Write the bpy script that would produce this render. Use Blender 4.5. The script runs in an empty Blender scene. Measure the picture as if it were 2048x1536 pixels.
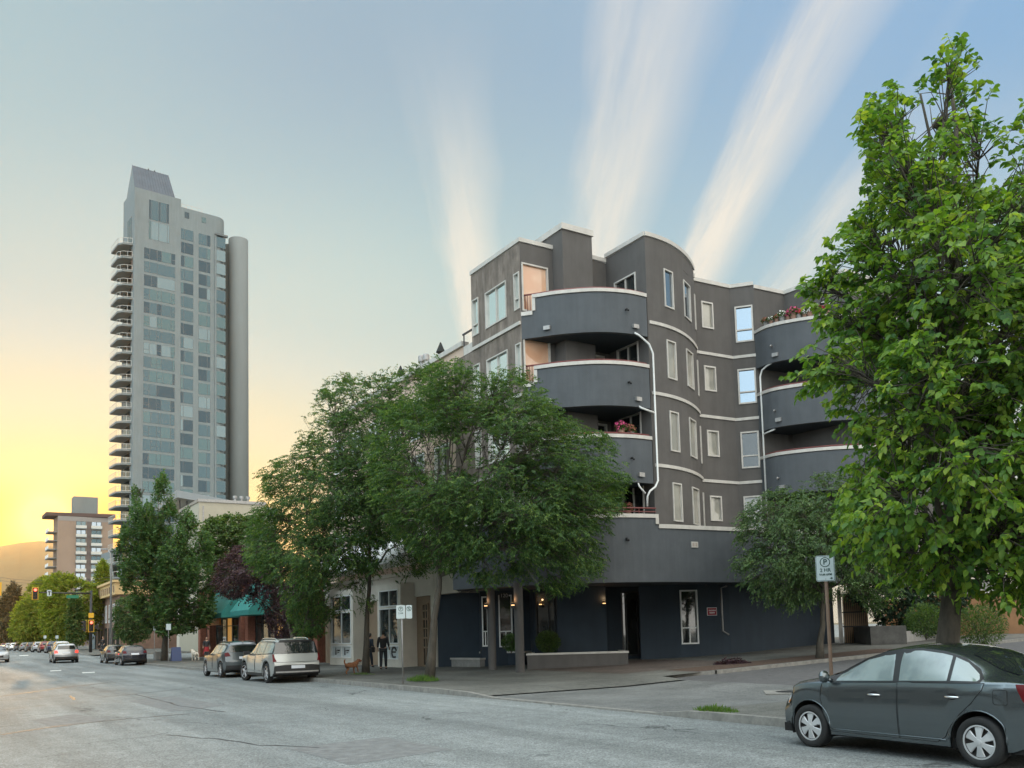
import bpy, bmesh, math, random
import numpy as np
from mathutils import Vector, Matrix
R_ = math.radians
SC = bpy.context.scene
COL = SC.collection
rng = random.Random(7)

# ------------------------------------------------------------------ camera
FPX, CXP, CYP = 1800.0, 1024.0, 1115.0          # focal length and principal point, in pixels of a 2048 x 1536 picture
PITCH, ROLL, CAMH = 0.0815, 0.0265, 1.77
_f = Vector((0, math.cos(PITCH), math.sin(PITCH)))
_r0 = Vector((1, 0, 0)); _u0 = Vector((0, -math.sin(PITCH), math.cos(PITCH)))
_up = _u0*math.cos(ROLL) + _r0*math.sin(ROLL)
_ri = _r0*math.cos(ROLL) - _u0*math.sin(ROLL)
CAMP = Vector((0, 0, CAMH))
cd = bpy.data.cameras.new('camera'); cam = bpy.data.objects.new('camera', cd); COL.objects.link(cam)
cd.sensor_fit = 'HORIZONTAL'; cd.sensor_width = 36.0; cd.lens = FPX/2048*36
cd.shift_y = (CYP-768)/2048; cd.clip_start = 0.1; cd.clip_end = 20000
m = Matrix((_ri, _up, -_f)).transposed().to_4x4(); m.translation = CAMP
cam.matrix_world = m
SC.camera = cam
SC.view_settings.view_transform = 'Standard'; SC.view_settings.look = 'None'
SC.view_settings.exposure = 0.0; SC.view_settings.gamma = 1.0
SC.render.resolution_x = 1024; SC.render.resolution_y = 768
SC.cycles.max_bounces = 6; SC.cycles.diffuse_bounces = 3; SC.cycles.glossy_bounces = 3
SC.cycles.transmission_bounces = 4; SC.cycles.transparent_max_bounces = 8

def lin(r, g, b):
    """sRGB 0-255 -> linear"""
    o = []
    for c in (r, g, b):
        c /= 255.0
        o.append(c/12.92 if c <= .04045 else ((c+.055)/1.055)**2.4)
    return tuple(o)

# ------------------------------------------------------------------ sun and sky
SUN_AZ, SUN_EL = R_(-27.5), R_(7.0)              # measured from +Y towards +X
SUND = Vector((math.sin(SUN_AZ)*math.cos(SUN_EL), math.cos(SUN_AZ)*math.cos(SUN_EL), math.sin(SUN_EL)))
sl = bpy.data.lights.new('sun', 'SUN'); sun = bpy.data.objects.new('sun', sl); COL.objects.link(sun)
sl.energy = 3.2; sl.angle = R_(0.5); sl.color = (1.0, 0.62, 0.28)
sun.rotation_euler = (-SUND).to_track_quat('-Z', 'Y').to_euler()
sun.location = (-60, 100, 60)

W = bpy.data.worlds.new("World"); SC.world = W; W.use_nodes = True
def build_sky():
    nt = W.node_tree; N = nt.nodes; L = nt.links
    for n in list(N): N.remove(n)
    def new(t, **k):
        n = N.new(t)
        for a, b in k.items(): setattr(n, a, b)
        return n
    def sock(x, i):
        if isinstance(x, (int, float)): i.default_value = x
        elif isinstance(x, tuple): i.default_value = x if len(x) == len(i.default_value) else (*x, 1)
        else: L.new(x, i)
    def M(op, a, b=0.0, c=0.0, clamp=False):
        n = new('ShaderNodeMath', operation=op, use_clamp=clamp)
        for i, v in enumerate((a, b, c)): sock(v, n.inputs[i])
        return n.outputs[0]
    def mix(f, a, b, blend='MIX'):
        n = new('ShaderNodeMix', data_type='RGBA', blend_type=blend)
        sock(f, n.inputs[0]); sock(a, n.inputs[6]); sock(b, n.inputs[7]); return n.outputs[2]
    def ramp(f, stops, mode='EASE'):
        n = new('ShaderNodeValToRGB'); n.color_ramp.interpolation = mode
        e = n.color_ramp.elements
        while len(e) < len(stops): e.new(.5)
        for q, (p, c) in zip(e, stops):
            q.position = p; q.color = (c, c, c, 1) if isinstance(c, (int, float)) else (*c, 1)
        sock(f, n.inputs[0]); return n.outputs[0]
    tc = new('ShaderNodeTexCoord'); d = tc.outputs['Generated']
    sx = new('ShaderNodeSeparateXYZ'); L.new(d, sx.inputs[0])
    X, Y, Z = sx.outputs
    el = M('ARCSINE', Z)                                     # elevation
    sky = new('ShaderNodeTexSky', sky_type='NISHITA', sun_disc=False)
    sky.sun_elevation = SUN_EL; sky.sun_rotation = SUN_AZ; sky.air_density = 1.0; sky.dust_density = 1.5; sky.ozone_density = 1.5
    ns = new('ShaderNodeVectorMath', operation='SCALE'); L.new(sky.outputs[0], ns.inputs[0]); ns.inputs[3].default_value = SKY_NISHITA
    # colour by elevation on the clear side
    e = M('DIVIDE', el, R_(45.0), clamp=True)
    base = ramp(e, [(0.0, lin(226, 230, 216)), (.22, lin(200, 220, 216)), (.45, lin(172, 207, 213)), (.78, lin(146, 178, 201)), (1.0, lin(148, 174, 206))], 'EASE')
    # warm side around the sun
    dt = new('ShaderNodeVectorMath', operation='DOT_PRODUCT'); L.new(d, dt.inputs[0]); dt.inputs[1].default_value = SUND
    ang = M('ARCCOSINE', M('MINIMUM', dt.outputs['Value'], .99999))
    # glow lies wide along the horizon: weigh angle by azimuth and elevation
    az = M('ARCTAN2', X, Y)
    da = M('SUBTRACT', az, SUN_AZ)
    daw = M('MULTIPLY', da, .62); del_ = M('MULTIPLY', M('SUBTRACT', el, SUN_EL-.05), 1.6)
    gd = M('SQRT', M('ADD', M('MULTIPLY', daw, daw), M('MULTIPLY', del_, del_)))
    gw = ramp(M('DIVIDE', gd, .70, clamp=True), [(0, 1), (.14, .95), (.36, .60), (.66, .20), (1, 0)])
    warm = ramp(M('DIVIDE', gd, .40, clamp=True), [(0, (1.4, .48, .0)), (.22, (1.2, .60, .03)), (.42, (.95, .73, .30)), (.7, (.74, .75, .50)), (1, (.70, .77, .69))])
    rb = ramp(M('ADD', M('MULTIPLY', az, .55), .5), [(.40, 0), (.82, 1)]); rb = M('MULTIPLY', rb, ramp(e, [(.2, .2), (.75, .85)]))
    base = mix(rb, base, lin(126, 176, 222))
    lb = ramp(M('ADD', M('MULTIPLY', az, .55), .5), [(.18, 1), (.42, 0)]); base = mix(M('MULTIPLY', lb, .7), base, lin(160, 196, 206))
    c = mix(gw, base, warm)
    # streaks of cirrus lying in one direction on a level sheet
    zz = M('MAXIMUM', Z, .02)
    q = M('DIVIDE', X, zz); r = M('DIVIDE', Y, zz)
    cv = new('ShaderNodeCombineXYZ'); L.new(M('MULTIPLY', q, 12.0), cv.inputs[0]); L.new(M('MULTIPLY', r, 1.1), cv.inputs[1]); 
    n1 = new('ShaderNodeTexNoise'); n1.inputs['Scale'].default_value = 1.0; n1.inputs['Detail'].default_value = 8; n1.inputs['Roughness'].default_value = .6
    L.new(cv.outputs[0], n1.inputs['Vector'])
    cv2 = new('ShaderNodeCombineXYZ'); L.new(M('MULTIPLY', q, 1.6), cv2.inputs[0]); L.new(M('MULTIPLY', r, .7), cv2.inputs[1]); cv2.inputs[2].default_value = 4.3
    n2 = new('ShaderNodeTexNoise'); n2.inputs['Scale'].default_value = 1.0; n2.inputs['Detail'].default_value = 4
    L.new(cv2.outputs[0], n2.inputs['Vector'])
    qd = M('ADD', M('ADD', q, .02), M('ADD', M('MULTIPLY', M('SUBTRACT', n1.outputs[0], .5), .09), M('MULTIPLY', M('SUBTRACT', n2.outputs[0], .5), .16)))
    qm = M('DIVIDE', M('ADD', qd, .4), 1.6, clamp=True)
    def P(v): return (v+.4)/1.6
    st = ramp(qm, [(P(-.15), 0), (P(-.09), .75), (P(-.04), .75), (P(.02), .02), (P(.17), .05), (P(.25), .85), (P(.33), .75), (P(.42), .03), (P(.49), .05), (P(.545), 1.0), (P(.60), .95), (P(.68), .04), (P(.76), .05), (P(.83), .8), (P(.92), .3), (P(1.1), .2)], 'LINEAR')
    fade = ramp(e, [(0.0, .35), (.15, .85), (.5, .9), (.72, .75), (.9, .6)])
    # the left streak fades out towards the top of the picture
    lf = M('MULTIPLY', M('SUBTRACT', .15, qd, clamp=True), 9.0, clamp=True)
    topf = ramp(e, [(.50, 0), (.84, 1)])
    fade = M('MULTIPLY', fade, M('SUBTRACT', 1.0, M('MULTIPLY', lf, topf)))
    rf = M('MULTIPLY', M('SUBTRACT', qd, .70, clamp=True), 9.0, clamp=True)
    fade = M('MULTIPLY', fade, M('SUBTRACT', 1.0, M('MULTIPLY', rf, ramp(e, [(.50, 0), (.68, 1)]))))
    wis = ramp(n1.outputs[0], [(.30, .45), (.60, 1.0)], 'LINEAR')
    dens = M('MULTIPLY', M('MULTIPLY', st, fade), wis, clamp=True)
    front = ramp(M('ADD', M('MULTIPLY', Y, .5), .5), [(.5, 0), (.62, 1)])
    dens = M('MULTIPLY', dens, front)
    cc = ramp(e, [(0, lin(255, 248, 228)), (.45, lin(250, 242, 228)), (1, lin(226, 226, 226))])
    c = mix(dens, c, cc)
    # low pale band near the horizon straight ahead
    # sky brightened as added fill overhead and behind the camera (out of the picture)
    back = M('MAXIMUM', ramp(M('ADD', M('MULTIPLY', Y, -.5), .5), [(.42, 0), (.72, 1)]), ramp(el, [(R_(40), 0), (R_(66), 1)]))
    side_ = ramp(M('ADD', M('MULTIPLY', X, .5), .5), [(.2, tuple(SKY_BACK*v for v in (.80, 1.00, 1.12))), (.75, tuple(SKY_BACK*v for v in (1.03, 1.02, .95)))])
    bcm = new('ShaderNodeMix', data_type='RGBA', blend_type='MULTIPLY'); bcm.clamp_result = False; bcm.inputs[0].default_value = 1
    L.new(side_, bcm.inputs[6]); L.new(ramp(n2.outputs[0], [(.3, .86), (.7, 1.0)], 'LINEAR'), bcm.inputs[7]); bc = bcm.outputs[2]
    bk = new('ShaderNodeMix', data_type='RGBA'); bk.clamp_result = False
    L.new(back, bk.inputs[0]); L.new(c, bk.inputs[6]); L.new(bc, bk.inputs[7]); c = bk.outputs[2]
    # the bright air right round the sun
    gl = M('MULTIPLY', M('EXPONENT', M('MULTIPLY', ang, -62.0)), 3.2)
    c2 = mix(1.0, c, mix(gl, (0, 0, 0), (1.0, .78, .36)), 'ADD')
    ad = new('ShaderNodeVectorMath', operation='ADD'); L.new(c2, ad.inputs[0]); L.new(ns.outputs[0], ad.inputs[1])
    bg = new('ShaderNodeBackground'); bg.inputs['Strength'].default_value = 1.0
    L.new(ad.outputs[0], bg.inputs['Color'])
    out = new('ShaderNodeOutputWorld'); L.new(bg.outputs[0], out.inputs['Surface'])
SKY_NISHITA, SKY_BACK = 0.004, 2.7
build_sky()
W.cycles.sampling_method = 'MANUAL'; W.cycles.sample_map_resolution = 512

# ------------------------------------------------------------------ street frame and picture geometry
ST_A = R_(-32.2)
U = Vector((math.sin(ST_A), math.cos(ST_A), 0)); V = Vector((math.cos(ST_A), -math.sin(ST_A), 0))   # along / across the street
def st(s, t, z=0.0): return U*s + V*t + Vector((0, 0, z))
def to_st(p): return p.x*U.x+p.y*U.y, p.x*V.x+p.y*V.y
def ray(px, py): return _f + _ri*((px-CXP)/FPX) - _up*((py-CYP)/FPX)
def at(px, py, Y):
    d = ray(px, py); return CAMP + d*(Y/d.y)
def gnd(px, py, z=0.0):
    d = ray(px, py); return CAMP + d*((z-CAMH)/d.z)
def pix(p):
    q = Vector(p)-CAMP; w = q.dot(_f); return CXP+FPX*q.dot(_ri)/w, CYP-FPX*q.dot(_up)/w
def on_t(px, py, t):
    """point of the vertical plane at street offset t"""
    d = ray(px, py); k = (t - CAMP.dot(V))/d.dot(V); return CAMP + d*k
def Fs(px, py, t):
    p = on_t(px, py, t); return p.dot(U), p.z
def on_line(a, b, px, py=1240.0):
    """plan point where the line a-b is seen at picture point px, py"""
    d = ray(px, py); n = Vector((d.y, -d.x)); a2 = Vector((a[0], a[1])); b2 = Vector((b[0], b[1])) - a2
    k = -a2.dot(n)/b2.dot(n); return a2 + b2*k
def zat(px, py, xy):
    """height seen at picture row py above plan point xy"""
    d = ray(px, py); k = math.hypot(xy[0], xy[1])/math.hypot(d.x, d.y); return CAMH + d.z*k
def sstep(a, b, x):
    x = max(0., min(1., (x-a)/(b-a))); return x*x*(3-2*x)
def gz(s, t):
    """height of the carriageway"""
    z = .62*sstep(62, 125, s)
    z += .030*max(0., t-17.)*(1-sstep(30, 60, s))
    return z

# ------------------------------------------------------------------ materials
def mat(name, col, rough=.7, metal=0., var=0., scale=2., bump=0., bscale=40., coat=0., spec=.5, alt=None, stretch=None, emit=None, estr=0., streak=0.):
    m = bpy.data.materials.new(name); m.use_nodes = True
    nt = m.node_tree; N = nt.nodes; L = nt.links; b = N['Principled BSDF']
    b.inputs['Base Color'].default_value = (*col, 1); b.inputs['Roughness'].default_value = rough
    b.inputs['Metallic'].default_value = metal; b.inputs['Coat Weight'].default_value = coat; b.inputs['Coat Roughness'].default_value = .03
    b.inputs['Specular IOR Level'].default_value = spec
    if emit: b.inputs['Emission Color'].default_value = (*emit, 1); b.inputs['Emission Strength'].default_value = estr
    if var or bump:
        g = N.new('ShaderNodeNewGeometry'); src = g.outputs['Position']
        if stretch:
            mp = N.new('ShaderNodeMapping'); mp.inputs['Scale'].default_value = stretch; L.new(src, mp.inputs[0]); src = mp.outputs[0]
    if var:
        n = N.new('ShaderNodeTexNoise'); n.inputs['Scale'].default_value = scale; n.inputs['Detail'].default_value = 8; n.inputs['Roughness'].default_value = .65
        L.new(src, n.inputs['Vector'])
        rp = N.new('ShaderNodeValToRGB'); rp.color_ramp.elements[0].position = .3; rp.color_ramp.elements[1].position = .7
        a = alt or tuple(c*(1-var) for c in col); c2 = tuple(min(1, c*(1+var)) for c in col)
        rp.color_ramp.elements[0].color = (*a, 1); rp.color_ramp.elements[1].color = (*c2, 1)
        L.new(n.outputs[0], rp.inputs[0]); cout = rp.outputs[0]
        if streak:
            mp2 = N.new('ShaderNodeMapping'); mp2.inputs['Scale'].default_value = (1, 1, .09); L.new(g.outputs['Position'], mp2.inputs[0])
            n3 = N.new('ShaderNodeTexNoise'); n3.inputs['Scale'].default_value = 3.2; n3.inputs['Detail'].default_value = 7; n3.inputs['Roughness'].default_value = .7; L.new(mp2.outputs[0], n3.inputs['Vector'])
            r3 = N.new('ShaderNodeValToRGB'); r3.color_ramp.elements[0].position = .36; r3.color_ramp.elements[1].position = .62
            v0, v1 = 1-streak, 1+streak*.5; r3.color_ramp.elements[0].color = (v0, v0, v0, 1); r3.color_ramp.elements[1].color = (v1, v1, v1, 1); L.new(n3.outputs[0], r3.inputs[0])
            mx = N.new('ShaderNodeMix'); mx.data_type = 'RGBA'; mx.blend_type = 'MULTIPLY'; mx.inputs[0].default_value = 1; mx.clamp_result = False; L.new(cout, mx.inputs[6]); L.new(r3.outputs[0], mx.inputs[7]); cout = mx.outputs[2]
        L.new(cout, b.inputs['Base Color'])
    if bump:
        n = N.new('ShaderNodeTexNoise'); n.inputs['Scale'].default_value = bscale; n.inputs['Detail'].default_value = 4
        L.new(src, n.inputs['Vector'])
        bp = N.new('ShaderNodeBump'); bp.inputs['Strength'].default_value = bump; bp.inputs['Distance'].default_value = .02
        L.new(n.outputs[0], bp.inputs['Height']); L.new(bp.outputs[0], b.inputs['Normal'])
    return m

# ------------------------------------------------------------------ mesh builder
class MB:
    def __init__(s): s.v = []; s.f = []; s.m = []
    def add(s, vs, fs, mi=0):
        o = len(s.v); s.v += [tuple(p) for p in vs]
        for f in fs: s.f.append(tuple(i+o for i in f)); s.m.append(mi)
        return s
    def poly(s, pts, mi=0): return s.add(pts, [tuple(range(len(pts)))], mi)
    def box(s, lo, hi, mi=0):
        x0, y0, z0 = lo; x1, y1, z1 = hi
        return s.add([(x0,y0,z0),(x1,y0,z0),(x1,y1,z0),(x0,y1,z0),(x0,y0,z1),(x1,y0,z1),(x1,y1,z1),(x0,y1,z1)],
              [(3,2,1,0),(4,5,6,7),(0,1,5,4),(1,2,6,5),(2,3,7,6),(3,0,4,7)], mi)
    def obox(s, c, ax, ay, az, mi=0):
        """box about c with half-axis vectors"""
        c = Vector(c); ax, ay, az = Vector(ax), Vector(ay), Vector(az)
        P = [c+ax*i+ay*j+az*k for k in (-1,1) for (i,j) in ((-1,-1),(1,-1),(1,1),(-1,1))]
        return s.add(P, [(3,2,1,0),(4,5,6,7),(0,1,5,4),(1,2,6,5),(2,3,7,6),(3,0,4,7)], mi)
    def bar(s, a, b, w, h=None, mi=0, up=(0,0,1)):
        a, b = Vector(a), Vector(b); h = h or w; d = b-a; L = d.length
        if L < 1e-6: return s
        d /= L; up = Vector(up)
        sd = d.cross(up)
        if sd.length < 1e-4: sd = d.cross(Vector((1,0,0)))
        sd.normalize(); u = sd.cross(d)
        return s.obox((a+b)/2, d*(L/2), sd*(w/2), u*(h/2), mi)
    def prism(s, poly, z0, z1, mi=0, cap=None):
        n = len(poly); ar = sum(poly[i][0]*poly[(i+1)%n][1]-poly[(i+1)%n][0]*poly[i][1] for i in range(n))
        if ar < 0: poly = poly[::-1]
        z0f = z0 if callable(z0) else (lambda p: z0); z1f = z1 if callable(z1) else (lambda p: z1)
        vs = [(p[0],p[1],z0f(p)) for p in poly]+[(p[0],p[1],z1f(p)) for p in poly]
        s.add(vs, [(i,(i+1)%n,n+(i+1)%n,n+i) for i in range(n)], mi)
        s.add(vs[n:], [tuple(range(n))], mi if cap is None else cap); s.add(vs[:n], [tuple(range(n))[::-1]], mi)
        return s
    def strip(s, path, z0, z1, th, mi=0, capw=0):
        """solid wall following a plan path, thickness th to the LEFT of the path direction"""
        P = [Vector((p[0],p[1])) for p in path]; n = len(P); O = []
        for i in range(n):
            a = P[max(0,i-1)]; b = P[min(n-1,i+1)]
            d1 = (P[i]-a).normalized() if i else (b-P[i]).normalized(); d2 = (b-P[i]).normalized() if i < n-1 else d1
            nn = Vector((-(d1+d2).y, (d1+d2).x)).normalized(); k = max(.35, nn.dot(Vector((-d1.y, d1.x))))
            O.append(P[i]+nn*th/k)
        z0f = z0 if callable(z0) else (lambda i: z0); z1f = z1 if callable(z1) else (lambda i: z1)
        vs = []
        for i in range(n):
            vs += [(*P[i],z0f(i)),(*P[i],z1f(i)),(*O[i],z1f(i)),(*O[i],z0f(i))]
        fs = []
        for i in range(n-1):
            a, b = 4*i, 4*i+4
            fs += [(a,b,b+1,a+1),(a+1,b+1,b+2,a+2),(a+2,b+2,b+3,a+3),(a+3,b+3,b,a)]
        fs += [(0,1,2,3),(4*n-1,4*n-2,4*n-3,4*n-4)]
        return s.add(vs, fs, mi)
    def tube(s, pts, r, n=8, mi=0, cap=True):
        pts = [Vector(p) for p in pts]; k = len(pts); rr = r if isinstance(r, (list, tuple)) else [r]*k
        o = len(s.v); prev = None
        for i in range(k):
            d = (pts[min(k-1,i+1)]-pts[max(0,i-1)])
            d = d.normalized() if d.length > 1e-9 else Vector((0,0,1))
            if prev is None:
                a = d.cross(Vector((0,0,1)))
                if a.length < 1e-3: a = d.cross(Vector((0,1,0)))
            else: a = prev - d*prev.dot(d)
            a.normalize(); prev = a; b = d.cross(a)
            for j in range(n):
                t = 2*math.pi*j/n; s.v.append(tuple(pts[i]+(a*math.cos(t)+b*math.sin(t))*rr[i]))
        for i in range(k-1):
            for j in range(n):
                s.f.append((o+i*n+j, o+i*n+(j+1)%n, o+(i+1)*n+(j+1)%n, o+(i+1)*n+j)); s.m.append(mi)
        if cap:
            s.f.append(tuple(o+j for j in range(n))[::-1]); s.m.append(mi)
            s.f.append(tuple(o+(k-1)*n+j for j in range(n))); s.m.append(mi)
        return s
    def lathe(s, prof, c=(0,0,0), axis=(0,0,1), n=24, mi=0):
        """prof: (radius, height along axis)"""
        ax = Vector(axis).normalized(); a = ax.orthogonal().normalized(); b = ax.cross(a); c = Vector(c); o = len(s.v)
        for r, h in prof:
            for j in range(n):
                t = 2*math.pi*j/n; s.v.append(tuple(c+ax*h+(a*math.cos(t)+b*math.sin(t))*r))
        for i in range(len(prof)-1):
            for j in range(n):
                s.f.append((o+i*n+j, o+i*n+(j+1)%n, o+(i+1)*n+(j+1)%n, o+(i+1)*n+j)); s.m.append(mi)
        return s
    def islands(s):
        par = list(range(len(s.v)))
        def find(i):
            while par[i] != i: par[i] = par[par[i]]; i = par[i]
            return i
        for f in s.f:
            r = find(f[0])
            for i in f[1:]: par[find(i)] = r
        out = {}
        for f, m in zip(s.f, s.m):
            b, mp = out.setdefault(find(f[0]), (MB(), {})); q = []
            for i in f:
                if i not in mp: mp[i] = len(b.v); b.v.append(s.v[i])
                q.append(mp[i])
            b.f.append(tuple(q)); b.m.append(m)
        return [b for b, _ in out.values()]
    def build_each(s, name, mats, parent=None, **k):
        """every separate piece as a part of its own"""
        return [b.build(name, mats, parent, **k) for b in s.islands()]
    def build(s, name, mats, parent=None, smooth=False, org=None, auto=None):
        me = bpy.data.meshes.new(name)
        o = org if org is not None else (ORG if parent is not None else None)
        vs = s.v if o is None else [(x-o[0], y-o[1], z-o[2]) for x, y, z in s.v]
        me.from_pydata(vs, [], s.f)
        for mm in (mats if isinstance(mats, (list, tuple)) else [mats]): me.materials.append(mm)
        me.polygons.foreach_set('material_index', s.m)
        if smooth: me.polygons.foreach_set('use_smooth', [True]*len(me.polygons))
        me.update()
        if auto:
            try: me.set_sharp_from_angle(angle=R_(auto))
            except Exception: pass
        ob = bpy.data.objects.new(name, me); COL.objects.link(ob)
        if parent is not None: ob.parent = parent
        return ob
ORG = Vector((0, 0, 0))
def tag(o, label=None, cat=None, group=None, kind=None):
    for k, v in (('label', label), ('category', cat), ('group', group), ('kind', kind)):
        if v: o[k] = v
    return o
def thing(name, loc, label, cat, group=None, rz=0):
    global ORG
    o = bpy.data.objects.new(name, None); COL.objects.link(o); o.location = loc; o.rotation_euler.z = rz; o.empty_display_size = .3
    ORG = Vector(loc) if rz == 0 else Vector((0, 0, 0))
    return tag(o, label, cat, group)
def struct(o): o['kind'] = 'structure'; return o
def copy_tree(o, parent=None):
    c = o.copy(); COL.objects.link(c); c.parent = parent
    for ch in list(o.children): copy_tree(ch, c)
    return c
def text_mesh(name, txt, size, loc, xdir, ydir, m, parent, org=None, depth=.002, align='CENTER', bold=False):
    """lettering as a mesh, lying in the plane of xdir, ydir with its middle at loc"""
    cu = bpy.data.curves.new(name, 'FONT'); cu.body = txt; cu.size = size; cu.align_x = align; cu.align_y = 'CENTER'; cu.extrude = depth
    if bold: cu.offset = size*.02
    ob = bpy.data.objects.new(name, cu); COL.objects.link(ob)
    dg = bpy.context.evaluated_depsgraph_get(); me = bpy.data.meshes.new_from_object(ob.evaluated_get(dg))
    bpy.data.objects.remove(ob); bpy.data.curves.remove(cu)
    x, y = Vector(xdir).normalized(), Vector(ydir).normalized(); z = x.cross(y)
    o = ORG if org is None else org
    for v in me.vertices: v.co = Vector(loc)+x*v.co.x+y*v.co.y+z*v.co.z-Vector(o)
    me.materials.clear(); me.materials.append(m)
    ob = bpy.data.objects.new(name, me); COL.objects.link(ob); ob.parent = parent
    return ob
def wall_holes(mb, a, b, z0, z1, holes, depth=.12, mi=0, rmi=None):
    """upright wall from plan point a to b (outside on the RIGHT of a->b), with rectangular holes (k0,k1,z0,z1) in metres along; reveals included"""
    a, b = Vector((a[0],a[1])), Vector((b[0],b[1])); d = (b-a); L = d.length; d /= L; nrm = Vector((d.y, -d.x))
    ks = sorted({0., L, *[min(L,max(0.,h[0])) for h in holes], *[min(L,max(0.,h[1])) for h in holes]}); zs = sorted({z0, z1, *[h[2] for h in holes], *[h[3] for h in holes]})
    P = lambda k, z, o=0.: (*(a+d*k-nrm*o), z)
    for i in range(len(ks)-1):
        for j in range(len(zs)-1):
            km, zm = (ks[i]+ks[i+1])/2, (zs[j]+zs[j+1])/2
            if ks[i+1]-ks[i] < 1e-6 or any(h[0] < km < h[1] and h[2] < zm < h[3] for h in holes): continue
            mb.poly([P(ks[i],zs[j]),P(ks[i+1],zs[j]),P(ks[i+1],zs[j+1]),P(ks[i],zs[j+1])], mi)
    r = mi if rmi is None else rmi
    for k0, k1, h0, h1 in holes:
        mb.poly([P(k0,h0),P(k1,h0),P(k1,h0,depth),P(k0,h0,depth)], r); mb.poly([P(k0,h1,depth),P(k1,h1,depth),P(k1,h1),P(k0,h1)], r)
        mb.poly([P(k0,h0),P(k0,h0,depth),P(k0,h1,depth),P(k0,h1)], r); mb.poly([P(k1,h0,depth),P(k1,h0),P(k1,h1),P(k1,h1,depth)], r)
def window(parent, a, b, k0, k1, z0, z1, glass, frame, fw=.05, set_=.07, proud=.03, vs=(), hs=(), name='window', blind=None, sill=False):
    """glass pane set back in a hole of wall a->b, with a frame ring and glazing bars (vs, hs are fractions)"""
    a, b = Vector((a[0],a[1])), Vector((b[0],b[1])); d = (b-a).normalized(); n = Vector((d.y, -d.x))
    D = Vector((*d, 0)); Nn = Vector((*n, 0)); Zv = Vector((0, 0, 1))
    P = lambda k, z, o=0.: Vector((*(a+d*k+n*o), z))
    g = MB(); g.poly([P(k0,z0,-set_),P(k1,z0,-set_),P(k1,z1,-set_),P(k0,z1,-set_)])
    w = g.build(name, glass, parent)
    f = MB(); th = (proud+set_)/2+.004; off = (proud-set_)/2+.004
    def bar(ka, kb, za, zb, t=th, o=off): f.obox(P((ka+kb)/2,(za+zb)/2,o), D*((kb-ka)/2), Nn*t, Zv*((zb-za)/2))
    bar(k0-.004, k0+fw, z0-.004, z1+.004); bar(k1-fw, k1+.004, z0-.004, z1+.004); bar(k0+fw, k1-fw, z0-.004, z0+fw); bar(k0+fw, k1-fw, z1-fw, z1+.004)
    for v in vs:
        kk = k0+(k1-k0)*v; bar(kk-fw*.42, kk+fw*.42, z0+fw, z1-fw, th*.6, off-th*.3)
    for h in hs:
        zz = z0+(z1-z0)*h; bar(k0+fw, k1-fw, zz-fw*.45, zz+fw*.45, th*.66, off-th*.24)
    if sill: f.obox(P((k0+k1)/2, z0-.02, .04), D*((k1-k0)/2+.04), Nn*.06, Zv*.018)
    fr = f.build('frame', frame, w)
    return w
# ------------------------------------------------------------------ shared materials
M_ = {}
M_['stucco'] = mat('stucco_grey', (.098, .090, .085), .92, streak=.08, var=.12, scale=1.1, bump=.35, bscale=55)
M_['stucco_band'] = mat('stucco_cool_grey', (.082, .090, .099), .92, streak=.08, var=.12, scale=1.1, bump=.35, bscale=55)
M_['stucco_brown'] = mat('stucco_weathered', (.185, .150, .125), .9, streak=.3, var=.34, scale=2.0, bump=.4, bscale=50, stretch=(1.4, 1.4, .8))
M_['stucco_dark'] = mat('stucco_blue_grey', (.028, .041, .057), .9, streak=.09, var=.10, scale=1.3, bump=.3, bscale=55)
M_['trim'] = mat('white_trim', (.50, .47, .43), .6, streak=.09, var=.10, scale=3.0)
M_['white'] = mat('white_paint', (.70, .70, .68), .5, var=.06, scale=4)
M_['dark_metal'] = mat('dark_metal', (.018, .018, .02), .45)
M_['red_rail'] = mat('red_rail_paint', (.15, .035, .032), .5)
M_['steel'] = mat('galvanised_steel', (.32, .31, .30), .5, metal=.6, var=.2, scale=6)
M_['bark'] = mat('bark', (.075, .064, .050), .95, var=.45, scale=7, bump=.9, bscale=22, stretch=(1, 1, .35))
M_['black'] = mat('black_plastic', (.012, .012, .013), .5)
M_['concrete'] = mat('concrete', (.27, .26, .245), .9, var=.22, scale=3.5, bump=.3, bscale=60)

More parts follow.
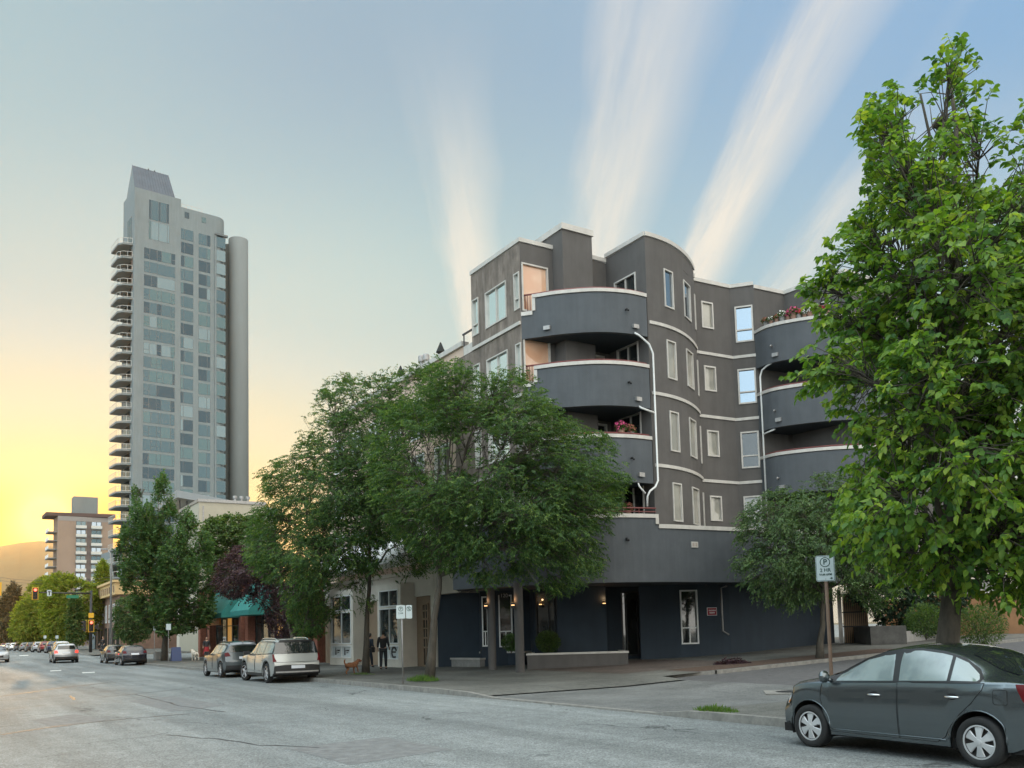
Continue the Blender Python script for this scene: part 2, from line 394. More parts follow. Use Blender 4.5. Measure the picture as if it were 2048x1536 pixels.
def glass_mat(name, col, spec=.9, rough=.04, inner=None, iscale=2.0):
    """a pane: what is behind it (dark room, blind, curtain) under a mirror-like surface"""
    m = bpy.data.materials.new(name); m.use_nodes = True
    nt = m.node_tree; N = nt.nodes; L = nt.links; b = N['Principled BSDF']
    b.inputs['Base Color'].default_value = (*col, 1); b.inputs['Roughness'].default_value = .7
    b.inputs['Specular IOR Level'].default_value = .0
    b.inputs['Coat Weight'].default_value = 1.0; b.inputs['Coat Roughness'].default_value = rough; b.inputs['Coat IOR'].default_value = 1.5+spec
    if inner:
        g = N.new('ShaderNodeNewGeometry'); n = N.new('ShaderNodeTexNoise'); n.inputs['Scale'].default_value = iscale; n.inputs['Detail'].default_value = 3
        mp = N.new('ShaderNodeMapping'); mp.inputs['Scale'].default_value = (1, 1, .8); L.new(g.outputs['Position'], mp.inputs[0]); L.new(mp.outputs[0], n.inputs['Vector'])
        rp = N.new('ShaderNodeValToRGB'); rp.color_ramp.elements[0].position = .42; rp.color_ramp.elements[1].position = .6
        rp.color_ramp.elements[0].color = (*col, 1); rp.color_ramp.elements[1].color = (*inner, 1); L.new(n.outputs[0], rp.inputs[0]); L.new(rp.outputs[0], b.inputs['Base Color'])
    # panes are never perfectly flat
    g2 = N.new('ShaderNodeNewGeometry'); n2 = N.new('ShaderNodeTexNoise'); n2.inputs['Scale'].default_value = .8; L.new(g2.outputs['Position'], n2.inputs['Vector'])
    bp = N.new('ShaderNodeBump'); bp.inputs['Strength'].default_value = .05; bp.inputs['Distance'].default_value = .1
    L.new(n2.outputs[0], bp.inputs['Height']); L.new(bp.outputs[0], b.inputs['Coat Normal'])
    return m
M_['glass'] = glass_mat('window_glass', (.012, .016, .018), .35, inner=(.03, .035, .035))
M_['glass_sky'] = mat('window_glass_bright', (.27, .32, .37), .03, metal=1.0)
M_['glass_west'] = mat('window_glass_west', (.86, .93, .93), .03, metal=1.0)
M_['glass_blue'] = mat('window_glass_blue', (.060, .092, .108), .05, metal=1.0)
M_['glass_green'] = mat('window_glass_green', (.070, .108, .118), .06, metal=1.0)
M_['glass_grey'] = mat('window_glass_grey', (.040, .060, .074), .05, metal=1.0)
M_['glass_pale'] = mat('window_glass_pale', (.115, .155, .17), .08, metal=1.0)
M_['glass_blind'] = glass_mat('window_with_blind', (.34, .32, .27), .3, inner=(.24, .23, .20), iscale=1.2)
M_['glass_warm'] = glass_mat('window_with_sunlit_blind', (.58, .33, .21), .15, inner=(.64, .42, .29), iscale=.9)  # orange sunlight coming through the blind is put into its colour
M_['glass_shop'] = glass_mat('shop_glass', (.012, .020, .020), .3, inner=(.06, .075, .07), iscale=2.6)

# ------------------------------------------------------------------ ground
def asphalt():
    m = bpy.data.materials.new('asphalt'); m.use_nodes = True; nt = m.node_tree; N = nt.nodes; L = nt.links; b = N['Principled BSDF']
    g = N.new('ShaderNodeNewGeometry'); pos = g.outputs['Position']
    def noise(sc, det=6, vec=pos, rough=.6):
        n = N.new('ShaderNodeTexNoise'); n.inputs['Scale'].default_value = sc; n.inputs['Detail'].default_value = det; n.inputs['Roughness'].default_value = rough; L.new(vec, n.inputs['Vector']); return n.outputs[0]
    def ramp(x, stops):
        r = N.new('ShaderNodeValToRGB'); e = r.color_ramp.elements
        while len(e) < len(stops): e.new(.5)
        for q, (p, c) in zip(e, stops): q.position = p; q.color = (*c, 1) if isinstance(c, tuple) else (c, c, c, 1)
        L.new(x, r.inputs[0]); return r.outputs[0]
    def mul(a, c, f=1.):
        x = N.new('ShaderNodeMix'); x.data_type = 'RGBA'; x.blend_type = 'MULTIPLY'; x.inputs[0].default_value = f; L.new(a, x.inputs[6]); L.new(c, x.inputs[7]); return x.outputs[2]
    base = ramp(noise(.16, 5), [(.33, (.200, .214, .212)), (.52, (.230, .246, .242)), (.7, (.262, .278, .270))])
    # wheel paths and stains running along the street
    mp = N.new('ShaderNodeMapping'); mp.vector_type = 'POINT'; mp.inputs['Rotation'].default_value = (0, 0, -ST_A*0 - R_(32.2)*0); 
    vr = N.new('ShaderNodeVectorRotate'); vr.rotation_type = 'Z_AXIS'; vr.inputs['Angle'].default_value = ST_A; L.new(pos, vr.inputs['Vector'])
    mp.inputs['Scale'].default_value = (1.0, .07, 1.0); L.new(vr.outputs[0], mp.inputs[0])
    base = mul(base, ramp(noise(.9, 4, mp.outputs[0]), [(.35, .70), (.65, 1.14)]), .9)
    base = mul(base, ramp(noise(2.3, 8, rough=.7), [(.35, .86), (.65, 1.10)]))
    # stones of the surface
    vo = N.new('ShaderNodeTexVoronoi'); vo.inputs['Scale'].default_value = 50; L.new(pos, vo.inputs['Vector'])
    base = mul(base, ramp(vo.outputs['Color'], [(0., .38), (.55, .95), (.88, 1.25), (1.0, 2.0)]), 1.)
    # fine cracks
    wv = N.new('ShaderNodeVectorMath'); wv.operation = 'ADD'; wn = N.new('ShaderNodeTexNoise'); wn.inputs['Scale'].default_value = .9; wn.inputs['Detail'].default_value = 6; L.new(pos, wn.inputs['Vector'])
    sc = N.new('ShaderNodeVectorMath'); sc.operation = 'SCALE'; sc.inputs[3].default_value = 1.6; L.new(wn.outputs['Color'], sc.inputs[0]); L.new(pos, wv.inputs[0]); L.new(sc.outputs[0], wv.inputs[1])
    ve = N.new('ShaderNodeTexVoronoi'); ve.feature = 'DISTANCE_TO_EDGE'; ve.inputs['Scale'].default_value = .23; L.new(wv.outputs[0], ve.inputs['Vector'])
    crack = ramp(ve.outputs['Distance'], [(0., .30), (.0035, .45), (.006, 1.)])
    msk = ramp(noise(.35, 3), [(.5, 0.), (.58, 1.)])
    cm = N.new('ShaderNodeMix'); cm.data_type = 'RGBA'; cm.inputs[6].default_value = (1, 1, 1, 1); L.new(msk, cm.inputs[0]); L.new(crack, cm.inputs[7])
    base = mul(base, cm.outputs[2])
    L.new(base, b.inputs['Base Color']); b.inputs['Roughness'].default_value = .88; b.inputs['Specular IOR Level'].default_value = .35
    bp = N.new('ShaderNodeBump'); bp.inputs['Strength'].default_value = .55; bp.inputs['Distance'].default_value = .012; L.new(vo.outputs['Distance'], bp.inputs['Height']); L.new(bp.outputs[0], b.inputs['Normal'])
    return m
def paving(name, c0, c1, cell, joint=.35, rot=ST_A, agg=45, brick=False):
    m = bpy.data.materials.new(name); m.use_nodes = True; nt = m.node_tree; N = nt.nodes; L = nt.links; b = N['Principled BSDF']
    g = N.new('ShaderNodeNewGeometry'); pos = g.outputs['Position']
    vr = N.new('ShaderNodeVectorRotate'); vr.rotation_type = 'Z_AXIS'; vr.inputs['Angle'].default_value = rot; L.new(pos, vr.inputs['Vector'])
    br = N.new('ShaderNodeTexBrick'); br.offset = .5 if brick else 0.; br.inputs['Scale'].default_value = 1.0; br.inputs['Brick Width'].default_value = cell[0]; br.inputs['Row Height'].default_value = cell[1]
    br.inputs['Mortar Size'].default_value = .006 if brick else .012; br.inputs['Mortar Smooth'].default_value = .2
    br.inputs['Color1'].default_value = (*c0, 1); br.inputs['Color2'].default_value = (*c1, 1); br.inputs['Mortar'].default_value = (*(v*joint for v in c0), 1)
    L.new(vr.outputs[0], br.inputs['Vector'])
    def noise(sc, lo, hi, a, z):
        n = N.new('ShaderNodeTexNoise'); n.inputs['Scale'].default_value = sc; n.inputs['Detail'].default_value = 7; L.new(pos, n.inputs['Vector'])
        r = N.new('ShaderNodeValToRGB'); r.color_ramp.elements[0].position = a; r.color_ramp.elements[1].position = z; r.color_ramp.elements[0].color = (lo,lo,lo,1); r.color_ramp.elements[1].color = (hi,hi,hi,1); L.new(n.outputs[0], r.inputs[0]); return r.outputs[0]
    c = br.outputs['Color']
    for f in (noise(.5, .78, 1.15, .35, .65), noise(6, .85, 1.1, .35, .65), noise(agg, .62, 1.3, .36, .66)):
        x = N.new('ShaderNodeMix'); x.data_type = 'RGBA'; x.blend_type = 'MULTIPLY'; x.inputs[0].default_value = 1; L.new(c, x.inputs[6]); L.new(f, x.inputs[7]); c = x.outputs[2]
    L.new(c, b.inputs['Base Color']); b.inputs['Roughness'].default_value = .9; b.inputs['Specular IOR Level'].default_value = .3
    return m
M_['asphalt'] = asphalt()
M_['asphalt_lane'] = mat('asphalt_dark', (.085, .082, .082), .9, var=.25, scale=4, bump=.5, bscale=70)
M_['walk'] = paving('pavement_concrete', (.128, .126, .112), (.147, .143, .127), (1.5, 1.5))
M_['apron'] = paving('apron_concrete', (.150, .152, .146), (.165, .166, .158), (3.2, 3.2), agg=30)
M_['brick_pave'] = paving('entrance_brick', (.110, .088, .076), (.128, .100, .086), (.22, .11), joint=.6, brick=True)
M_['kerb'] = mat('kerb_concrete', (.21, .20, .18), .9, var=.30, scale=5, bump=.4, bscale=50)

def sheet(name, ss, ts, zf, m, skip=None):
    b = MB(); n = len(ts)
    for s in ss:
        for t in ts: b.v.append(tuple(st(s, t, zf(s, t))))
    for i in range(len(ss)-1):
        for j in range(n-1):
            if skip and skip((ss[i]+ss[i+1])/2, (ts[j]+ts[j+1])/2): continue
            b.f.append((i*n+j, (i+1)*n+j, (i+1)*n+j+1, i*n+j+1)[::-1]); b.m.append(0)
    o = b.build(name, m); struct(o); return o
fr = lambda a, b, n: [a+(b-a)*i/n for i in range(n+1)]
sheet('road', fr(-60, 60, 24)+fr(60, 130, 28)[1:]+[160, 200, 300, 500, 900], [-220, -120, -60, -30, -15, 0, 8, 12]+fr(12, 50, 19)[1:]+[80, 150, 400], gz, M_['asphalt'])
struct(MB().poly([(-6500, -400, -1.8), (6500, -400, -1.8), (6500, 5600, -1.8), (-6500, 5600, -1.8)]).build('land', mat('far_land', (.07, .075, .05), 1)))

KT = 12.2                                          # kerb line of the near street
def walk_z(s, t):
    z = gz(s, t)+.14
    if s < 30: z -= .105*(sstep(22.2, 20.4, s)-sstep(14.3, 13.0, s))*(1.0)
    return z
in_lane = lambda s, t: t > 19.4 and 12.9 < s < 22.0
sheet('pavement', [-40, -20, -10, 0, 6, 10, 12, 13, 13.4, 13.8, 14.3, 16, 18, 20, 20.5, 21, 21.5, 22, 22.4, 24, 26, 28, 30]+fr(32, 80, 24), [KT+.16, 13, 14, 15, 16, 17, 18, 19, 19.4, 20.5, 22, 25, 30, 35, 45], walk_z, M_['walk'], skip=lambda s, t: in_lane(s, t) or 13.4 < s < 20.8)
sheet('driveway_apron', [13.4, 13.8, 14.3, 16, 18, 20, 20.5, 20.8], [KT+.16, 13, 14, 15, 16, 17, 18, 19, 19.4], walk_z, M_['apron'])
sheet('side_lane', [12.9, 14, 16, 18, 20, 22.0], [19.4, 20.5, 22, 25, 30, 35, 45, 80], lambda s, t: gz(s, t)+.036, M_['asphalt_lane'])
sheet('far_pavement', [98, 104, 112, 120, 130, 200, 500], [KT+.16, 14, 16, 18, 20, 40], lambda s, t: gz(s, t)+.14, M_['walk'])
b = MB()
def kerb(path, w=.16, h=.145):
    """path of (s, t, k): k scales the upstand"""
    for (s0, t0, k0), (s1, t1, k1) in zip(path, path[1:]):
        n = max(1, int(math.hypot(s1-s0, t1-t0)/2))
        for i in range(n):
            P = []
            for q in (i/n, (i+1)/n):
                s, t, k = s0+(s1-s0)*q, t0+(t1-t0)*q, k0+(k1-k0)*q
                d = Vector((s1-s0, t1-t0)).normalized(); nx, ny = -d.y, d.x
                for o, zz in ((0, -.05), (.018, h*k), (w, h*k+.004), (w, -.05)):
                    ss, tt = s-nx*o, t-ny*o; P.append(st(ss, tt, gz(ss, tt)+zz))
            b.add(P, [(0, 4, 5, 1), (1, 5, 6, 2), (2, 6, 7, 3)])
kerb([(80, KT, 1), (24, KT, 1), (22.0, KT, .9), (20.6, KT, .3), (14.2, KT+.02, .25), (13.2, KT, .9), (12.6, KT, 1), (-40, KT, 1)])
kerb([(500, KT, 1), (100.5, KT, 1), (98.9, KT+.7, 1), (98, KT+2, 1), (98, 40, 1)])
kerb([(21.95, 45, 1.1), (21.95, 21.6, 1.1), (22.6, 20.3, .6), (23.4, 19.4, .15)])
struct(b.build('kerb', M_['kerb']))
# brick paving at the entrance and the planting strip beside the lane
sheet('entrance_paving', fr(24.2, 30.2, 4), fr(19.6, 25.6, 5), lambda s, t: walk_z(s, t)+.004, M_['brick_pave'])
sheet('planting_bed', fr(22.2, 24.0, 3), fr(21.2, 33, 8), lambda s, t: walk_z(s, t)+.006, mat('bark_mulch', (.085, .052, .036), 1, var=.5, scale=16, bump=1, bscale=30))
# tar seams and pavement joints that cross the carriageway
M_['tar'] = mat('tar', (.030, .030, .031), .7, var=.3, scale=8)
def seam(pts, w=.05):
    P = [gnd(x, y, 0) for x, y in pts]; b = MB(); q = []
    for i in range(len(P)-1):
        for k in range(4):
            f = k/4; q.append(P[i].lerp(P[i+1], f)+Vector((rng.uniform(-.03, .03), rng.uniform(-.05, .05), 0)))
    q.append(P[-1]); n = len(q)
    for i in range(n):
        d = (q[min(n-1, i+1)]-q[max(0, i-1)]).normalized(); nn = Vector((-d.y, d.x, 0)); ww = w*rng.uniform(.5, 1.3)*.5
        b.v += [(*(q[i]+nn*ww).xy, gz(*to_st(q[i]))+.004), (*(q[i]-nn*ww).xy, gz(*to_st(q[i]))+.004)]
    for i in range(n-1): b.f.append((2*i, 2*i+1, 2*i+3, 2*i+2)); b.m.append(0)
    struct(b.build('tar_seam', M_['tar']))
for pts, w in (([(0, 1393), (60, 1385), (130, 1375), (220, 1365), (310, 1361)], .10), ([(0, 1402), (70, 1396), (150, 1388), (250, 1380)], .05), ([(205, 1394), (260, 1389), (330, 1382), (380, 1376)], .05),
               ([(270, 1388), (320, 1400), (360, 1412), (450, 1424)], .04), ([(0, 1470), (120, 1452), (260, 1437), (380, 1428)], .05), ([(140, 1392), (148, 1400)], .06),
               ([(330, 1470), (430, 1478), (520, 1490), (640, 1496)], .035), ([(0, 1420), (80, 1412), (180, 1404)], .035), ([(980, 1397), (1120, 1376), (1260, 1360), (1350, 1346)], .03)):
    seam(pts, w*1.7)
M_['patch'] = mat('asphalt_patch', (.165, .168, .166), .9, var=.3, scale=5, bump=.5, bscale=70)
for pts in ([(255, 1402), (345, 1392), (452, 1411), (345, 1424)], [(575, 1497), (770, 1474), (905, 1499), (700, 1530)], [(60, 1440), (150, 1428), (215, 1440), (110, 1456)]):
    P_ = [gnd(x, y, 0) for x, y in pts]; struct(MB().poly([(p.x, p.y, gz(*to_st(p))+.003) for p in P_]).build('asphalt_patch', M_['patch']))
M_['line'] = mat('road_line', (.62, .62, .58), .8, var=.3, scale=9)
def dash(pts):
    struct(MB().poly([gnd(x, y, 0)+Vector((0, 0, gz(*to_st(gnd(x, y, 0)))+.005)) for x, y in pts]).build('lane_marking', M_['line']))
dash([(100, 1341.5), (122, 1340.4), (123, 1341.6), (101, 1342.8)]); dash([(164, 1345), (189, 1343.8), (190, 1345.2), (165, 1346.4)]); dash([(38, 1321), (56, 1320), (57, 1321), (39, 1322)])
dash([(200, 1307.5), (206, 1307), (212, 1311), (204, 1311.5)])
b = MB(); c = gnd(1580, 1356, .35)
# hill at the end of the street
hb = MB(); HY = 4200.
ridge = [(-900, 1165), (-500, 1150), (-250, 1128), (-120, 1110), (0, 1093), (40, 1086), (80, 1082), (130, 1086), (200, 1100), (300, 1130), (450, 1165), (700, 1215), (900, 1250)]
for x, y in ridge:
    t = ray(x, y); f_ = ray(x, 1320)
    a = at(x, y, HY); hb.v += [tuple(a), (a.x*.72, a.y*.72, -2.5), (a.x*1.2, a.y*1.2, -2.5)]
for i in range(len(ridge)-1):
    p, q = 3*i, 3*i+3; hb.f += [(p, p+1, q+1, q), (p, q, q+2, p+2)]; hb.m += [0, 0]
struct(hb.build('hill', mat('wooded_hill', (.045, .06, .035), 1, var=.4, scale=.01)))
# ------------------------------------------------------------------ the grey apartment block on the corner
U2, V2 = U.xy, V.xy
def v2(x, y): return Vector((x, y))
C0 = v2(0.63, 35.20)                               # street corner of the upper storeys
GB = .20                                          # pavement level at the block
WT = C0.dot(V2)                                   # street offset of the west wall
apt = thing('apartment_block', (C0.x, C0.y, GB), 'five-storey dark grey stucco apartment block with bowed balconies and white coping', 'apartment building')
E0 = C0 + V2*4.40                                 # inner corner of the terrace
B0 = v2(5.72, 35.40); B3 = v2(8.46, 39.15); BC = v2(7.55, 36.42)
def bez(t): return B0*(1-t)**2 + BC*(2*t*(1-t)) + B3*t*t
def bez_at(px):
    lo, hi = 0., 1.
    for _ in range(40):
        mid = (lo+hi)/2; p = bez(mid)
        if pix((p.x, p.y, 15.4))[0] < px: lo = mid
        else: hi = mid
    return lo
R0, R1, R2, R3 = v2(8.40, 39.52), v2(10.40, 40.62), v2(11.43, 40.30), v2(13.1, 41.2)
ZR, ZL = 17.55, (14.04, 11.13, 8.20)              # roof and floor lines
ZPOD, ZFAS = 5.72, 3.52
levels = [(14.04, 17.55), (11.13, 14.04), (8.20, 11.13), (5.72, 8.20)]
# ---- west wall
Wend5 = on_line(C0, C0+U2, 942.0, 580); Wend = on_line(C0, C0+U2, 908.0, 740)
L5, L4 = (Wend5-C0).length, (Wend-C0).length
def wk(px): return (on_line(C0, C0+U2, px, 600)-C0).length
def wz(px, py): return zat(px, py, on_line(C0, C0+U2, px, py))
wb = MB()
wins = []                                         # (k0, k1, z0, z1, kind)
zt5, zb5 = wz(1038, 541), wz(1044, 622)
big = (wk(1013), wk(971)); nar = (wk(1043), wk(1029)); far_ = (wk(957), wk(944.5))
dz = 2.92
for lv in range(4):
    o = -dz*lv; bt, bb = wz(1011, 561)+o, wz(1011, 636)+o
    wins += [(big[0], big[1], bb, bt, 'big'), (nar[0]+.02, nar[1], bb+.05, wz(1035, 545)+o, 'nar'), (far_[0], far_[1], bb+.0, bt+.05, 'nar')]
fl = [w for w in wins if w[2] > 13]; lo = [w for w in wins if w[2] < 13]
flip = lambda L, w: (L-w[1], L-w[0], w[2], w[3])
# (outside lies to the right of a -> b, so walls on this side run from far to near)
wall_holes(wb, Wend5, C0, ZL[0]+.02, ZR-.14, [flip(L5, w) for w in fl], .09)
wall_holes(wb, Wend, C0, ZFAS, ZL[0]-.02, [flip(L4, w) for w in lo if w[3] < ZL[0]], .09)
wb.poly([(*Wend5, ZL[0]), (*(Wend5+V2*6), ZL[0]), (*(Wend5+V2*6), ZR-.14), (*Wend5, ZR-.14)][::-1])
wb.poly([(*Wend, ZFAS), (*(Wend+V2*8), ZFAS), (*(Wend+V2*8), ZL[0]), (*Wend, ZL[0])][::-1])
wb.poly([(*Wend5, ZL[0]), (*Wend, ZL[0]), (*(Wend+V2*8), ZL[0]), (*(Wend5+V2*8), ZL[0])])
wb.strip([C0+V2*.001, Wend5+V2*.001], ZL[0]-.02, ZL[0]+.02, -.3)
wb.build('side_wall', M_['stucco_brown'], apt)
for i, w in enumerate(wins):
    Lw, a, b_ = (L5, Wend5, C0) if w[2] > 13 else (L4, Wend, C0)
    if w[2] < 13 and w[3] > ZL[0]: continue
    k = flip(Lw, w)
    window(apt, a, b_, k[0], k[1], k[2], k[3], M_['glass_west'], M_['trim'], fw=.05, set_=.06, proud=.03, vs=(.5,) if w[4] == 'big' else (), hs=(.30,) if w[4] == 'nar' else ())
# bands and coping of the west wall
tb = MB()
tb.strip([C0+U2*.05, C0+U2*(L5-.05)], 14.02, 14.16, .07)
tb.strip([C0+U2*.05, C0+U2*(L4-.05)], 11.10, 11.23, .07); tb.strip([C0+U2*.05, C0+U2*(L4-.05)], 8.18, 8.31, .07)
tb.build_each('string_course', M_['trim'], apt)
cp = MB()
# ---- terrace back walls (all storeys) and the return to the bay
tw = MB()
Jb = B0 + v2(.02, .02)
def backwin(lv):
    z0 = levels[lv][0]
    return z0
doors = []
for lv in range(4):
    z0, z1 = levels[lv]; zt = z1-.14 if lv == 0 else z1
    kc = .06; w0 = (kc, 1.35, z0+.55, z0+2.55)       # corner window next to the west wall
    wall_holes(tw, C0, E0, z0, zt, [w0, (3.35, 4.15, z0+.12, z0+2.15)], .09)
    bl = (B0-E0).length
    ww = (.55, bl-.62, z0+.75 if lv == 0 else z0+.6, z0+2.3)
    wall_holes(tw, E0, B0, z0, zt+(.2 if lv == 0 else 0), [ww], .09)
    doors.append((z0, w0, ww))
tw.build('terrace_wall', M_['stucco'], apt)
for lv, (z0, w0, ww) in enumerate(doors):
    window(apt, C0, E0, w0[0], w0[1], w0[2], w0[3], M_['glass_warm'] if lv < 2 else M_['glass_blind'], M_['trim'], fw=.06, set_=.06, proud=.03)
    d = window(apt, C0, E0, 3.35, 4.15, z0+.12, z0+2.15, M_['glass'] if lv != 1 else M_['glass_blind'], M_['trim'], fw=.08, set_=.06, proud=.03, hs=(.45,), name='balcony_door')
    window(apt, E0, B0, *ww, M_['glass'], M_['trim'], fw=.06, set_=.06, proud=.03, vs=(.5,))
# chimney-like shaft
k0 = on_line(C0+v2(.533, -.846)*.72, C0+v2(.533, -.846)*.72+V2, 1124., 470); k1 = on_line(C0+v2(.533, -.846)*.72, C0+v2(.533, -.846)*.72+V2, 1183., 470)
sh = MB(); shp = [k0, k1, k1+U2*1.9, k0+U2*1.9]
zs = zat(1124, 452, k0)
sh.prism(shp, ZFAS+.1, zs-.12); sh.build('chimney_shaft', M_['stucco'], apt)
cen = (k0+k1+U2*1.9)/2
cc = MB(); cc.prism([p+((p-(k0+k1+U2*1.9)/2)).normalized()*.09 for p in shp], zs-.12, zs+.13); cc.build('coping', M_['trim'], apt)
# ---- bay with tall windows
tcut = [0.] + [bez_at(x) for x in (1328, 1347, 1367.5, 1381, 1389.5, 1392)] + [1.]
def bay_path(n=4):
    P = []
    for a, b_ in zip(tcut, tcut[1:]):
        P += [bez(a+(b_-a)*i/n) for i in range(n)]
    return P+[bez(1)]
bw = MB(); pend = []
for i, (a, b_) in enumerate(zip(tcut, tcut[1:])):
    pa, pb = bez(a), bez(b_)
    if i in (1, 3, 5):
        Lc = (pb-pa).length; hs = []
        for lv in range(4):
            pm = bez((a+b_)/2); z0 = levels[lv][0]
            tp = [(1337, 540, 616), (1337, 682, 759), (1337, 824, 904), (1337, 967, 1044)][lv]
            zz1, zz0 = zat(1337, tp[1], bez(bez_at(1337))), zat(1337, tp[2], bez(bez_at(1337)))
            hs.append((.0+.02, Lc-.02, zz0, zz1)); pend.append((pa, pb, .02, Lc-.02, zz0, zz1, lv))
        wall_holes(bw, pa, pb, ZPOD-.3, ZR+.06, hs, .07)
    else:
        n = 6 if i in (0, 6) else 4; q = [bez(a+(b_-a)*j/n) for j in range(n+1)]
        for x, y in zip(q, q[1:]): bw.poly([(*x, ZPOD-.3), (*y, ZPOD-.3), (*y, ZR+.06), (*x, ZR+.06)])
bw.build('bay_wall', M_['stucco'], apt)
for pa, pb, a, b_, z0, z1, lv in pend:
    g = [M_['glass_sky'], M_['glass_blind'], M_['glass_blind'], M_['glass_blind']][lv]
    window(apt, pa, pb, a, b_, z0, z1, g, M_['trim'], fw=.05, set_=.04, proud=.035)
# ---- recessed wall between the bay and the far balconies
rw = MB(); rp = []
for a, b_, xs in ((R0, R1, [(1403, 1426, ((604, 657), (733, 783), (862, 914), (993, 1043)))]), (R1, R2, [(1470, 1506, ((612, 684), (738, 808), (864, 937), (993, 1062)))])):
    hs = []; L = (b_-a).length
    for x0, x1, rows in xs:
        for lv, (y1, y0) in enumerate(rows):
            sh_ = (0, 4, 8.5, 13)[lv]
            ka, kb = (on_line(a, b_, x0, 640)-a).length, (on_line(a, b_, x1, 640)-a).length
            if (on_line(a, b_, x0, 640)-a).dot(b_-a) < 0: ka = .05
            kb = min(kb, L-.05); pm = on_line(a, b_, (x0+x1)/2, 640)
            hs.append((ka, kb, zat((x0+x1)/2, y0, pm), zat((x0+x1)/2, y1, pm))); rp.append((a, b_, *hs[-1], lv, x0 > 1450))
    wall_holes(rw, a, b_, ZFAS, ZR-.2, hs, .08)
wall_holes(rw, bez(1), R0, ZFAS, ZR-.2, [], .08)
wall_holes(rw, R2, R3, ZPOD, ZR-.36, [], .08)
R4 = v2(15.0, 38.7)
wall_holes(rw, R3, R4, ZPOD, ZR-.36, [(1.0, 2.4, 14.2, 16.2)], .1)
R5 = R4 + V2*7
wall_holes(rw, R4, R5, ZPOD, ZR-.36, [], .1)
rw.build('recessed_wall', M_['stucco'], apt)
for a, b_, k0_, k1_, z0, z1, lv, wide in rp:
    g = ([M_['glass_sky'], M_['glass_sky'], M_['glass'], M_['glass_blind']] if wide else [M_['glass_blind']]*4)[lv]
    window(apt, a, b_, k0_, k1_, z0, z1, g, M_['trim'], fw=.065, set_=.05, proud=.04, hs=(.34,) if wide else ())
window(apt, R3, R4, 1.0, 2.4, 14.2, 16.2, M_['glass'], M_['trim'], fw=.06, set_=.06, proud=.03)
# roof slab closes the block, coping round the top
rf = MB(); roof_poly = [C0, E0, B0] + [bez(i/8) for i in range(1, 9)] + [R0, R1, R2, R3, R4, R5, R5+U2*12, Wend5+V2*12, Wend5]
inner = []
rf.poly([(*p, ZR-.62) for p in roof_poly]); rf.build('roof', M_['concrete'], apt)
def coping(path, z, name='coping'):
    b = MB(); P = [Vector((p[0], p[1])) for p in path]; o = []
    for i, p in enumerate(P):
        d = (P[min(len(P)-1, i+1)]-P[max(0, i-1)]).normalized(); o.append(p+Vector((d.y, -d.x))*.06)
    b.strip(o, z-.11, z+.06, .30); return b.build(name, M_['trim'], apt)
coping([Wend5, C0, E0], ZR); coping([E0, B0], ZR+.2); coping(bay_path(4), ZR+.202); coping([bez(1), R0, R1, R2], ZR-.10); coping([R2, R3], ZR-.25); coping([R3, R4, R5], ZR-.248)
# string courses of the bay and recess
sb = MB()
for z in ZL:
    P = bay_path(3); P[0] = P[0]+v2(.06, .04)
    o = [p+Vector((d.y, -d.x))*.05 for p, d in ((P[i], (P[min(len(P)-1, i+1)]-P[max(0, i-1)]).normalized()) for i in range(len(P)))]
    sb.strip(o, z-.06, z+.07, .1)
    n1 = (R1-R0).normalized(); n2 = (R2-R1).normalized()
    sb.strip([R0+Vector((n1.y, -n1.x))*.05, R1+Vector((n1.y, -n1.x))*.05, R2+Vector((n2.y, -n2.x))*.05], z-.05, z+.08, .1)
sb.build_each('string_course', M_['trim'], apt)
# ---- bowed balcony parapets of the corner
arc = [C0, v2(1.20, 35.03), v2(2.18, 34.70), v2(3.56, 34.54), v2(4.77, 34.80), v2(5.68, 35.30)]
def smooth(P, n=6):
    P = [Vector((p[0], p[1])) for p in P]; out = []
    for i in range(len(P)-1):
        p0 = P[max(0, i-1)]; p1 = P[i]; p2 = P[i+1]; p3 = P[min(len(P)-1, i+2)]
        for k in range(n):
            t = k/n; out.append(.5*((2*p1)+(p2-p0)*t+(2*p0-5*p1+4*p2-p3)*t*t+(3*p1-p0-3*p2+p3)*t**3))
    return out+[P[-1]]
A = smooth(arc)
ARC_ = A
i0 = 5                                              # the parapet is low before this point
bal = [(13.40, 15.12), (10.46, 12.20), (7.44, 9.28)]
outw = lambda P, o: [p+Vector((d.y, -d.x))*o for p, d in ((P[i], (P[min(len(P)-1, i+1)]-P[max(0, i-1)]).normalized()) for i in range(len(P)))]
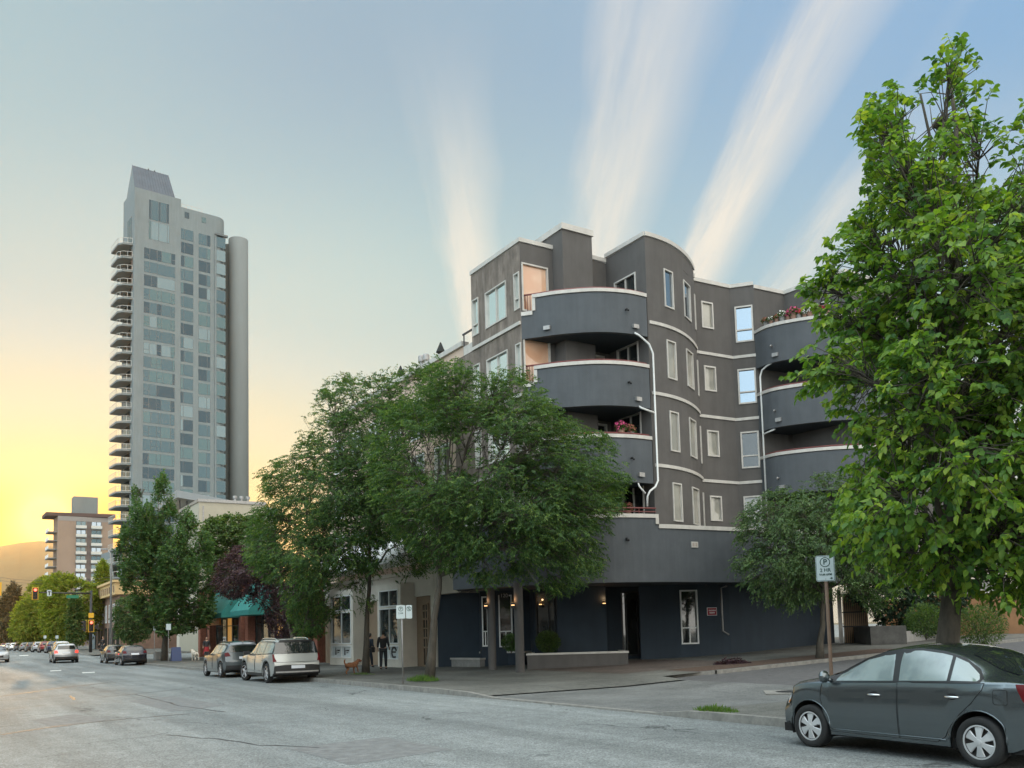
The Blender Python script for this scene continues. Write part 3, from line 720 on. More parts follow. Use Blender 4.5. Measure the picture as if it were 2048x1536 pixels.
for n, (zb, zc) in enumerate(bal):
    b = MB(); b.strip(A[:i0+1], zb, zc-.78, .2); b.strip(A[i0:], zb, zc-.12, .2)
    par = b.build('balcony', M_['stucco_band'], apt)
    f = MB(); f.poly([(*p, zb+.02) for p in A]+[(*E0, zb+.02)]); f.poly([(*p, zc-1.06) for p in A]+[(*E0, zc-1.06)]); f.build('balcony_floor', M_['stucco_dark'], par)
    c = MB(); c.strip(outw(A[i0:], .04), zc-.09, zc+.05, .28); c.strip(outw(A[:i0+1], .04), zc-.78, zc-.62, .28)
    q = A[i0]; dq = (A[i0+1]-A[i0]).normalized(); nq = Vector((dq.y, -dq.x))
    c.prism([q+nq*.043, q+dq*.13+nq*.043, q+dq*.13-nq*.235, q-nq*.235], zc-.62, zc-.12)
    c.build('coping', M_['trim'], par)
    rl = MB(); ip = outw(A, -.16)
    rl.tube([(*p, zc+.13) for p in ip[1:]], .035, 6)
    for k in range(1, len(ip), 5): rl.tube([(*ip[k], zc-.7 if k < i0 else zc), (*ip[k], zc+.13)], .02, 6)
    if n < 3:
        for k in range(1, i0+1): rl.tube([(*ip[k], zc-.66), (*ip[k], zc+.12)], .012, 5)
    rl.build('railing', M_['red_rail'], par)
    vb = MB()
    for kk in (9, 26):                               # little hooded vents
        p = A[kk]; d = (A[kk+1]-A[kk]).normalized(); nn = Vector((d.y, -d.x))
        if n == 2 and kk == 9: continue
        zz = zb+.32; a = Vector((*p, zz))
        vb.obox(a+Vector((*nn, 0))*.05, Vector((*d, 0))*.13, Vector((*nn, -.3))*.07, Vector((0, 0, 1))*.08)
    vb.build_each('vent', M_['steel'], par)
    p = A[24]; d = (A[25]-A[24]).normalized(); nn = Vector((d.y, -d.x))
    MB().tube([(*p, zb+.95), (*(p+nn*.12), zb+.95), (*(p+nn*.2), zb+.86)], .04, 8).build('spout', M_['black'], par)
# red-railed top ledge, lamps on the terrace walls
def dome(p, n, par, r=.11, name='wall_lamp'):
    b = MB(); b.lathe([(0, .14), (r*.6, .12), (r, .04), (r, 0)], p, n, 14); b.build(name, M_['dark_metal'], par, smooth=True)
dome((*(C0+V2*3.05+v2(.533, -.846)*.02), 16.05), (.533, -.846, 0), apt)
# ---- far bowed balconies on the right
arc2 = [R2+v2(-.05, -.02), v2(11.75, 39.45), v2(12.57, 38.84), v2(13.93, 38.31), v2(15.4, 38.2), v2(17.0, 38.8), v2(18.8, 40.2)]
A2 = smooth(arc2)
for n, (zb, zc) in enumerate(bal):
    b = MB(); b.strip(A2, zb, zc-.12, .2); par = b.build('balcony', M_['stucco_band'], apt)
    f = MB(); Q = [(*p,) for p in A2]+[tuple(R4+V2*3+U2*2), tuple(R3)]
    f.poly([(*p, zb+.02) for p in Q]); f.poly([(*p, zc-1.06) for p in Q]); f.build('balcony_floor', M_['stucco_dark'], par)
    c = MB(); c.strip(outw(A2, .04), zc-.09, zc+.05, .28); c.build('coping', M_['trim'], par)
    if n:
        rl = MB(); ip = outw(A2, -.14); rl.tube([(*p, zc+.12) for p in ip], .03, 6)
        for k in range(2, len(ip), 6): rl.tube([(*ip[k], zc), (*ip[k], zc+.12)], .018, 5)
        rl.build('railing', M_['red_rail'], par)
    vb = MB(); p = A2[8]; d = (A2[9]-A2[8]).normalized(); nn = Vector((d.y, -d.x))
    vb.obox(Vector((*p, zb+.32))+Vector((*nn, 0))*.05, Vector((*d, 0))*.13, Vector((*nn, -.3))*.07, Vector((0, 0, 1))*.08)
    vb.tube([(*(p-d*.15), zb+.75), (*(p-d*.15+nn*.12), zb+.75), (*(p-d*.15+nn*.18), zb+.68)], .035, 8); vb.build_each('vent', M_['steel'], par)
dome((*((R3+(R4-R3)*.30)), 16.0), ((R4-R3).y, -(R4-R3).x, 0), apt)
# balcony back walls deep inside on the right
bk = MB(); X0, X1 = v2(12.9, 41.1), v2(18.7, 41.8)
for lv in range(1, 4):
    z0, z1 = levels[lv]
    wall_holes(bk, X0, X1, z0-1.0, z1, [(1.0, 1.35, z0+1.0, z0+1.6), (2.2, 4.3, z0+.3, z0+2.1), (4.6, 5.6, z0+.1, z0+2.2)], .1)
bk.build('terrace_wall', M_['stucco'], apt)
for lv in range(1, 4):
    z0, z1 = levels[lv]
    window(apt, X0, X1, 1.0, 1.35, z0+1.0, z0+1.6, M_['glass'], M_['trim'], fw=.05, set_=.05); window(apt, X0, X1, 2.2, 4.3, z0+.3, z0+2.1, M_['glass'], M_['trim'], fw=.06, set_=.05, vs=(.5,)); window(apt, X0, X1, 4.6, 5.6, z0+.1, z0+2.2, M_['glass'], M_['trim'], fw=.07, set_=.05)
# ---- bowed fascia over the ground floor
FA = smooth([v2(-2.45, 37.0), v2(-.9, 35.8), v2(.9, 34.9), v2(3.5, 34.35), v2(5.75, 34.95), v2(7.6, 35.95), v2(9.5, 37.0), v2(11.8, 38.3), v2(16, 40.6)], 6)
xs = [pix((p.x, p.y, 5))[0] for p in FA]
ki = min(range(len(FA)), key=lambda i: abs(xs[i]-1318))
fb = MB(); fb.strip(FA[:ki+1], ZFAS, 6.02, .25); fb.strip(FA[ki:], ZFAS, ZPOD-.1, .25)
fas = fb.build('fascia', M_['stucco_band'], apt)
c = MB(); c.strip(outw(FA[:ki+1], .05), 6.02, 6.17, .33); c.strip(outw(FA[ki:], .05), ZPOD-.1, ZPOD+.06, .33)
q = FA[ki]; dq = (FA[ki+1]-FA[ki]).normalized(); nq = Vector((dq.y, -dq.x)); c.prism([q+nq*.055, q-dq*.14+nq*.055, q-dq*.14-nq*.28, q-nq*.28], ZPOD+.06, 6.02)
c.build('coping', M_['trim'], fas)
rl = MB(); ip = outw(FA[:ki+1], -.14); rl.tube([(*p, 6.42) for p in ip[10:]], .03, 6); rl.tube([(*p, 6.28) for p in ip[10:]], .02, 6)
for k in range(10, len(ip), 3): rl.tube([(*ip[k], 6.17), (*ip[k], 6.42)], .018, 5)
rl.build('railing', M_['red_rail'], fas)
sf = MB(); Q = [tuple(p) for p in FA]+[tuple(v2(16, 46)), tuple(Wend+V2*8), tuple(Wend)]
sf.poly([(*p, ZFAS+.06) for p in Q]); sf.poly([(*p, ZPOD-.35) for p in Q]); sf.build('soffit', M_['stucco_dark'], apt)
def on_fas(px):
    i = min(range(1, len(FA)-1), key=lambda i: abs(xs[i]-px)); a, b_ = FA[i-1], FA[i+1]; p = on_line(a, b_, px); d = (b_-a).normalized(); return p, d, Vector((d.y, -d.x))
p, d, nn = on_fas(1395); zz = zat(1395, 1089, p); g = MB()
g.obox((*(p+nn*.01), zz), Vector((*d, 0))*.17, Vector((*nn, 0))*.03, Vector((0, 0, .115)))
vn = g.build('vent', M_['trim'], fas); g = MB()
for k in (-1, 1): g.obox((*(p+nn*.03+d*.075*k), zz), Vector((*d, 0))*.055, Vector((*nn, 0))*.016, Vector((0, 0, .075)))
g.build_each('louvre', mat('vent_louvre', (.36, .30, .26), .7), vn)
p, d, nn = on_fas(1259); zz = zat(1259, 1080, p); MB().tube([(*p, zz+.05), (*(p+nn*.1), zz+.05), (*(p+nn*.18), zz-.03)], .05, 8).build('spout', M_['black'], fas)
# ---- downpipes
def pipe(pts, name='downpipe', r=.040, m=None):
    b = MB(); b.tube(pts, r, 8); o = b.build(name, m or M_['white'], apt, smooth=True); return o
def pw(px, py, xy): return (xy[0], xy[1], zat(px, py, xy))
def off(o): return [(x+.28, y-.72, z) for x, y, z in o]
pipe(off([(4.82, 35.62, 13.44), (4.98, 35.66, 13.36), (5.1, 35.72, 13.28), (5.42, 35.88, 13.05), (5.58, 36.0, 12.7), (5.58, 36.0, 7.55), (5.44, 35.85, 7.28), (5.2, 35.7, 7.1), (5.1, 35.75, 6.9), (5.08, 35.78, 6.5)]))
pipe(off([(4.9, 35.75, 10.5), (5.0, 35.72, 10.42), (5.55, 36.0, 10.28)])); pipe(off([(4.72, 35.7, 7.5), (4.78, 35.68, 7.3), (5.02, 35.72, 7.0)]), r=.035)
e = R2+v2(.02, -.32)
pipe([(11.85, 39.5, 13.42), (11.7, 39.65, 13.36), (e.x+.1, e.y, 13.25), (e.x, e.y, 12.95), (e.x, e.y, 6.0)]); pipe([(11.85, 39.5, 10.42), (e.x, e.y, 10.3)])
# ---- ground floor: recessed walls, columns, doors, windows
def near(px, Y): p = at(px, 1250, Y); return v2(p.x, p.y)
G = [near(875, 41.9), near(959, 41.2), near(961, 40.2), near(1060, 40.4), near(1068, 39.6), near(1113, 39.3), near(1114.5, 38.2), near(1213, 38.2), near(1213.5, 40.0), near(1279, 40.2), near(1280, 39.0), near(1360, 39.1), near(1398, 39.3), near(1460, 39.9), near(1560, 42.2), near(1668, 45.2)]
gfl = MB(); slots = {2: [(963.8, 976.6, 1193, 1293), (997.6, 1024.5, 1190, 1294)], 4: [(1072, 1112, 1185, 1290)], 8: [(1243, 1278, 1183, 1312)], 11: [(1360, 1398, 1180, 1288)]}
gw = []
for i in range(len(G)-1):
    a, b_ = G[i], G[i+1]; hs = []
    ii = i
    for x0, x1, y1, y0 in slots.get(ii, []) if ii != 11 else [(1359.5, 1399, 1180, 1288)]:
        k0_, k1_ = max(.03, (on_line(a, b_, x0)-a).length), min((b_-a).length-.03, (on_line(a, b_, x1)-a).length); pm = on_line(a, b_, (x0+x1)/2)
        if ii == 11: k0_ = .04; k1_ = (b_-a).length-.04
        hs.append((k0_, k1_, zat((x0+x1)/2, y0, pm), zat((x0+x1)/2, y1, pm))); gw.append((a, b_, *hs[-1], ii))
    wall_holes(gfl, a, b_, -.1, ZFAS+.06, hs, .1)
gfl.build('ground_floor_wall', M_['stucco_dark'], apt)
for a, b_, k0_, k1_, z0, z1, ii in gw:
    if ii == 8: window(apt, a, b_, k0_, k1_, z0, z1, M_['glass'], M_['dark_metal'], fw=.06, set_=.08, vs=(.3,), name='entrance_door')
    elif ii == 4: window(apt, a, b_, k0_, k1_, z0, z1, M_['glass'], M_['dark_metal'], fw=.05, set_=.08, vs=(.64,), name='entrance_door')
    else:
        w = window(apt, a, b_, k0_, k1_, z0, z1, M_['glass'], M_['white'], fw=.055, set_=.06, proud=.03, hs=(.30,))
        d = (b_-a).normalized(); n = Vector((d.y, -d.x)); km = (k0_+k1_)/2
        MB().obox((*(a+d*km-n*.01), (z0+z0+(z1-z0)*.3)/2), Vector((*d, 0))*.025, Vector((*n, 0))*.025, Vector((0, 0, (z1-z0)*.15-.03))).build('glazing_bar', M_['white'], w)
cols = []
for px, py, r in ((985, 1337, .165), (1040.5, 1341, .175)):
    g0 = gnd(px, py, .26); cb = MB(); cb.lathe([(r, .0), (r, ZFAS+.1-.0)], (g0.x, g0.y, .0), (0, 0, 1), 24); cb.build('column', M_['stucco'], apt, smooth=True); cols.append((g0, r))
M_['lamp_glow'] = mat('lit_lamp_glass', (.9, .7, .45), .4, emit=(1.0, .55, .22), estr=3.0)
def sconce(p, n, z):
    """cylinder up-and-down wall light with two slots"""
    p = Vector((p[0], p[1], z)); n = Vector((n[0], n[1], 0)).normalized(); c = p+n*.1
    b = MB(); b.lathe([(.0, .13), (.075, .13), (.075, .045), (.06, .04), (.06, .012), (.075, .01), (.075, -.10), (0, -.10)], c, (0, 0, 1), 14); b.obox(p+n*.03, n*.04, n.cross(Vector((0, 0, 1)))*.03, Vector((0, 0, .05)))
    o = b.build('wall_lamp', M_['dark_metal'], apt)
    g = MB(); g.lathe([(.062, .038), (.066, .03), (.066, .016), (.062, .012)], c, (0, 0, 1), 14); g.lathe([(0, .132), (.06, .132)], c, (0, 0, 1), 14); g.build('lamp_glass', M_['lamp_glow'], o)
    l = bpy.data.lights.new('lamp_light', 'POINT'); l.energy = 2.2; l.color = (1, .55, .25); l.shadow_soft_size = .04
    lo_ = bpy.data.objects.new('lamp_light', l); COL.objects.link(lo_); lo_.parent = o; lo_.location = c+Vector((0, 0, .24))-ORG
for g0, r in cols: sconce(v2(g0.x, g0.y)+v2(-.72, -.69).normalized()*r, (-.9, -.45), zat(980, 1213, (g0.x, g0.y)))
a, b_ = G[4], G[5]; n = v2((b_-a).y, -(b_-a).x); pp = on_line(a, b_, 1083); sconce(pp, n, zat(1083, 1210, pp))
a, b_ = G[6], G[7]; n = v2((b_-a).y, -(b_-a).x); pp = on_line(a, b_, 1209); sconce(pp, n, zat(1209, 1208, pp))
# house number board and red notice
a, b_ = G[2], G[3]; d = (b_-a).normalized(); n = Vector((d.y, -d.x)); pp = on_line(a, b_, 1009)+n*.06; zz = zat(1009, 1193, pp)
nb = MB().obox((*pp, zz), Vector((*d, 0))*.21, Vector((*n, 0))*.012, Vector((0, 0, .155))).build('number_board', M_['black'], apt)
text_mesh('lettering', '120', .23, (*(pp+n*.016), zz+.035), Vector((*d, 0)), (0, 0, 1), M_['trim'], nb)
g = MB()
for k in range(0): g.obox((*(pp+n*.014+d*(-.15+.037*k)), zz-.105), Vector((*d, 0))*.012, Vector((*n, 0))*.004, Vector((0, 0, .018)))
a, b_ = G[12], G[13]; d = (b_-a).normalized(); n = Vector((d.y, -d.x)); pp = on_line(a, b_, 1424)+n*.02; zz = zat(1424, 1223, pp)
rs = thing('wall_notice', (*pp, zz), 'small red notice with a white border on the dark grey wall', 'sign')
MB().obox((*pp, zz), Vector((*d, 0))*.25, Vector((*n, 0))*.01, Vector((0, 0, .175))).build('border', M_['white'], rs)
MB().obox((*(pp+n*.004), zz), Vector((*d, 0))*.23, Vector((*n, 0))*.01, Vector((0, 0, .155))).build('panel', mat('red_sign', (.30, .012, .028), .5), rs)
g = MB(); rr = random.Random(3)
for row, z in ((0, .045), (1, -.055)):
    x = -.17+.03*row
    while x < .17-.03*row:
        wd = rr.uniform(.012, .024); g.obox((*(pp+n*.016+d*(x+wd/2)), zz+z), Vector((*d, 0))*(wd/2), Vector((*n, 0))*.002, Vector((0, 0, rr.uniform(.022, .032)))); x += wd+.012
g.build('lettering', M_['white'], rs)
ORG = Vector((C0.x, C0.y, GB))
# drain pipe low on the wall
a, b_ = G[13], G[14]; n = v2((b_-a).y, -(b_-a).x).normalized(); pp = on_line(a, b_, 1441)+n*.1
pipe([(*(pp+V2*.35), zat(1441, 1172, pp)), (*pp, zat(1441, 1176, pp)), (*pp, zat(1443, 1262, pp)), (*(pp+n*.1+V2*.25), zat(1443, 1270, pp))], m=M_['steel'])
# ---- masonry in front
def wall_box(name, px0, y0, px1, y1, h, th, label, cat, m, capm=None, zbase=.18):
    a, b_ = gnd(px0, y0, zbase), gnd(px1, y1, zbase); a, b_ = v2(a.x, a.y), v2(b_.x, b_.y); d = (b_-a).normalized(); n = Vector((-d.y, d.x))
    r = thing(name, (a.x, a.y, zbase), label, cat)
    w = MB(); w.strip([a, b_], zbase-.25, zbase+h, .22); w.strip([b_-d*.22+n*.22, b_-d*.22+n*th], zbase-.25, zbase+h, -.22) ; w.strip([a+d*.0+n*.22, a+n*th], zbase-.25, zbase+h, -.22); w.strip([a+n*th, b_+n*th], zbase-.25, zbase+h, -.22)
    w.build('wall', m, r)
    c = MB(); o = .035; c.strip([a-n*o-d*o, b_-n*o+d*o], zbase+h, zbase+h+.075, .29); c.strip([b_-d*.25+n*.256, b_-d*.25+n*th], zbase+h, zbase+h+.075, -.27); c.strip([a+n*.256, a+n*th], zbase+h, zbase+h+.075, -.27)
    c.build('coping', capm or M_['trim'], r)
    s = MB(); s.poly([(*(a+n*.2+d*.2), zbase+h-.12), (*(b_+n*.2-d*.2), zbase+h-.12), (*(b_+n*(th-.2)-d*.2), zbase+h-.12), (*(a+n*(th-.2)+d*.2), zbase+h-.12)]); s.build('soil', M_['bark'], r)
    return a, b_, n, d
wall_box('planter_wall', 1055, 1341, 1257, 1336, .60, 2.0, 'long grey planter wall with white coping in front of the entrance', 'planter', M_['stucco'])
wall_box('planter_wall', 876, 1334, 960, 1336, .36, 1.2, 'low pale planter at the left end of the grey block', 'planter', M_['concrete'], M_['trim'])
wall_box('planter_wall', 1345, 1327, 1413, 1325, .56, .9, 'short grey planter ledge below the tall ground-floor window', 'planter', M_['stucco'])
wall_box('planter_wall', 961, 1334, 1050, 1334, .62, 1.0, 'dark planter between and behind the two round entrance columns', 'planter', M_['stucco_dark'])
a = gnd(1302, 1320, .3); b_ = gnd(1346, 1320, .3); r = thing('bench', tuple(a), 'dark plank bench against the wall beside the planter ledge', 'bench')
MB().bar(a+Vector((0, .2, .42)), b_+Vector((0, .2, .42)), .38, .06).build('seat', mat('dark_wood', (.06, .035, .025), .7), r)
g = MB()
for f in (.1, .9): q = a.lerp(b_, f)+Vector((0, .2, 0)); g.obox(q+Vector((0, 0, .19)), (.05, 0, 0), (0, .16, 0), (0, 0, .2))
g.build_each('leg', M_['black'], r)
# ------------------------------------------------------------------ buildings along the street and beyond
M_['cream'] = mat('cream_stucco', (.60, .55, .47), .85, var=.10, scale=1.2, bump=.2)
M_['peach'] = mat('peach_stucco', (.56, .42, .33), .85, var=.10, scale=.8)
M_['tan'] = mat('tan_panel', (.27, .19, .125), .8, var=.12, scale=2)
M_['brick'] = paving('red_brick', (.24, .085, .055), (.29, .115, .075), (.23, .075), joint=1.2, rot=0, brick=True)
M_['teal'] = mat('teal_canvas', (.02, .17, .15), .8, var=.15, scale=3)
M_['orange'] = mat('orange_board', (.75, .22, .03), .6, var=.08, scale=3)
M_['tower'] = mat('pale_concrete', (.185, .212, .215), .85, streak=.08, var=.07, scale=.25)
M_['tower_dark'] = mat('grey_concrete', (.18, .195, .19), .85, var=.10, scale=.3, stretch=(1, 1, .2))
M_['brown'] = mat('brown_render', (.30, .215, .16), .9, var=.08, scale=.2)
def P3(s, t, z): return tuple(st(s, t, z))
def sbox(b, s0, s1, t0, t1, z0, z1, mi=0):
    v = [P3(s, t, z) for z in (z0, z1) for s, t in ((s0, t0), (s1, t0), (s1, t1), (s0, t1))]
    return b.add(v, [(0,1,2,3),(7,6,5,4),(4,5,1,0),(5,6,2,1),(6,7,3,2),(7,4,0,3)], mi)
# ---- cream building with the shop next door
TW = 19.35
s0c = 34.95; s1c = Fs(655, 1318, TW)[0]+.3
ztop = 14.75
crm = thing('shop_building', P3(s0c, TW, .2), 'peach and cream building with a white-framed corner shop behind the two leafy street trees', 'shop building')
wb = MB(); hs = []
nf = 6; Lc = s1c-s0c
for r_, (z0, z1) in enumerate(((5.6, 7.6), (8.6, 10.6), (11.4, 13.4))):
    for k in range(nf):
        k0_ = 1.0+k*(Lc-1.4)/nf; hs.append((k0_, k0_+1.5, z0, z1))
a, b_ = st(s1c, TW+.35).xy, st(s0c, TW+.35).xy
wall_holes(wb, a, b_, 4.3, ztop, hs, .15)
wb.poly([P3(s0c, TW+.35, 4.3), P3(s0c, TW+12, 4.3), P3(s0c, TW+12, ztop), P3(s0c, TW+.35, ztop)]); wb.poly([P3(s1c, TW+.35, 0), P3(s1c, TW+.35, ztop), P3(s1c, TW+12, ztop), P3(s1c, TW+12, 0)])
wb.poly([P3(s0c, TW+.35, ztop-.4), P3(s1c, TW+.35, ztop-.4), P3(s1c, TW+12, ztop-.4), P3(s0c, TW+12, ztop-.4)])
wb.build('wall', M_['peach'], crm)
for h in hs: window(crm, a, b_, *h, M_['glass_sky'] if h[2] < 8 or rng.random() < .5 else M_['glass'], M_['white'], fw=.07, set_=.1, proud=.03, vs=(.5,))
c = MB(); sbox(c, s0c-.05, s1c+.05, TW+.22, TW+.6, ztop, ztop+.22); c.build('coping', M_['trim'], crm)
# shop front: tan wall, two white window boxes, pier and fascia
zf = 4.3
sx = lambda px, t=TW: Fs(px, 1325, t)[0]
sw = MB(); sbox(sw, sx(875), sx(875)+.35, TW-.12, TW+.5, 0, zf+.6); sw.build('pier', M_['cream'], crm)
sw = MB(); sbox(sw, sx(864), s1c, TW, TW+.3, 0, zf); sw.build('tan_wall', M_['tan'], crm)
sw = MB(); sbox(sw, s0c, s1c, TW-.1, TW+.33, zf-.75, zf+.55); sbox(sw, s0c+.02, s1c-.02, TW-.28, TW-.102, zf+.35, zf+.53); sw.build('shop_fascia', M_['cream'], crm)
sw = MB(); sw.add([P3(s0c+2.5, TW-1.7, zf+1.05), P3(s1c-1, TW-1.7, zf+1.05), P3(s1c-1, TW-.1, zf+2.3), P3(s0c+2.5, TW-.1, zf+2.3), P3(s0c+2.5, TW-1.7, zf+.85), P3(s1c-1, TW-1.7, zf+.85), P3(s1c-1, TW-.1, zf+.85), P3(s0c+2.5, TW-.1, zf+.85)], [(0,1,2,3),(4,7,6,5),(0,4,5,1),(0,3,7,4),(1,5,6,2)])
sw.build('awning', mat('white_canvas', (.80, .78, .76), .8), crm)
TB = TW-.85
for n, (x0, x1) in enumerate(((756, 803), (660, 707))):
    sa, sb_ = Fs(x1, 1325, TB)[0], Fs(x0, 1325, TB)[0]
    hz = [(.28, (sb_-sa)-.28, .55, 1.22), (.28, (sb_-sa)-.28, 1.30, 3.05), (.28, (sb_-sa)-.28, 3.13, 3.95)]
    q = MB(); aa, bb = st(sb_, TB).xy, st(sa, TB).xy
    L_ = sb_-sa
    hz = [(L_-h[1], L_-h[0], h[2], h[3]) for h in hz]
    wall_holes(q, aa, bb, 0, zf-.05, hz, .1)
    q.poly([P3(sa, TB, 0), P3(sa, TW, 0), P3(sa, TW, zf-.05), P3(sa, TB, zf-.05)]); q.poly([P3(sb_, TB, 0), P3(sb_, TB, zf-.05), P3(sb_, TW, zf-.05), P3(sb_, TW, 0)])
    q.poly([P3(sa, TB, zf-.05), P3(sa, TW, zf-.05), P3(sb_, TW, zf-.05), P3(sb_, TB, zf-.05)])
    sbx = q.build('window_bay', M_['cream'], crm)
    for i, h in enumerate(hz):
        w = window(sbx, aa, bb, *h, M_['glass_shop'] if i else mat('frosted_panel', (.48, .52, .52), .5), M_['white'], fw=.05, set_=.06, proud=.02, vs=(.5,), name='shop_window')
        if i == 0:
            g = MB(); d = (bb-aa).normalized(); nn = Vector((d.y, -d.x))
            for f in ((.12, .58) if n else ()):           # dark emblem and lines of small lettering on each lower panel
                km = h[0]+(h[1]-h[0])*f+.16; O = lambda k, z: Vector((*(aa+d*(km+k)-nn*.05), z))
                for dk, zz, rw_, rh in ((0, 1.06, .05, .05), (0, .92, .07, .09), (-.05, .78, .035, .08), (.05, .78, .035, .08), (.09, .93, .05, .025)): g.obox(O(dk, zz), Vector((*d, 0))*rw_, Vector((*nn, 0))*.004, Vector((0, 0, rh)))
                for j in range(6): g.obox(O(.24+j*.07, .95), Vector((*d, 0))*.025, Vector((*nn, 0))*.004, Vector((0, 0, .04)))
                for j in range(4): g.obox(O(.27+j*.07, .83), Vector((*d, 0))*.022, Vector((*nn, 0))*.004, Vector((0, 0, .022)))
            if not n:
                km = (h[0]+h[1])/2+.45
                for j in range(14):
                    t = j/14*math.tau*.8+.5; g.obox(Vector((*(aa+d*(km+.26*math.cos(t))-nn*.05), .88+.25*math.sin(t))), Vector((*d, 0))*.07, Vector((*nn, 0))*.004, Vector((0, 0, .055)))
                g.obox(Vector((*(aa+d*km-nn*.05), .9)), Vector((*d, 0))*.2, Vector((*nn, 0))*.0045, Vector((0, 0, .04)))
            if g.v: g.build('window_lettering', M_['black'], w)
hd = [(sx(862), sx(846))]; aa, bb = st(sx(846), TW-.012).xy, st(sx(862), TW-.012).xy
window(crm, aa, bb, .1, (bb-aa).length-.1, .2, 3.2, M_['glass'], M_['tan'], fw=.08, set_=-.01, proud=.05, vs=(.5,), hs=(.3, .45, .6, .75, .88), name='shop_door')
aa, bb = st(sx(742), TW-.012).xy, st(sx(712), TW-.012).xy
window(crm, aa, bb, .1, (bb-aa).length-.1, .3, 3.9, M_['glass'], M_['tan'], fw=.09, set_=-.01, proud=.05, vs=(.5,), hs=(.78,), name='shop_door')
# stack vents on the roof, closed parasols on the roof terrace
for px, py, h in ((843, 712, 1.0), (852, 709, 1.0)):
    p = on_t(px, py, TW+2.6); r = thing('roof_vent', (p.x, p.y, ztop-.4), 'round metal flue with a cap on the peach building, %s of the pair' % ('left' if px == 843 else 'right'), 'roof vent', 'roof flues')
    MB().lathe([(.12, 0), (.12, p.z-ztop+.1)], (p.x, p.y, ztop-.4), (0, 0, 1), 12).build('flue', M_['steel'], r, smooth=True)
    MB().lathe([(.05, 0), (.19, .02), (.19, .3), (.15, .36), (0, .36)], (p.x, p.y, p.z-.35), (0, 0, 1), 12).build('cap', M_['steel'], r)
for px, y0, y1, t, lb in ((881, 684, 760, TW+.9, 'taller'), (801, 731, 790, TW+1.2, 'lower, more distant')):
    p = on_t(px, y0, t); r = thing('closed_parasol', (p.x, p.y, p.z-2.7), 'closed black parasol on the roof terrace, the %s of the two' % lb, 'parasol', 'closed parasols')
    b = MB(); b.lathe([(.0, 0), (.03, -.02), (.11, -.22), (.235, -.52), (.16, -.56), (.10, -.62), (.15, -1.0), (.17, -1.3), (.13, -1.6), (.10, -1.75), (.03, -1.78)], p, (0, 0, 1), 10); b.build('canopy', mat('black_canvas', (.022, .024, .022), .9), r)
    MB().tube([p-Vector((0, 0, 2.7)), p-Vector((0, 0, 1.7))], .03, 6).build('pole', M_['dark_metal'], r)
# terrace rail and planter above the lower part of the grey block
ORG = Vector((C0.x, C0.y, GB))
g = MB(); sbox(g, 33.3, 34.5, TW+.1, TW+.5, 14.0, 14.55); g.build('terrace_parapet', M_['trim'], apt)
rl = MB()
for s in (33.3, 34.0, 34.8): rl.bar(P3(s, TW+.3, 14.0), P3(s, TW+.3, 15.25), .06)
rl.bar(P3(33.3, TW+.3, 15.25), P3(34.9, TW+.3, 15.25), .07); rl.build('terrace_rail', M_['dark_metal'], apt)
# ---- green hoarding
hb = thing('hoarding', P3(s1c+.5, TW+.4, .2), 'dark green hoarding between the cream shop and the brick shop', 'hoarding')
q = MB()
for k in range(5): sbox(q, s1c+.35+k*1.1, s1c+1.42+k*1.1, TW+.5, TW+.56, .2, 4.2)
q.build('panel', mat('green_paint', (.012, .10, .060), .6, var=.3, scale=.8), hb)
q = MB(); sbox(q, s1c+.9, s1c+1.7, TW+.44, TW+.499, 2.9, 3.6); q.build('notice', M_['white'], hb)
# ---- brick shop with teal awnings
sb0 = s1c+5.9; sb1 = 84.0
bk = thing('brick_shop', P3(sb0, TW, .2), 'low brick shop row with teal awnings and an orange sign board', 'shop building')
def FZ(px, py): return Fs(px, py, TW)
q = MB(); sbox(q, sb0, sb1, TW+.55, TW+9, .0, 5.6); q.build('back_wall', mat('shop_wall', (.33, .31, .29), .9, var=.15, scale=.7), bk)
q = MB(); piers = [FZ(x, 1250)[0] for x in (636, 612, 497, 484, 420)]
for s in piers+[sb1-.6]: 
    q = MB(); sbox(q, s, s+.75, TW-.05, TW+.5, 0, 6.0); q.build('pier', M_['brick'], bk)
q = MB(); sbox(q, sb0, sb1, TW+.1, TW+.548, 3.75, 4.05); q.build('lintel', M_['dark_metal'], bk)
q = MB(); sbox(q, piers[2]+1, piers[3]+14, TW+.3, TW+.546, 4.06, 6.2); q.build('upper_wall', M_['tan'], bk)
wins_s = [(sb0+.9, piers[1]-.2), (piers[1]+1, piers[2]-.2), (piers[3]+1, piers[4]-.2), (piers[4]+1, sb1-.8)]
for k, (sa, sb_) in enumerate(wins_s):
    n = max(2, int((sb_-sa)/1.6)); aa, bb = st(sb_, TW+.52).xy, st(sa, TW+.52).xy
    for i in range(n):
        L_ = (sb_-sa)/n; window(bk, aa, bb, i*L_+.06, (i+1)*L_-.06, .5, 3.7, M_['glass_shop'] if (i+k) % 4 else mat('lit_window', (.45, .25, .08), .6, emit=(1, .5, .12), estr=.35), M_['dark_metal'], fw=.08, set_=-.01, proud=.06, hs=(.72,), name='shop_window')
for x0, x1 in ((540, 500), (482, 427)):
    sa, sb_ = FZ(x0, 1220)[0], FZ(x1, 1220)[0]; z0, z1 = 3.75, 5.9
    q = MB(); q.add([P3(sa, TW-1.5, z0), P3(sb_, TW-1.5, z0), P3(sb_, TW+.2, z1), P3(sa, TW+.2, z1), P3(sa, TW-1.5, z0-.35), P3(sb_, TW-1.5, z0-.35), P3(sa, TW+.2, z0-.35), P3(sb_, TW+.2, z0-.35)], [(0,1,2,3),(0,4,5,1),(0,3,6,4),(1,5,7,2),(4,6,7,5)])
    q.build('awning', M_['teal'], bk)
sa, sb_ = FZ(441, 1240)[0], FZ(403, 1240)[0]
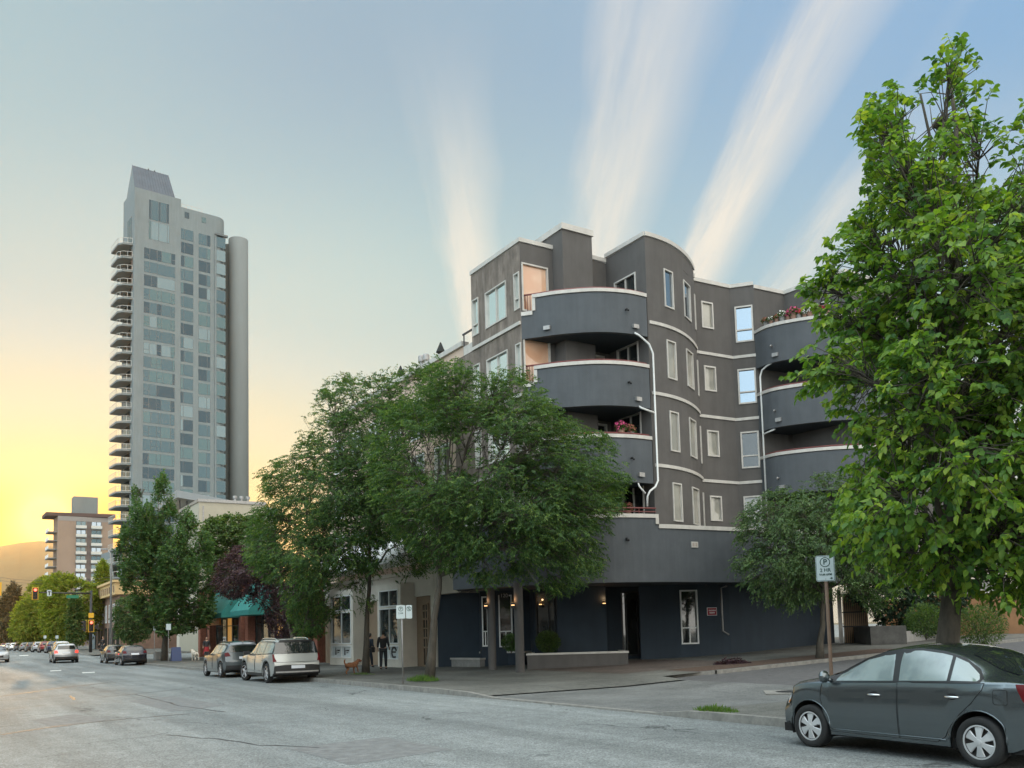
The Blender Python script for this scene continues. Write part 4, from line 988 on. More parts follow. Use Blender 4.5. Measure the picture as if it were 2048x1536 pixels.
q = MB(); zz = Fs(422, 1241, TW-.9)[1]; sa, sb_ = Fs(441, 1240, TW-.9)[0], Fs(403, 1240, TW-.9)[0]
sbox(q, sa, sb_, TW-.98, TW-.86, zz-.42, zz+.42); sg = q.build('sign_board', M_['orange'], bk)
q = MB(); rr = random.Random(5); s = sa+.9
while s < sb_-.9:
    w_ = rr.uniform(.12, .3); sbox(q, s, s+w_, TW-1.0, TW-.985, zz-rr.uniform(.06, .13), zz+rr.uniform(.06, .13)); s += w_+rr.uniform(.08, .22)
q.build('sign_lettering', mat('sign_letters', (.85, .55, .25), .6), sg)
# ---- generic far block
def far_block(name, label, cat, K, a_dir, w, dpt, z0, z1, m, roofm=None):
    """box whose front runs from plan point K along a_dir for w metres; returns frame"""
    a = Vector(a_dir).normalized(); bdir = Vector((-a.y, a.x)); r = thing(name, (K[0], K[1], z0), label, cat); K = Vector((K[0], K[1]))
    poly = [K, K+a*w, K+a*w+bdir*dpt, K+bdir*dpt]
    MB().prism(poly, z0, z1).build('wall', m, r)
    return r, a, bdir, K
def face_panel(b, K, a, k0, k1, z0, z1, o, mi=0, th=.12):
    """thin box on the front face, standing o proud"""
    n = Vector((a.y, -a.x)); c = K+a*((k0+k1)/2)+n*(o-th/2); b.obox((*c, (z0+z1)/2), Vector((*a, 0))*((k1-k0)/2), Vector((*n, 0))*(th/2), Vector((0, 0, (z1-z0)/2)), mi)
# ---- the tall tower
AT = Vector((.788, .616)); KT_ = at(265, 960, 170.0).xy; BT = Vector((-AT.y, AT.x))
zt_ = lambda px, py: zat(px, py, on_line(KT_, KT_+AT, px, py))
kt = lambda px, py: (on_line(KT_, KT_+AT, px, py)-KT_).length
W1, W2 = kt(362, 410), kt(434, 450)
ZT1 = zt_(275, 375); ZT2 = zt_(400, 424)
tw_ = thing('residential_tower', (KT_.x, KT_.y, 0), 'tall pale concrete residential tower with a slanted metal roof and a column of balconies', 'tower block')
dB = 8.0
w = MB(); w.prism([KT_+AT*.0, KT_+AT*W1, KT_+AT*W1+BT*dB, KT_+BT*dB], 0, ZT1); 
w.build('wall', M_['tower'], tw_)
w = MB(); arc_ = [KT_+AT*(W1+.01), KT_+AT*W2]
Re = (kt(456, 470)-W2)
for i in range(1, 9):
    t = i/8*math.pi*.75; arc_.append(KT_+AT*(W2+Re*math.sin(min(t, math.pi/2)))+BT*(Re*1.3*(1-math.cos(t))))
arc_ += [KT_+AT*(W2-1)+BT*14, KT_+AT*(W1+.01)+BT*14]
w.prism(arc_, 0, ZT2); w.build('wall', M_['tower'], tw_)
cy = at(477, 700, 186.0); w = MB(); w.lathe([(0, 0), (2.02, 0), (2.02, zat(477, 481, (cy.x, cy.y))), (1.9, zat(477, 481, (cy.x, cy.y))+.1), (0, zat(477, 481, (cy.x, cy.y))+.1)], (cy.x, cy.y, 0), (0, 0, 1), 32)
w.build('stair_cylinder', M_['tower_dark'], tw_, smooth=False).data.polygons.foreach_set('use_smooth', [True]*(32*4))
p0 = KT_+AT*W2+BT*8; w = MB(); w.prism([p0, v2(cy.x, cy.y)+v2(-.6, -.4), v2(cy.x, cy.y)+BT*4, p0+BT*4], 0, zat(477, 488, (cy.x, cy.y))); w.build('link_wall', M_['tower_dark'], tw_)
GL = [M_['glass_blue'], M_['glass_green'], M_['glass_grey'], M_['glass_pale'], M_['glass_blue'], M_['glass_grey']]
M_['mullion'] = mat('window_frame_dark', (.10, .115, .12), .5)
rw_ = random.Random(12)
def tower_window(k0, k1, z0, z1, cuts, trans, K=KT_, a=AT, par=None, gl=GL, nm='window'):
    n = Vector((a.y, -a.x)); b = MB(); g = MB()
    face_panel(b, K, a, k0, k1, z0, z1, .02, 0, .1)
    w = b.build(nm, M_['mullion'], par if par is not None else tw_)
    cuts = [0]+list(cuts)+[1]; q = MB(); mats_ = []; main = rw_.choice(gl)
    for i, (c0, c1) in enumerate(zip(cuts, cuts[1:])):
        a0, a1 = k0+(k1-k0)*c0+.05, k0+(k1-k0)*c1-.05
        zs = [z0+.05, z0+(z1-z0)*trans-.04, z0+(z1-z0)*trans+.04, z1-.05] if (trans and (c1-c0) < .24) else [z0+.05, z1-.05]
        for zz0, zz1 in zip(zs[::2], zs[1::2]): face_panel(q, K, a, a0, a1, zz0, zz1, .035, len(mats_), .08)
        mats_.append(main if rw_.random() < .7 else rw_.choice(gl))
    q.build('pane', mats_, w); return w
cols_ = [((287.4, 350, 494, 500), 22, (.18, .42, .56, .87), .4), ((361.5, 386.5, 456, 462), 23, (.22,), 0), ((397, 420.5, 466, 470), 23, (.7,), .45)]
for (x0, x1, yt, yr), rows, cuts, tr in cols_:
    k0_, k1_ = kt(x0, 600), kt(x1, 600); zt0 = zt_(x0, yt); Yd = on_line(KT_, KT_+AT, x0, 600).y; pitch = 28.7*Yd/1800; hh = 23.6*Yd/1800
    for r_ in range(rows):
        c_ = tuple(c + (0 if rw_.random() < .7 else .06) for c in cuts)
        tower_window(k0_, k1_, zt0-r_*pitch-hh, zt0-r_*pitch, c_ if rw_.random() < .8 or len(c_) < 2 else c_[:2], tr)
# glazed strip in the rounded end
ks = W2+.25; kk0, kk1 = kt(432.5, 600), kt(451, 600); Ke = KT_-BT*0+AT*0
Yd = 178.
for r_ in range(23):
    z1_ = zt_(440, 474)-r_*28.7*Yd/1800
    tower_window(kk0, kk1, z1_-2.35, z1_, (), 0, K=KT_-BT*.02, gl=[M_['glass_green'], M_['glass_blue'], M_['glass_pale']])
w = MB(); face_panel(w, KT_, AT, kk0-.35, kk1+.35, zt_(440, 474)+.1, zt_(440, 474)+.5, .5, 0, .6); w.build('canopy', M_['mullion'], tw_)
w = MB(); face_panel(w, KT_, AT, kk0-.35, kk0-.05, 0, zt_(440, 474), .28, 0, .3); w.build('mullion_post', M_['tower'], tw_)
tower_window(kt(298, 420), kt(338, 420), zt_(298, 438), zt_(298, 398.5), (.1, .48, .56, .88), 0, gl=[M_['glass_grey'], M_['glass_blue']]); tower_window(kt(297.5, 470), kt(338.5, 470), zt_(298, 478), zt_(298, 441), (.1, .48, .9), 0, gl=[M_['glass_pale'], M_['glass_blue'], M_['glass_green']])
tower_window(kt(369, 430), kt(378.5, 430), zt_(373, 437), zt_(373, 424), (), 0, gl=[M_['glass_grey']]); tower_window(kt(403, 440), kt(412, 440), zt_(407, 446), zt_(407, 434.5), (), 0, gl=[M_['glass_green']])
# side face: opening, window, balconies
AS = -BT  # side face runs from the back to the corner
Ks = KT_+BT*dB
tower_window(dB-5.0, dB-1.8, ZT1-10.6, ZT1-5.2, (.5,), .45, K=Ks, a=AS, gl=[M_['glass_pale']])
w = MB(); face_panel(w, Ks, AS, dB-6.6, dB-.9, ZT1-20.5, ZT1-12.5, .01, 0, .06); w.build('loggia_opening', mat('loggia_dark', (.16, .12, .10), .9), tw_)
M_['rail'] = mat('pale_railing', (.55, .53, .48), .5)
zb0 = zat(249, 489, KT_+BT*2)
for i in range(26):
    z = zb0-i*28.7*171/1800
    if z < 3: break
    b = MB(); ou = -AT
    o0 = KT_+BT*.9; o1 = KT_+BT*7.6
    P = [o0, o0+ou*1.7+BT*.6, o0+ou*2.4+BT*1.6, o1+ou*2.4, o1]
    b.prism(P, z-.32, z); bal_ = b.build('balcony', M_['tower_dark'], tw_)
    r = MB(); rp_ = [p-BT*0 for p in P]
    ring = [P[0]+ou*.1, P[1], P[2], P[3]]
    for h in (.12, 1.02):
        for x, y in zip(ring, ring[1:]): r.bar((*x, z+h), (*y, z+h), .06)
    for x, y in zip(ring, ring[1:]):
        n = max(2, int((y-x).length/.75))
        for j in range(n+1): q_ = x.lerp(y, j/n); r.bar((*q_, z), (*q_, z+1.02), .05)
    r.build('railing', M_['rail'], bal_)
# glass doors behind the balconies
for i in range(0, 26):
    z = zb0-i*28.7*171/1800
    if z < 3: break
    if i: tower_window(dB-6.8, dB-2.0, z+.1, z+2.3, (.33, .66), 0, K=Ks, a=AS, gl=[M_['glass_grey'], M_['glass_pale']], nm='balcony_door')
# slanted metal roof with ribs
M_['metal_roof'] = mat('standing_seam_metal', (.075, .095, .12), .6, metal=.1, var=.18, scale=.5)
e0, e1 = KT_+BT*.6+AT*.2, KT_+AT*(kt(352, 397))+BT*.6
r0, r1 = KT_+BT*3.9+AT*.5, KT_+AT*(kt(345, 352)+.3)+BT*3.9
f0, f1 = e0+BT*6.3, e1+BT*6.3
zr0 = zat(262, 330, r0); zr1 = zat(345, 352, r1)
w = MB(); w.poly([(*e0, ZT1), (*e1, ZT1), (*r1, zr1), (*r0, zr0)]); w.poly([(*f1, ZT1), (*f0, ZT1), (*r0, zr0), (*r1, zr1)]); w.poly([(*f0, ZT1), (*e0, ZT1), (*r0, zr0)], 1); w.poly([(*e1, ZT1), (*f1, ZT1), (*r1, zr1)], 1)
for i in range(15):
    t = i/14; p, q_ = Vector((*e0.lerp(e1, t), ZT1)), Vector((*r0.lerp(r1, t), zr0+(zr1-zr0)*t)); w.bar(p-Vector((*BT, 0))*.02, q_-Vector((*BT, 0))*.02, .07, .12)
w.build('metal_roof', [M_['metal_roof'], M_['tower']], tw_)
w = MB()
for f in (.45, .62): p = r0.lerp(r1, f); w.tube([(*p, zr0-.5), (*p, zr0+.2)], .12, 6)
w.build_each('roof_vent', M_['dark_metal'], tw_)
w = MB(); ka, kb = W1+.4, W1+4.6
for h in (.6, 1.2): w.bar((*(KT_+AT*ka+BT*1), ZT2+h), (*(KT_+AT*kb+BT*1), ZT2+h), .06)
for i in range(5): p = KT_+AT*(ka+(kb-ka)*i/4)+BT*1; w.bar((*p, ZT2), (*p, ZT2+1.2), .06)
w.build('roof_rail', M_['rail'], tw_)
# ---- brown apartment slab beyond
KB = at(115, 1110, 290.0).xy; AB = Vector((.83, .557)); kb_ = lambda px, py=1100: (on_line(KB, KB+AB, px, py)-KB).length; zb_ = lambda px, py: zat(px, py, on_line(KB, KB+AB, px, py))
ZB = zb_(150, 1033)
br, a, bd, K = far_block('brown_apartment_block', 'brown apartment slab with an overhanging dark roof, in front of the setting sun', 'apartment building', KB, AB, kb_(226), 11.0, 0, ZB, M_['brown'])
w = MB(); w.prism([K-a*3.4-bd*1.2+bd*2, K+a*(kb_(226)+.5)-bd*1.0, K+a*(kb_(226)+.5)+bd*12, K-a*3.4+bd*12], ZB+.1, ZB+1.2); w.build('roof', mat('dark_roof', (.10, .06, .05), .8), br)
w = MB(); w.prism([K+a*kb_(149)+bd*3, K+a*kb_(198)+bd*3, K+a*kb_(198)+bd*8, K+a*kb_(149)+bd*8], ZB+1.2, zb_(170, 991)); w.build('roof_house', M_['tower_dark'], br)
w = MB(); face_panel(w, K, a, kb_(172.5), kb_(181.5), 0, ZB-1.4, .03); w.build('dark_panel', mat('dark_brown_panel', (.14, .11, .10), .8), br)
w = MB(); face_panel(w, K, a, 0, kb_(226), ZB-1.5, ZB-.02, .06); w.build('roof_band', mat('grey_band', (.27, .24, .22), .9), br)
pit = 17.1*300/1800
for x0, x1 in ((151.5, 171.5), (182, 202.5)):
    k0_, k1_ = kb_(x0), kb_(x1)
    for i in range(9):
        zt0 = zb_(160, 1042)-i*pit
        w = MB(); face_panel(w, K, a, k0_, k1_, zt0-pit+.45, zt0, .02, 0, .1); wn = w.build('window', M_['mullion'], br)
        w = MB()
        for f in (.06, .54): face_panel(w, K, a, k0_+(k1_-k0_)*f, k0_+(k1_-k0_)*(f+.40), zt0-pit+.55, zt0-.2, .04, 0, .1)
        w.build('pane', rw_.choice([M_['glass_pale'], M_['glass_sky'], M_['glass_blue']]), wn)
        w = MB(); face_panel(w, K, a, k0_-.1, k1_+.1, zt0-pit+.2, zt0-pit+.45, .9, 0, .9); bl_ = w.build('balcony', M_['tower'], br)
        w = MB(); face_panel(w, K, a, k0_-.1, k1_+.1, zt0-pit+.45, zt0-pit+1.35, .9, 0, .06); w.build('railing', M_['rail'], bl_)
for i in range(9):
    zt0 = zb_(160, 1048)-i*pit; w = MB(); w.prism([K+bd*1.5-a*.0, K+bd*1.5-a*2.6, K+bd*9-a*2.6, K+bd*9], zt0-pit, zt0-pit+.3); bl_ = w.build('balcony', M_['tower'], br)
    w = MB(); w.prism([K+bd*1.5-a*2.5, K+bd*1.5-a*2.6, K+bd*9-a*2.6, K+bd*9-a*2.5], zt0-pit+.3, zt0-pit+1.3); w.build('railing', M_['white'], bl_)
# ---- beige flat block and the building with the upswept roof
KG = at(398, 1050, 92.0).xy; AG = V2
wd = (on_line(KG, KG+AG, 530, 1050)-KG).length; zg = zat(450, 1006, on_line(KG, KG+AG, 450, 1006))
bg_, a, bd, K = far_block('flat_roofed_block', 'plain beige block with a flat roof seen above the street trees', 'building', KG, AG, wd, 9, 0, zg, mat('beige_render', (.40, .36, .28), .9, var=.07, scale=.4))
w = MB(); face_panel(w, K, a, -.1, wd+.1, zg, zg+.3, .12, 0, 9.2); w.build('coping', M_['steel'], bg_)
w = MB(); face_panel(w, K, a, .35, .5, 2, zg-.4, .04); w.build('corner_strip', M_['steel'], bg_)
for k in range(4):
    tower_window(1.5+k*(wd-3)/4, 2.8+k*(wd-3)/4, zg-9, zg-7.4, (.5,), 0, K=K, a=a, par=bg_)
KH = at(352, 1050, 104.0).xy
up_ = thing('upswept_roof_building', (KH.x, KH.y, 0), 'glass-fronted building with an upswept grey roof below the tower', 'building')
AH = V2; wl = (on_line(KH, KH+AH, 398, 1050)-KH).length+9; zl = zat(352, 990, KH)
w = MB(); w.prism([KH+AH*2.2, KH+AH*wl, KH+AH*wl+U2*10, KH+AH*2.2+U2*10], 0, zl-2.0); w.build('wall', M_['cream'], up_)
w = MB(); Pq = [KH-AH*.2-U2*1.5, KH+AH*wl-U2*1.5, KH+AH*wl+U2*10, KH-AH*.2+U2*10]
w.add([(*Pq[0], zl-.5), (*Pq[1], zl-1.9), (*Pq[2], zl-1.9), (*Pq[3], zl-.5), (*Pq[0], zl+.35), (*Pq[1], zl-1.3), (*Pq[2], zl-1.3), (*Pq[3], zl+.35)], [(3,2,1,0),(4,5,6,7),(0,1,5,4),(1,2,6,5),(2,3,7,6),(3,0,4,7)]); w.build('roof', mat('grey_roof', (.22, .24, .25), .5), up_)
w = MB()
for k in range(4):
    x = KH+AH*(1.2+k*.8); w.bar((*x, 0), (*(x-AH*(.8)), zl-.6), .14)
w.build_each('strut', M_['dark_metal'], up_)
tower_window(0, 6, 2, zl-3.0, (.25, .5, .75), 0, K=KH+AH*2.4, a=AH, par=up_)
for k in range(3):
    x = KH+AH*(7.6+.8*k)+U2*3; w = MB(); w.lathe([(.16, zl-2), (.16, zl+.4), (.26, zl+.42), (.26, zl+.75), (0, zl+.8)], (*x, 0), (0, 0, 1), 10); w.build('flue', M_['steel'], up_)
# ---- green glazed building and the corner building with the golden-lit cornice
KQ = at(222, 1130, 205.0).xy; w_ = (on_line(KQ, KQ+AT, 262, 1130)-KQ).length; zq = zat(230, 1102, KQ)
gq, a, bd, K = far_block('green_glazed_block', 'small pale block with tall green glass bays below the tower', 'building', KQ, AT, w_, 9, 0, zq, M_['tower'])
for k in range(4): tower_window(.4+k*2.6, 2.2+k*2.6, zq-8, zq-.8, (), 0, K=K, a=a, par=gq, gl=[M_['glass_green']]); tower_window(.4+k*2.6, 2.2+k*2.6, zq-16, zq-9.5, (), 0, K=K, a=a, par=gq, gl=[M_['glass_green'], M_['glass_grey']])
TC = 18.6
sc0 = Fs(241, 1190, TC)[0]; sc1 = Fs(186, 1210, TC)[0]; zc_ = Fs(240, 1164, TC)[1]
cb_ = thing('corner_building', P3(sc0, TC, .7), 'two-storey corner building with a deep golden-lit cornice beyond the crossing', 'building')
w = MB(); sbox(w, sc0, sc1, TC, TC+12, .3, zc_-1.6); w.build('wall', mat('brown_brick', (.24, .15, .11), .9, var=.2, scale=1), cb_)
w = MB(); sbox(w, sc0-.6, sc1+.4, TC-.7, TC+12, zc_-1.6, zc_-.1); sbox(w, sc0-.9, sc1+.7, TC-1.0, TC+12.2, zc_-.1, zc_+.2); co = w.build('cornice', mat('sunlit_cornice', (.62, .42, .20), .8), cb_)  # cornice colour carries the orange sunlight falling on it
w = MB()
for k in range(14): s = sc0+.2+k*(sc1-sc0)/14; sbox(w, s, s+.5, TC-.82, TC-.702, zc_-1.3, zc_-.5)
w.build('dentils', M_['tan'], co)
for k in range(7):
    s = sc0+.8+k*(sc1-sc0-1.5)/7; aa, bb = st(s+1.5, TC-.01).xy, st(s, TC-.01).xy
    window(cb_, aa, bb, .1, 1.4, zc_-5.0, zc_-2.6, M_['glass_grey'], M_['white'], fw=.12, set_=-.005, proud=.08); window(cb_, aa, bb, -.1, 1.55, 1.0, 3.6, M_['glass_shop'], M_['dark_metal'], fw=.1, set_=-.005, proud=.08, name='shop_window')
w = MB(); sbox(w, sc1-3.4, sc1+.2, TC-.12, TC-.01, .3, 8); w.build('pale_panel', M_['tower'], cb_)
# ---- right-hand background: brown wall, pale house, gate, bin
gp = lambda px, Y, z=None: at(px, 1250, Y)
p0, p1 = gp(1915, 46).xy, gp(2300, 46).xy
bw_ = thing('brown_wall_building', (p0.x, p0.y, .5), 'low orange-brown walled building behind the large right-hand tree', 'building')
w = MB(); w.prism([p0, p1, p1+v2(2, 9), p0+v2(0, 9)], 0, zat(1980, 1186, p0)); w.build('wall', mat('orange_brown_render', (.20, .105, .050), .9, var=.25, scale=1.1), bw_)
w = MB(); w.prism([p0+v2(-.1, -.1), p1+v2(0, -.1), p1+v2(0, .4), p0+v2(-.1, .4)], zat(1980, 1186, p0)+.002, zat(1980, 1186, p0)+.2); w.build('coping', M_['trim'], bw_)
p0, p1 = gp(1935, 58).xy, gp(2260, 58).xy; zz = zat(2000, 1128, p0)
ph = thing('pale_house', (p0.x, p0.y, .5), 'pale rendered house with a low roof showing above the brown wall', 'house')
w = MB(); w.prism([p0, p1, p1+v2(2, 9), p0+v2(0, 9)], 0, zz); w.build('wall', M_['cream'], ph)
w = MB(); w.add([(*(p0+v2(-.5, -.5)), zz), (*(p1+v2(.5, -.5)), zz), (*(p1+v2(2, 9)), zz), (*(p0+v2(0, 9)), zz), (*(p0+v2(0, 4.5)), zz+2), (*(p1+v2(1, 4.5)), zz+2)], [(0,1,5,4),(2,3,4,5),(0,4,3),(1,2,5),(3,2,1,0)]); w.build('roof', mat('grey_roof', (.2, .2, .2), .8), ph)
d_ = (p1-p0).normalized(); w = MB()
for k in range(3): face_panel(w, p0, d_, 1.0+k*3.2, 2.4+k*3.2, zz-2.6, zz-1.0, .03, 0, .06)
w.build_each('window', M_['glass'], ph)
# block behind that carries the lane's back wall
p0, p1 = gp(1668, 45.4).xy, gp(1692, 47.2).xy
g0, g1 = gp(1683, 44.4).xy, gp(1737, 44.0).xy; zg0, zg1 = zat(1705, 1296, g0), zat(1690, 1186, g0)
gt = thing('gate', (g0.x, g0.y, zg0), 'tan boarded gate behind vertical bars at the end of the lane', 'gate')
d_ = (g1-g0).normalized(); L_ = (g1-g0).length; w = MB(); face_panel(w, g0, d_, .12, L_, zg0+.06, zg1-.1, -.1, 0, .04); w.build('board', mat('tan_boards', (.46, .29, .17), .8, var=.12, scale=1.5), gt)
w = MB()
for k in range(13): x = .1+k*(L_-.12)/12; face_panel(w, g0, d_, x-.012, x+.012, zg0+.05, zg1-.05, .0, 0, .03)
for z in (zg0+.05, zg0+1.05, zg0+1.75, zg1-.08): face_panel(w, g0, d_, .05, L_, z-.025, z+.025, .012, 0, .02)
w.build('bars', M_['dark_metal'], gt)
w = MB(); face_panel(w, g0, d_, -.14, .05, zg0-.3, zg1+.15, .04, 0, .2); w.build('post', M_['trim'], gt)
g1 = g0+d_*(L_+.02)
wl_ = thing('lane_wall', (g1.x, g1.y, .4), 'dark concrete retaining wall beside the boarded gate', 'wall')
p2 = gp(1740, 41.2).xy; p3 = gp(1812, 40.6).xy; p4 = gp(1900, 44.5).xy; zw = zat(1770, 1252, p2)
w = MB(); w.prism([p2, p3, p3+v2(.3, 2.2), p2+v2(.2, 2.6)], 0, zw); w.build('block', mat('dark_concrete', (.10, .095, .088), .9, var=.35, scale=2.5), wl_)
w = MB(); w.prism([p3+v2(.31, 1.2), p4, p4+v2(.1, .4), p3+v2(.31, 1.7)], 0, zat(1860, 1262, p3)); w.build('low_wall', M_['concrete'], wl_)

# ---- the row of buildings on the other side of the street (beyond the left edge; seen in glass and paint)
for k, (sa, sb_, z1, cc) in enumerate(((-70, -8, 11.5, (.20, .15, .12)), (-7.5, 38, 9.0, (.26, .25, .23)), (39, 96, 13.0, (.18, .17, .17)))):
    r = thing('street_building', P3(sa, -17, 0), ('long brown', 'low grey', 'tall dark grey')[k]+' building across the street, out of the picture on the left', 'building')
    w = MB(); sbox(w, sa, sb_, -29, -17, 0, z1); w.build('wall', mat('facade_%s' % ('brown', 'grey', 'dark')[k], cc, .9, var=.15, scale=.8), r)
    aa, bb = st(sa, -16.99).xy, st(sb_, -16.99).xy; n = int((sb_-sa)/3.2); w = MB(); d_ = (bb-aa).normalized()
    for f in range(int(z1//3.2)):
        for i in range(n): face_panel(w, aa, d_, .7+i*3.2, 2.6+i*3.2, .9+f*3.2, 2.7+f*3.2, .03, 0, .08)
    w.build('window', M_['glass'], r)['kind'] = 'stuff'
# ------------------------------------------------------------------ trees and shrubs
from mathutils import noise as mnoise
def leaf_mat(name, stops, rough=.55, trans=.38):
    m = bpy.data.materials.new(name); m.use_nodes = True; nt = m.node_tree; N = nt.nodes; L = nt.links; b = N['Principled BSDF']
    a = N.new('ShaderNodeAttribute'); a.attribute_name = 'tone'
    r = N.new('ShaderNodeValToRGB'); e = r.color_ramp.elements
    while len(e) < len(stops): e.new(.5)
    for i, (q, c) in enumerate(zip(e, stops)): q.position = i/(len(stops)-1); q.color = (*c, 1)
    L.new(a.outputs['Fac'], r.inputs[0]); L.new(r.outputs[0], b.inputs['Base Color']); b.inputs['Roughness'].default_value = rough; b.inputs['Specular IOR Level'].default_value = .35
    t = N.new('ShaderNodeBsdfTranslucent'); hs = N.new('ShaderNodeMix'); hs.data_type = 'RGBA'; hs.blend_type = 'MULTIPLY'; hs.inputs[0].default_value = 1; hs.inputs[7].default_value = (1.5, 1.45, .55, 1); hs.clamp_result = False
    L.new(r.outputs[0], hs.inputs[6]); L.new(hs.outputs[2], t.inputs['Color'])
    mx = N.new('ShaderNodeMixShader'); mx.inputs[0].default_value = trans; L.new(b.outputs[0], mx.inputs[1]); L.new(t.outputs[0], mx.inputs[2]); L.new(mx.outputs[0], N['Material Output'].inputs['Surface'])
    return m
LM = {'linden': leaf_mat('broad_leaf', [(.042, .112, .028), (.092, .195, .032), (.18, .30, .042), (.32, .41, .06)], .45, .45),
      'locust': leaf_mat('feathery_leaf', [(.028, .068, .027), (.048, .104, .034), (.084, .156, .042), (.17, .24, .052)], .6, .45),
      'crab': leaf_mat('narrow_leaf', [(.034, .074, .030), (.058, .112, .040), (.090, .155, .052), (.14, .20, .080)], .5),
      'maple': leaf_mat('maple_leaf', [(.032, .078, .026), (.050, .112, .034), (.074, .148, .042), (.12, .195, .052)], .6),
      'plum': leaf_mat('purple_leaf', [(.038, .018, .026), (.055, .026, .036), (.08, .036, .045), (.10, .055, .05)], .6, .25),
      'mid': leaf_mat('green_leaf', [(.035, .070, .020), (.055, .105, .028), (.085, .14, .034), (.14, .19, .045)], .6),
      'gold': leaf_mat('sunny_leaf', [(.10, .145, .022), (.16, .21, .030), (.23, .27, .036), (.32, .33, .045)], .6, .55),  # gold of the low sun put into the leaf colour
      'dark': leaf_mat('evergreen_leaf', [(.010, .026, .014), (.016, .040, .020), (.024, .055, .026), (.035, .07, .03)], .6, .15),
      'rust': leaf_mat('rusty_conifer', [(.045, .040, .020), (.065, .055, .025), (.09, .07, .03), (.11, .085, .035)], .7, .2),
      'grass': leaf_mat('grass_blade', [(.05, .11, .02), (.08, .16, .03), (.11, .20, .035), (.16, .23, .05)], .6)}
def poly_edge(poly):
    P = np.array(poly, float); Q = np.roll(P, -1, 0)
    def inside(x):
        c = np.zeros(len(x), bool)
        for (x0, y0), (x1, y1) in zip(P, Q):
            k = (y0 > x[:, 1]) != (y1 > x[:, 1])
            with np.errstate(divide='ignore', invalid='ignore'): c ^= k & (x[:, 0] < (x1-x0)*(x[:, 1]-y0)/(y1-y0+1e-12)+x0)
        return c
    def dist(x):
        d = np.full(len(x), 1e9)
        for a, b in zip(P, Q):
            ab = b-a; t = np.clip(((x-a)@ab)/(ab@ab+1e-9), 0, 1); d = np.minimum(d, np.hypot(*(x-a-t[:, None]*ab).T))
        return d
    return P, inside, dist
RAYM = np.array([[*_ri], [*_up], [*_f]])
def unproj(px, Y):
    """picture points at world depth Y -> world points"""
    d = np.array(_f)[None]+np.outer((px[:, 0]-CXP)/FPX, np.array(_ri))-np.outer((px[:, 1]-CYP)/FPX, np.array(_up))
    return np.array(CAMP)[None]+d*(Y/d[:, 1])[:, None]
def nrm(a): return a/np.maximum(1e-9, np.linalg.norm(a, axis=1))[:, None]
def leaf_mesh(name, B, Adir, Nrm, ln, wd, tone, mt, parent, org, fine=False, curl=.15):
    """one leaf per row: base B, axis, normal"""
    n = len(B); A = nrm(Adir); S = nrm(np.cross(A, Nrm)); Nn = np.cross(S, A); L = ln[:, None]; Wd = wd[:, None]
    if fine:
        K = [(0, 0, 0), (.28, .46, .10), (.66, .40, .05), (1.0, 0, -curl), (.66, -.40, .05), (.28, -.46, .10)]
        vs = np.stack([B+A*L*a+S*Wd*s+Nn*L*h for a, s, h in K], 1).reshape(-1, 3); nv = 6
        idx = np.array([0, 1, 2, 3, 0, 3, 4, 5]); nl = 4; nf = 2
    else:
        K = [(0, 0, 0), (.45, .5, .06), (1.0, 0, -curl*.5), (.45, -.5, .06)]
        vs = np.stack([B+A*L*a+S*Wd*s+Nn*L*h for a, s, h in K], 1).reshape(-1, 3); nv = 4
        idx = np.array([0, 1, 2, 3]); nl = 4; nf = 1
    vs -= np.array(org)[None]
    me = bpy.data.meshes.new(name); me.vertices.add(n*nv); me.vertices.foreach_set('co', vs.astype(np.float32).ravel())
    li = (np.arange(n)[:, None]*nv+idx[None]).ravel(); me.loops.add(len(li)); me.loops.foreach_set('vertex_index', li.astype(np.int32))
    me.polygons.add(n*nf); me.polygons.foreach_set('loop_start', (np.arange(n*nf)*nl).astype(np.int32)); me.polygons.foreach_set('loop_total', np.full(n*nf, nl, np.int32))
    me.update(calc_edges=True)
    at_ = me.attributes.new('tone', 'FLOAT', 'POINT'); at_.data.foreach_set('value', np.repeat(np.clip(tone, 0, 1), nv).astype(np.float32))
    me.materials.append(mt); ob = bpy.data.objects.new(name, me); COL.objects.link(ob); ob.parent = parent
    return ob
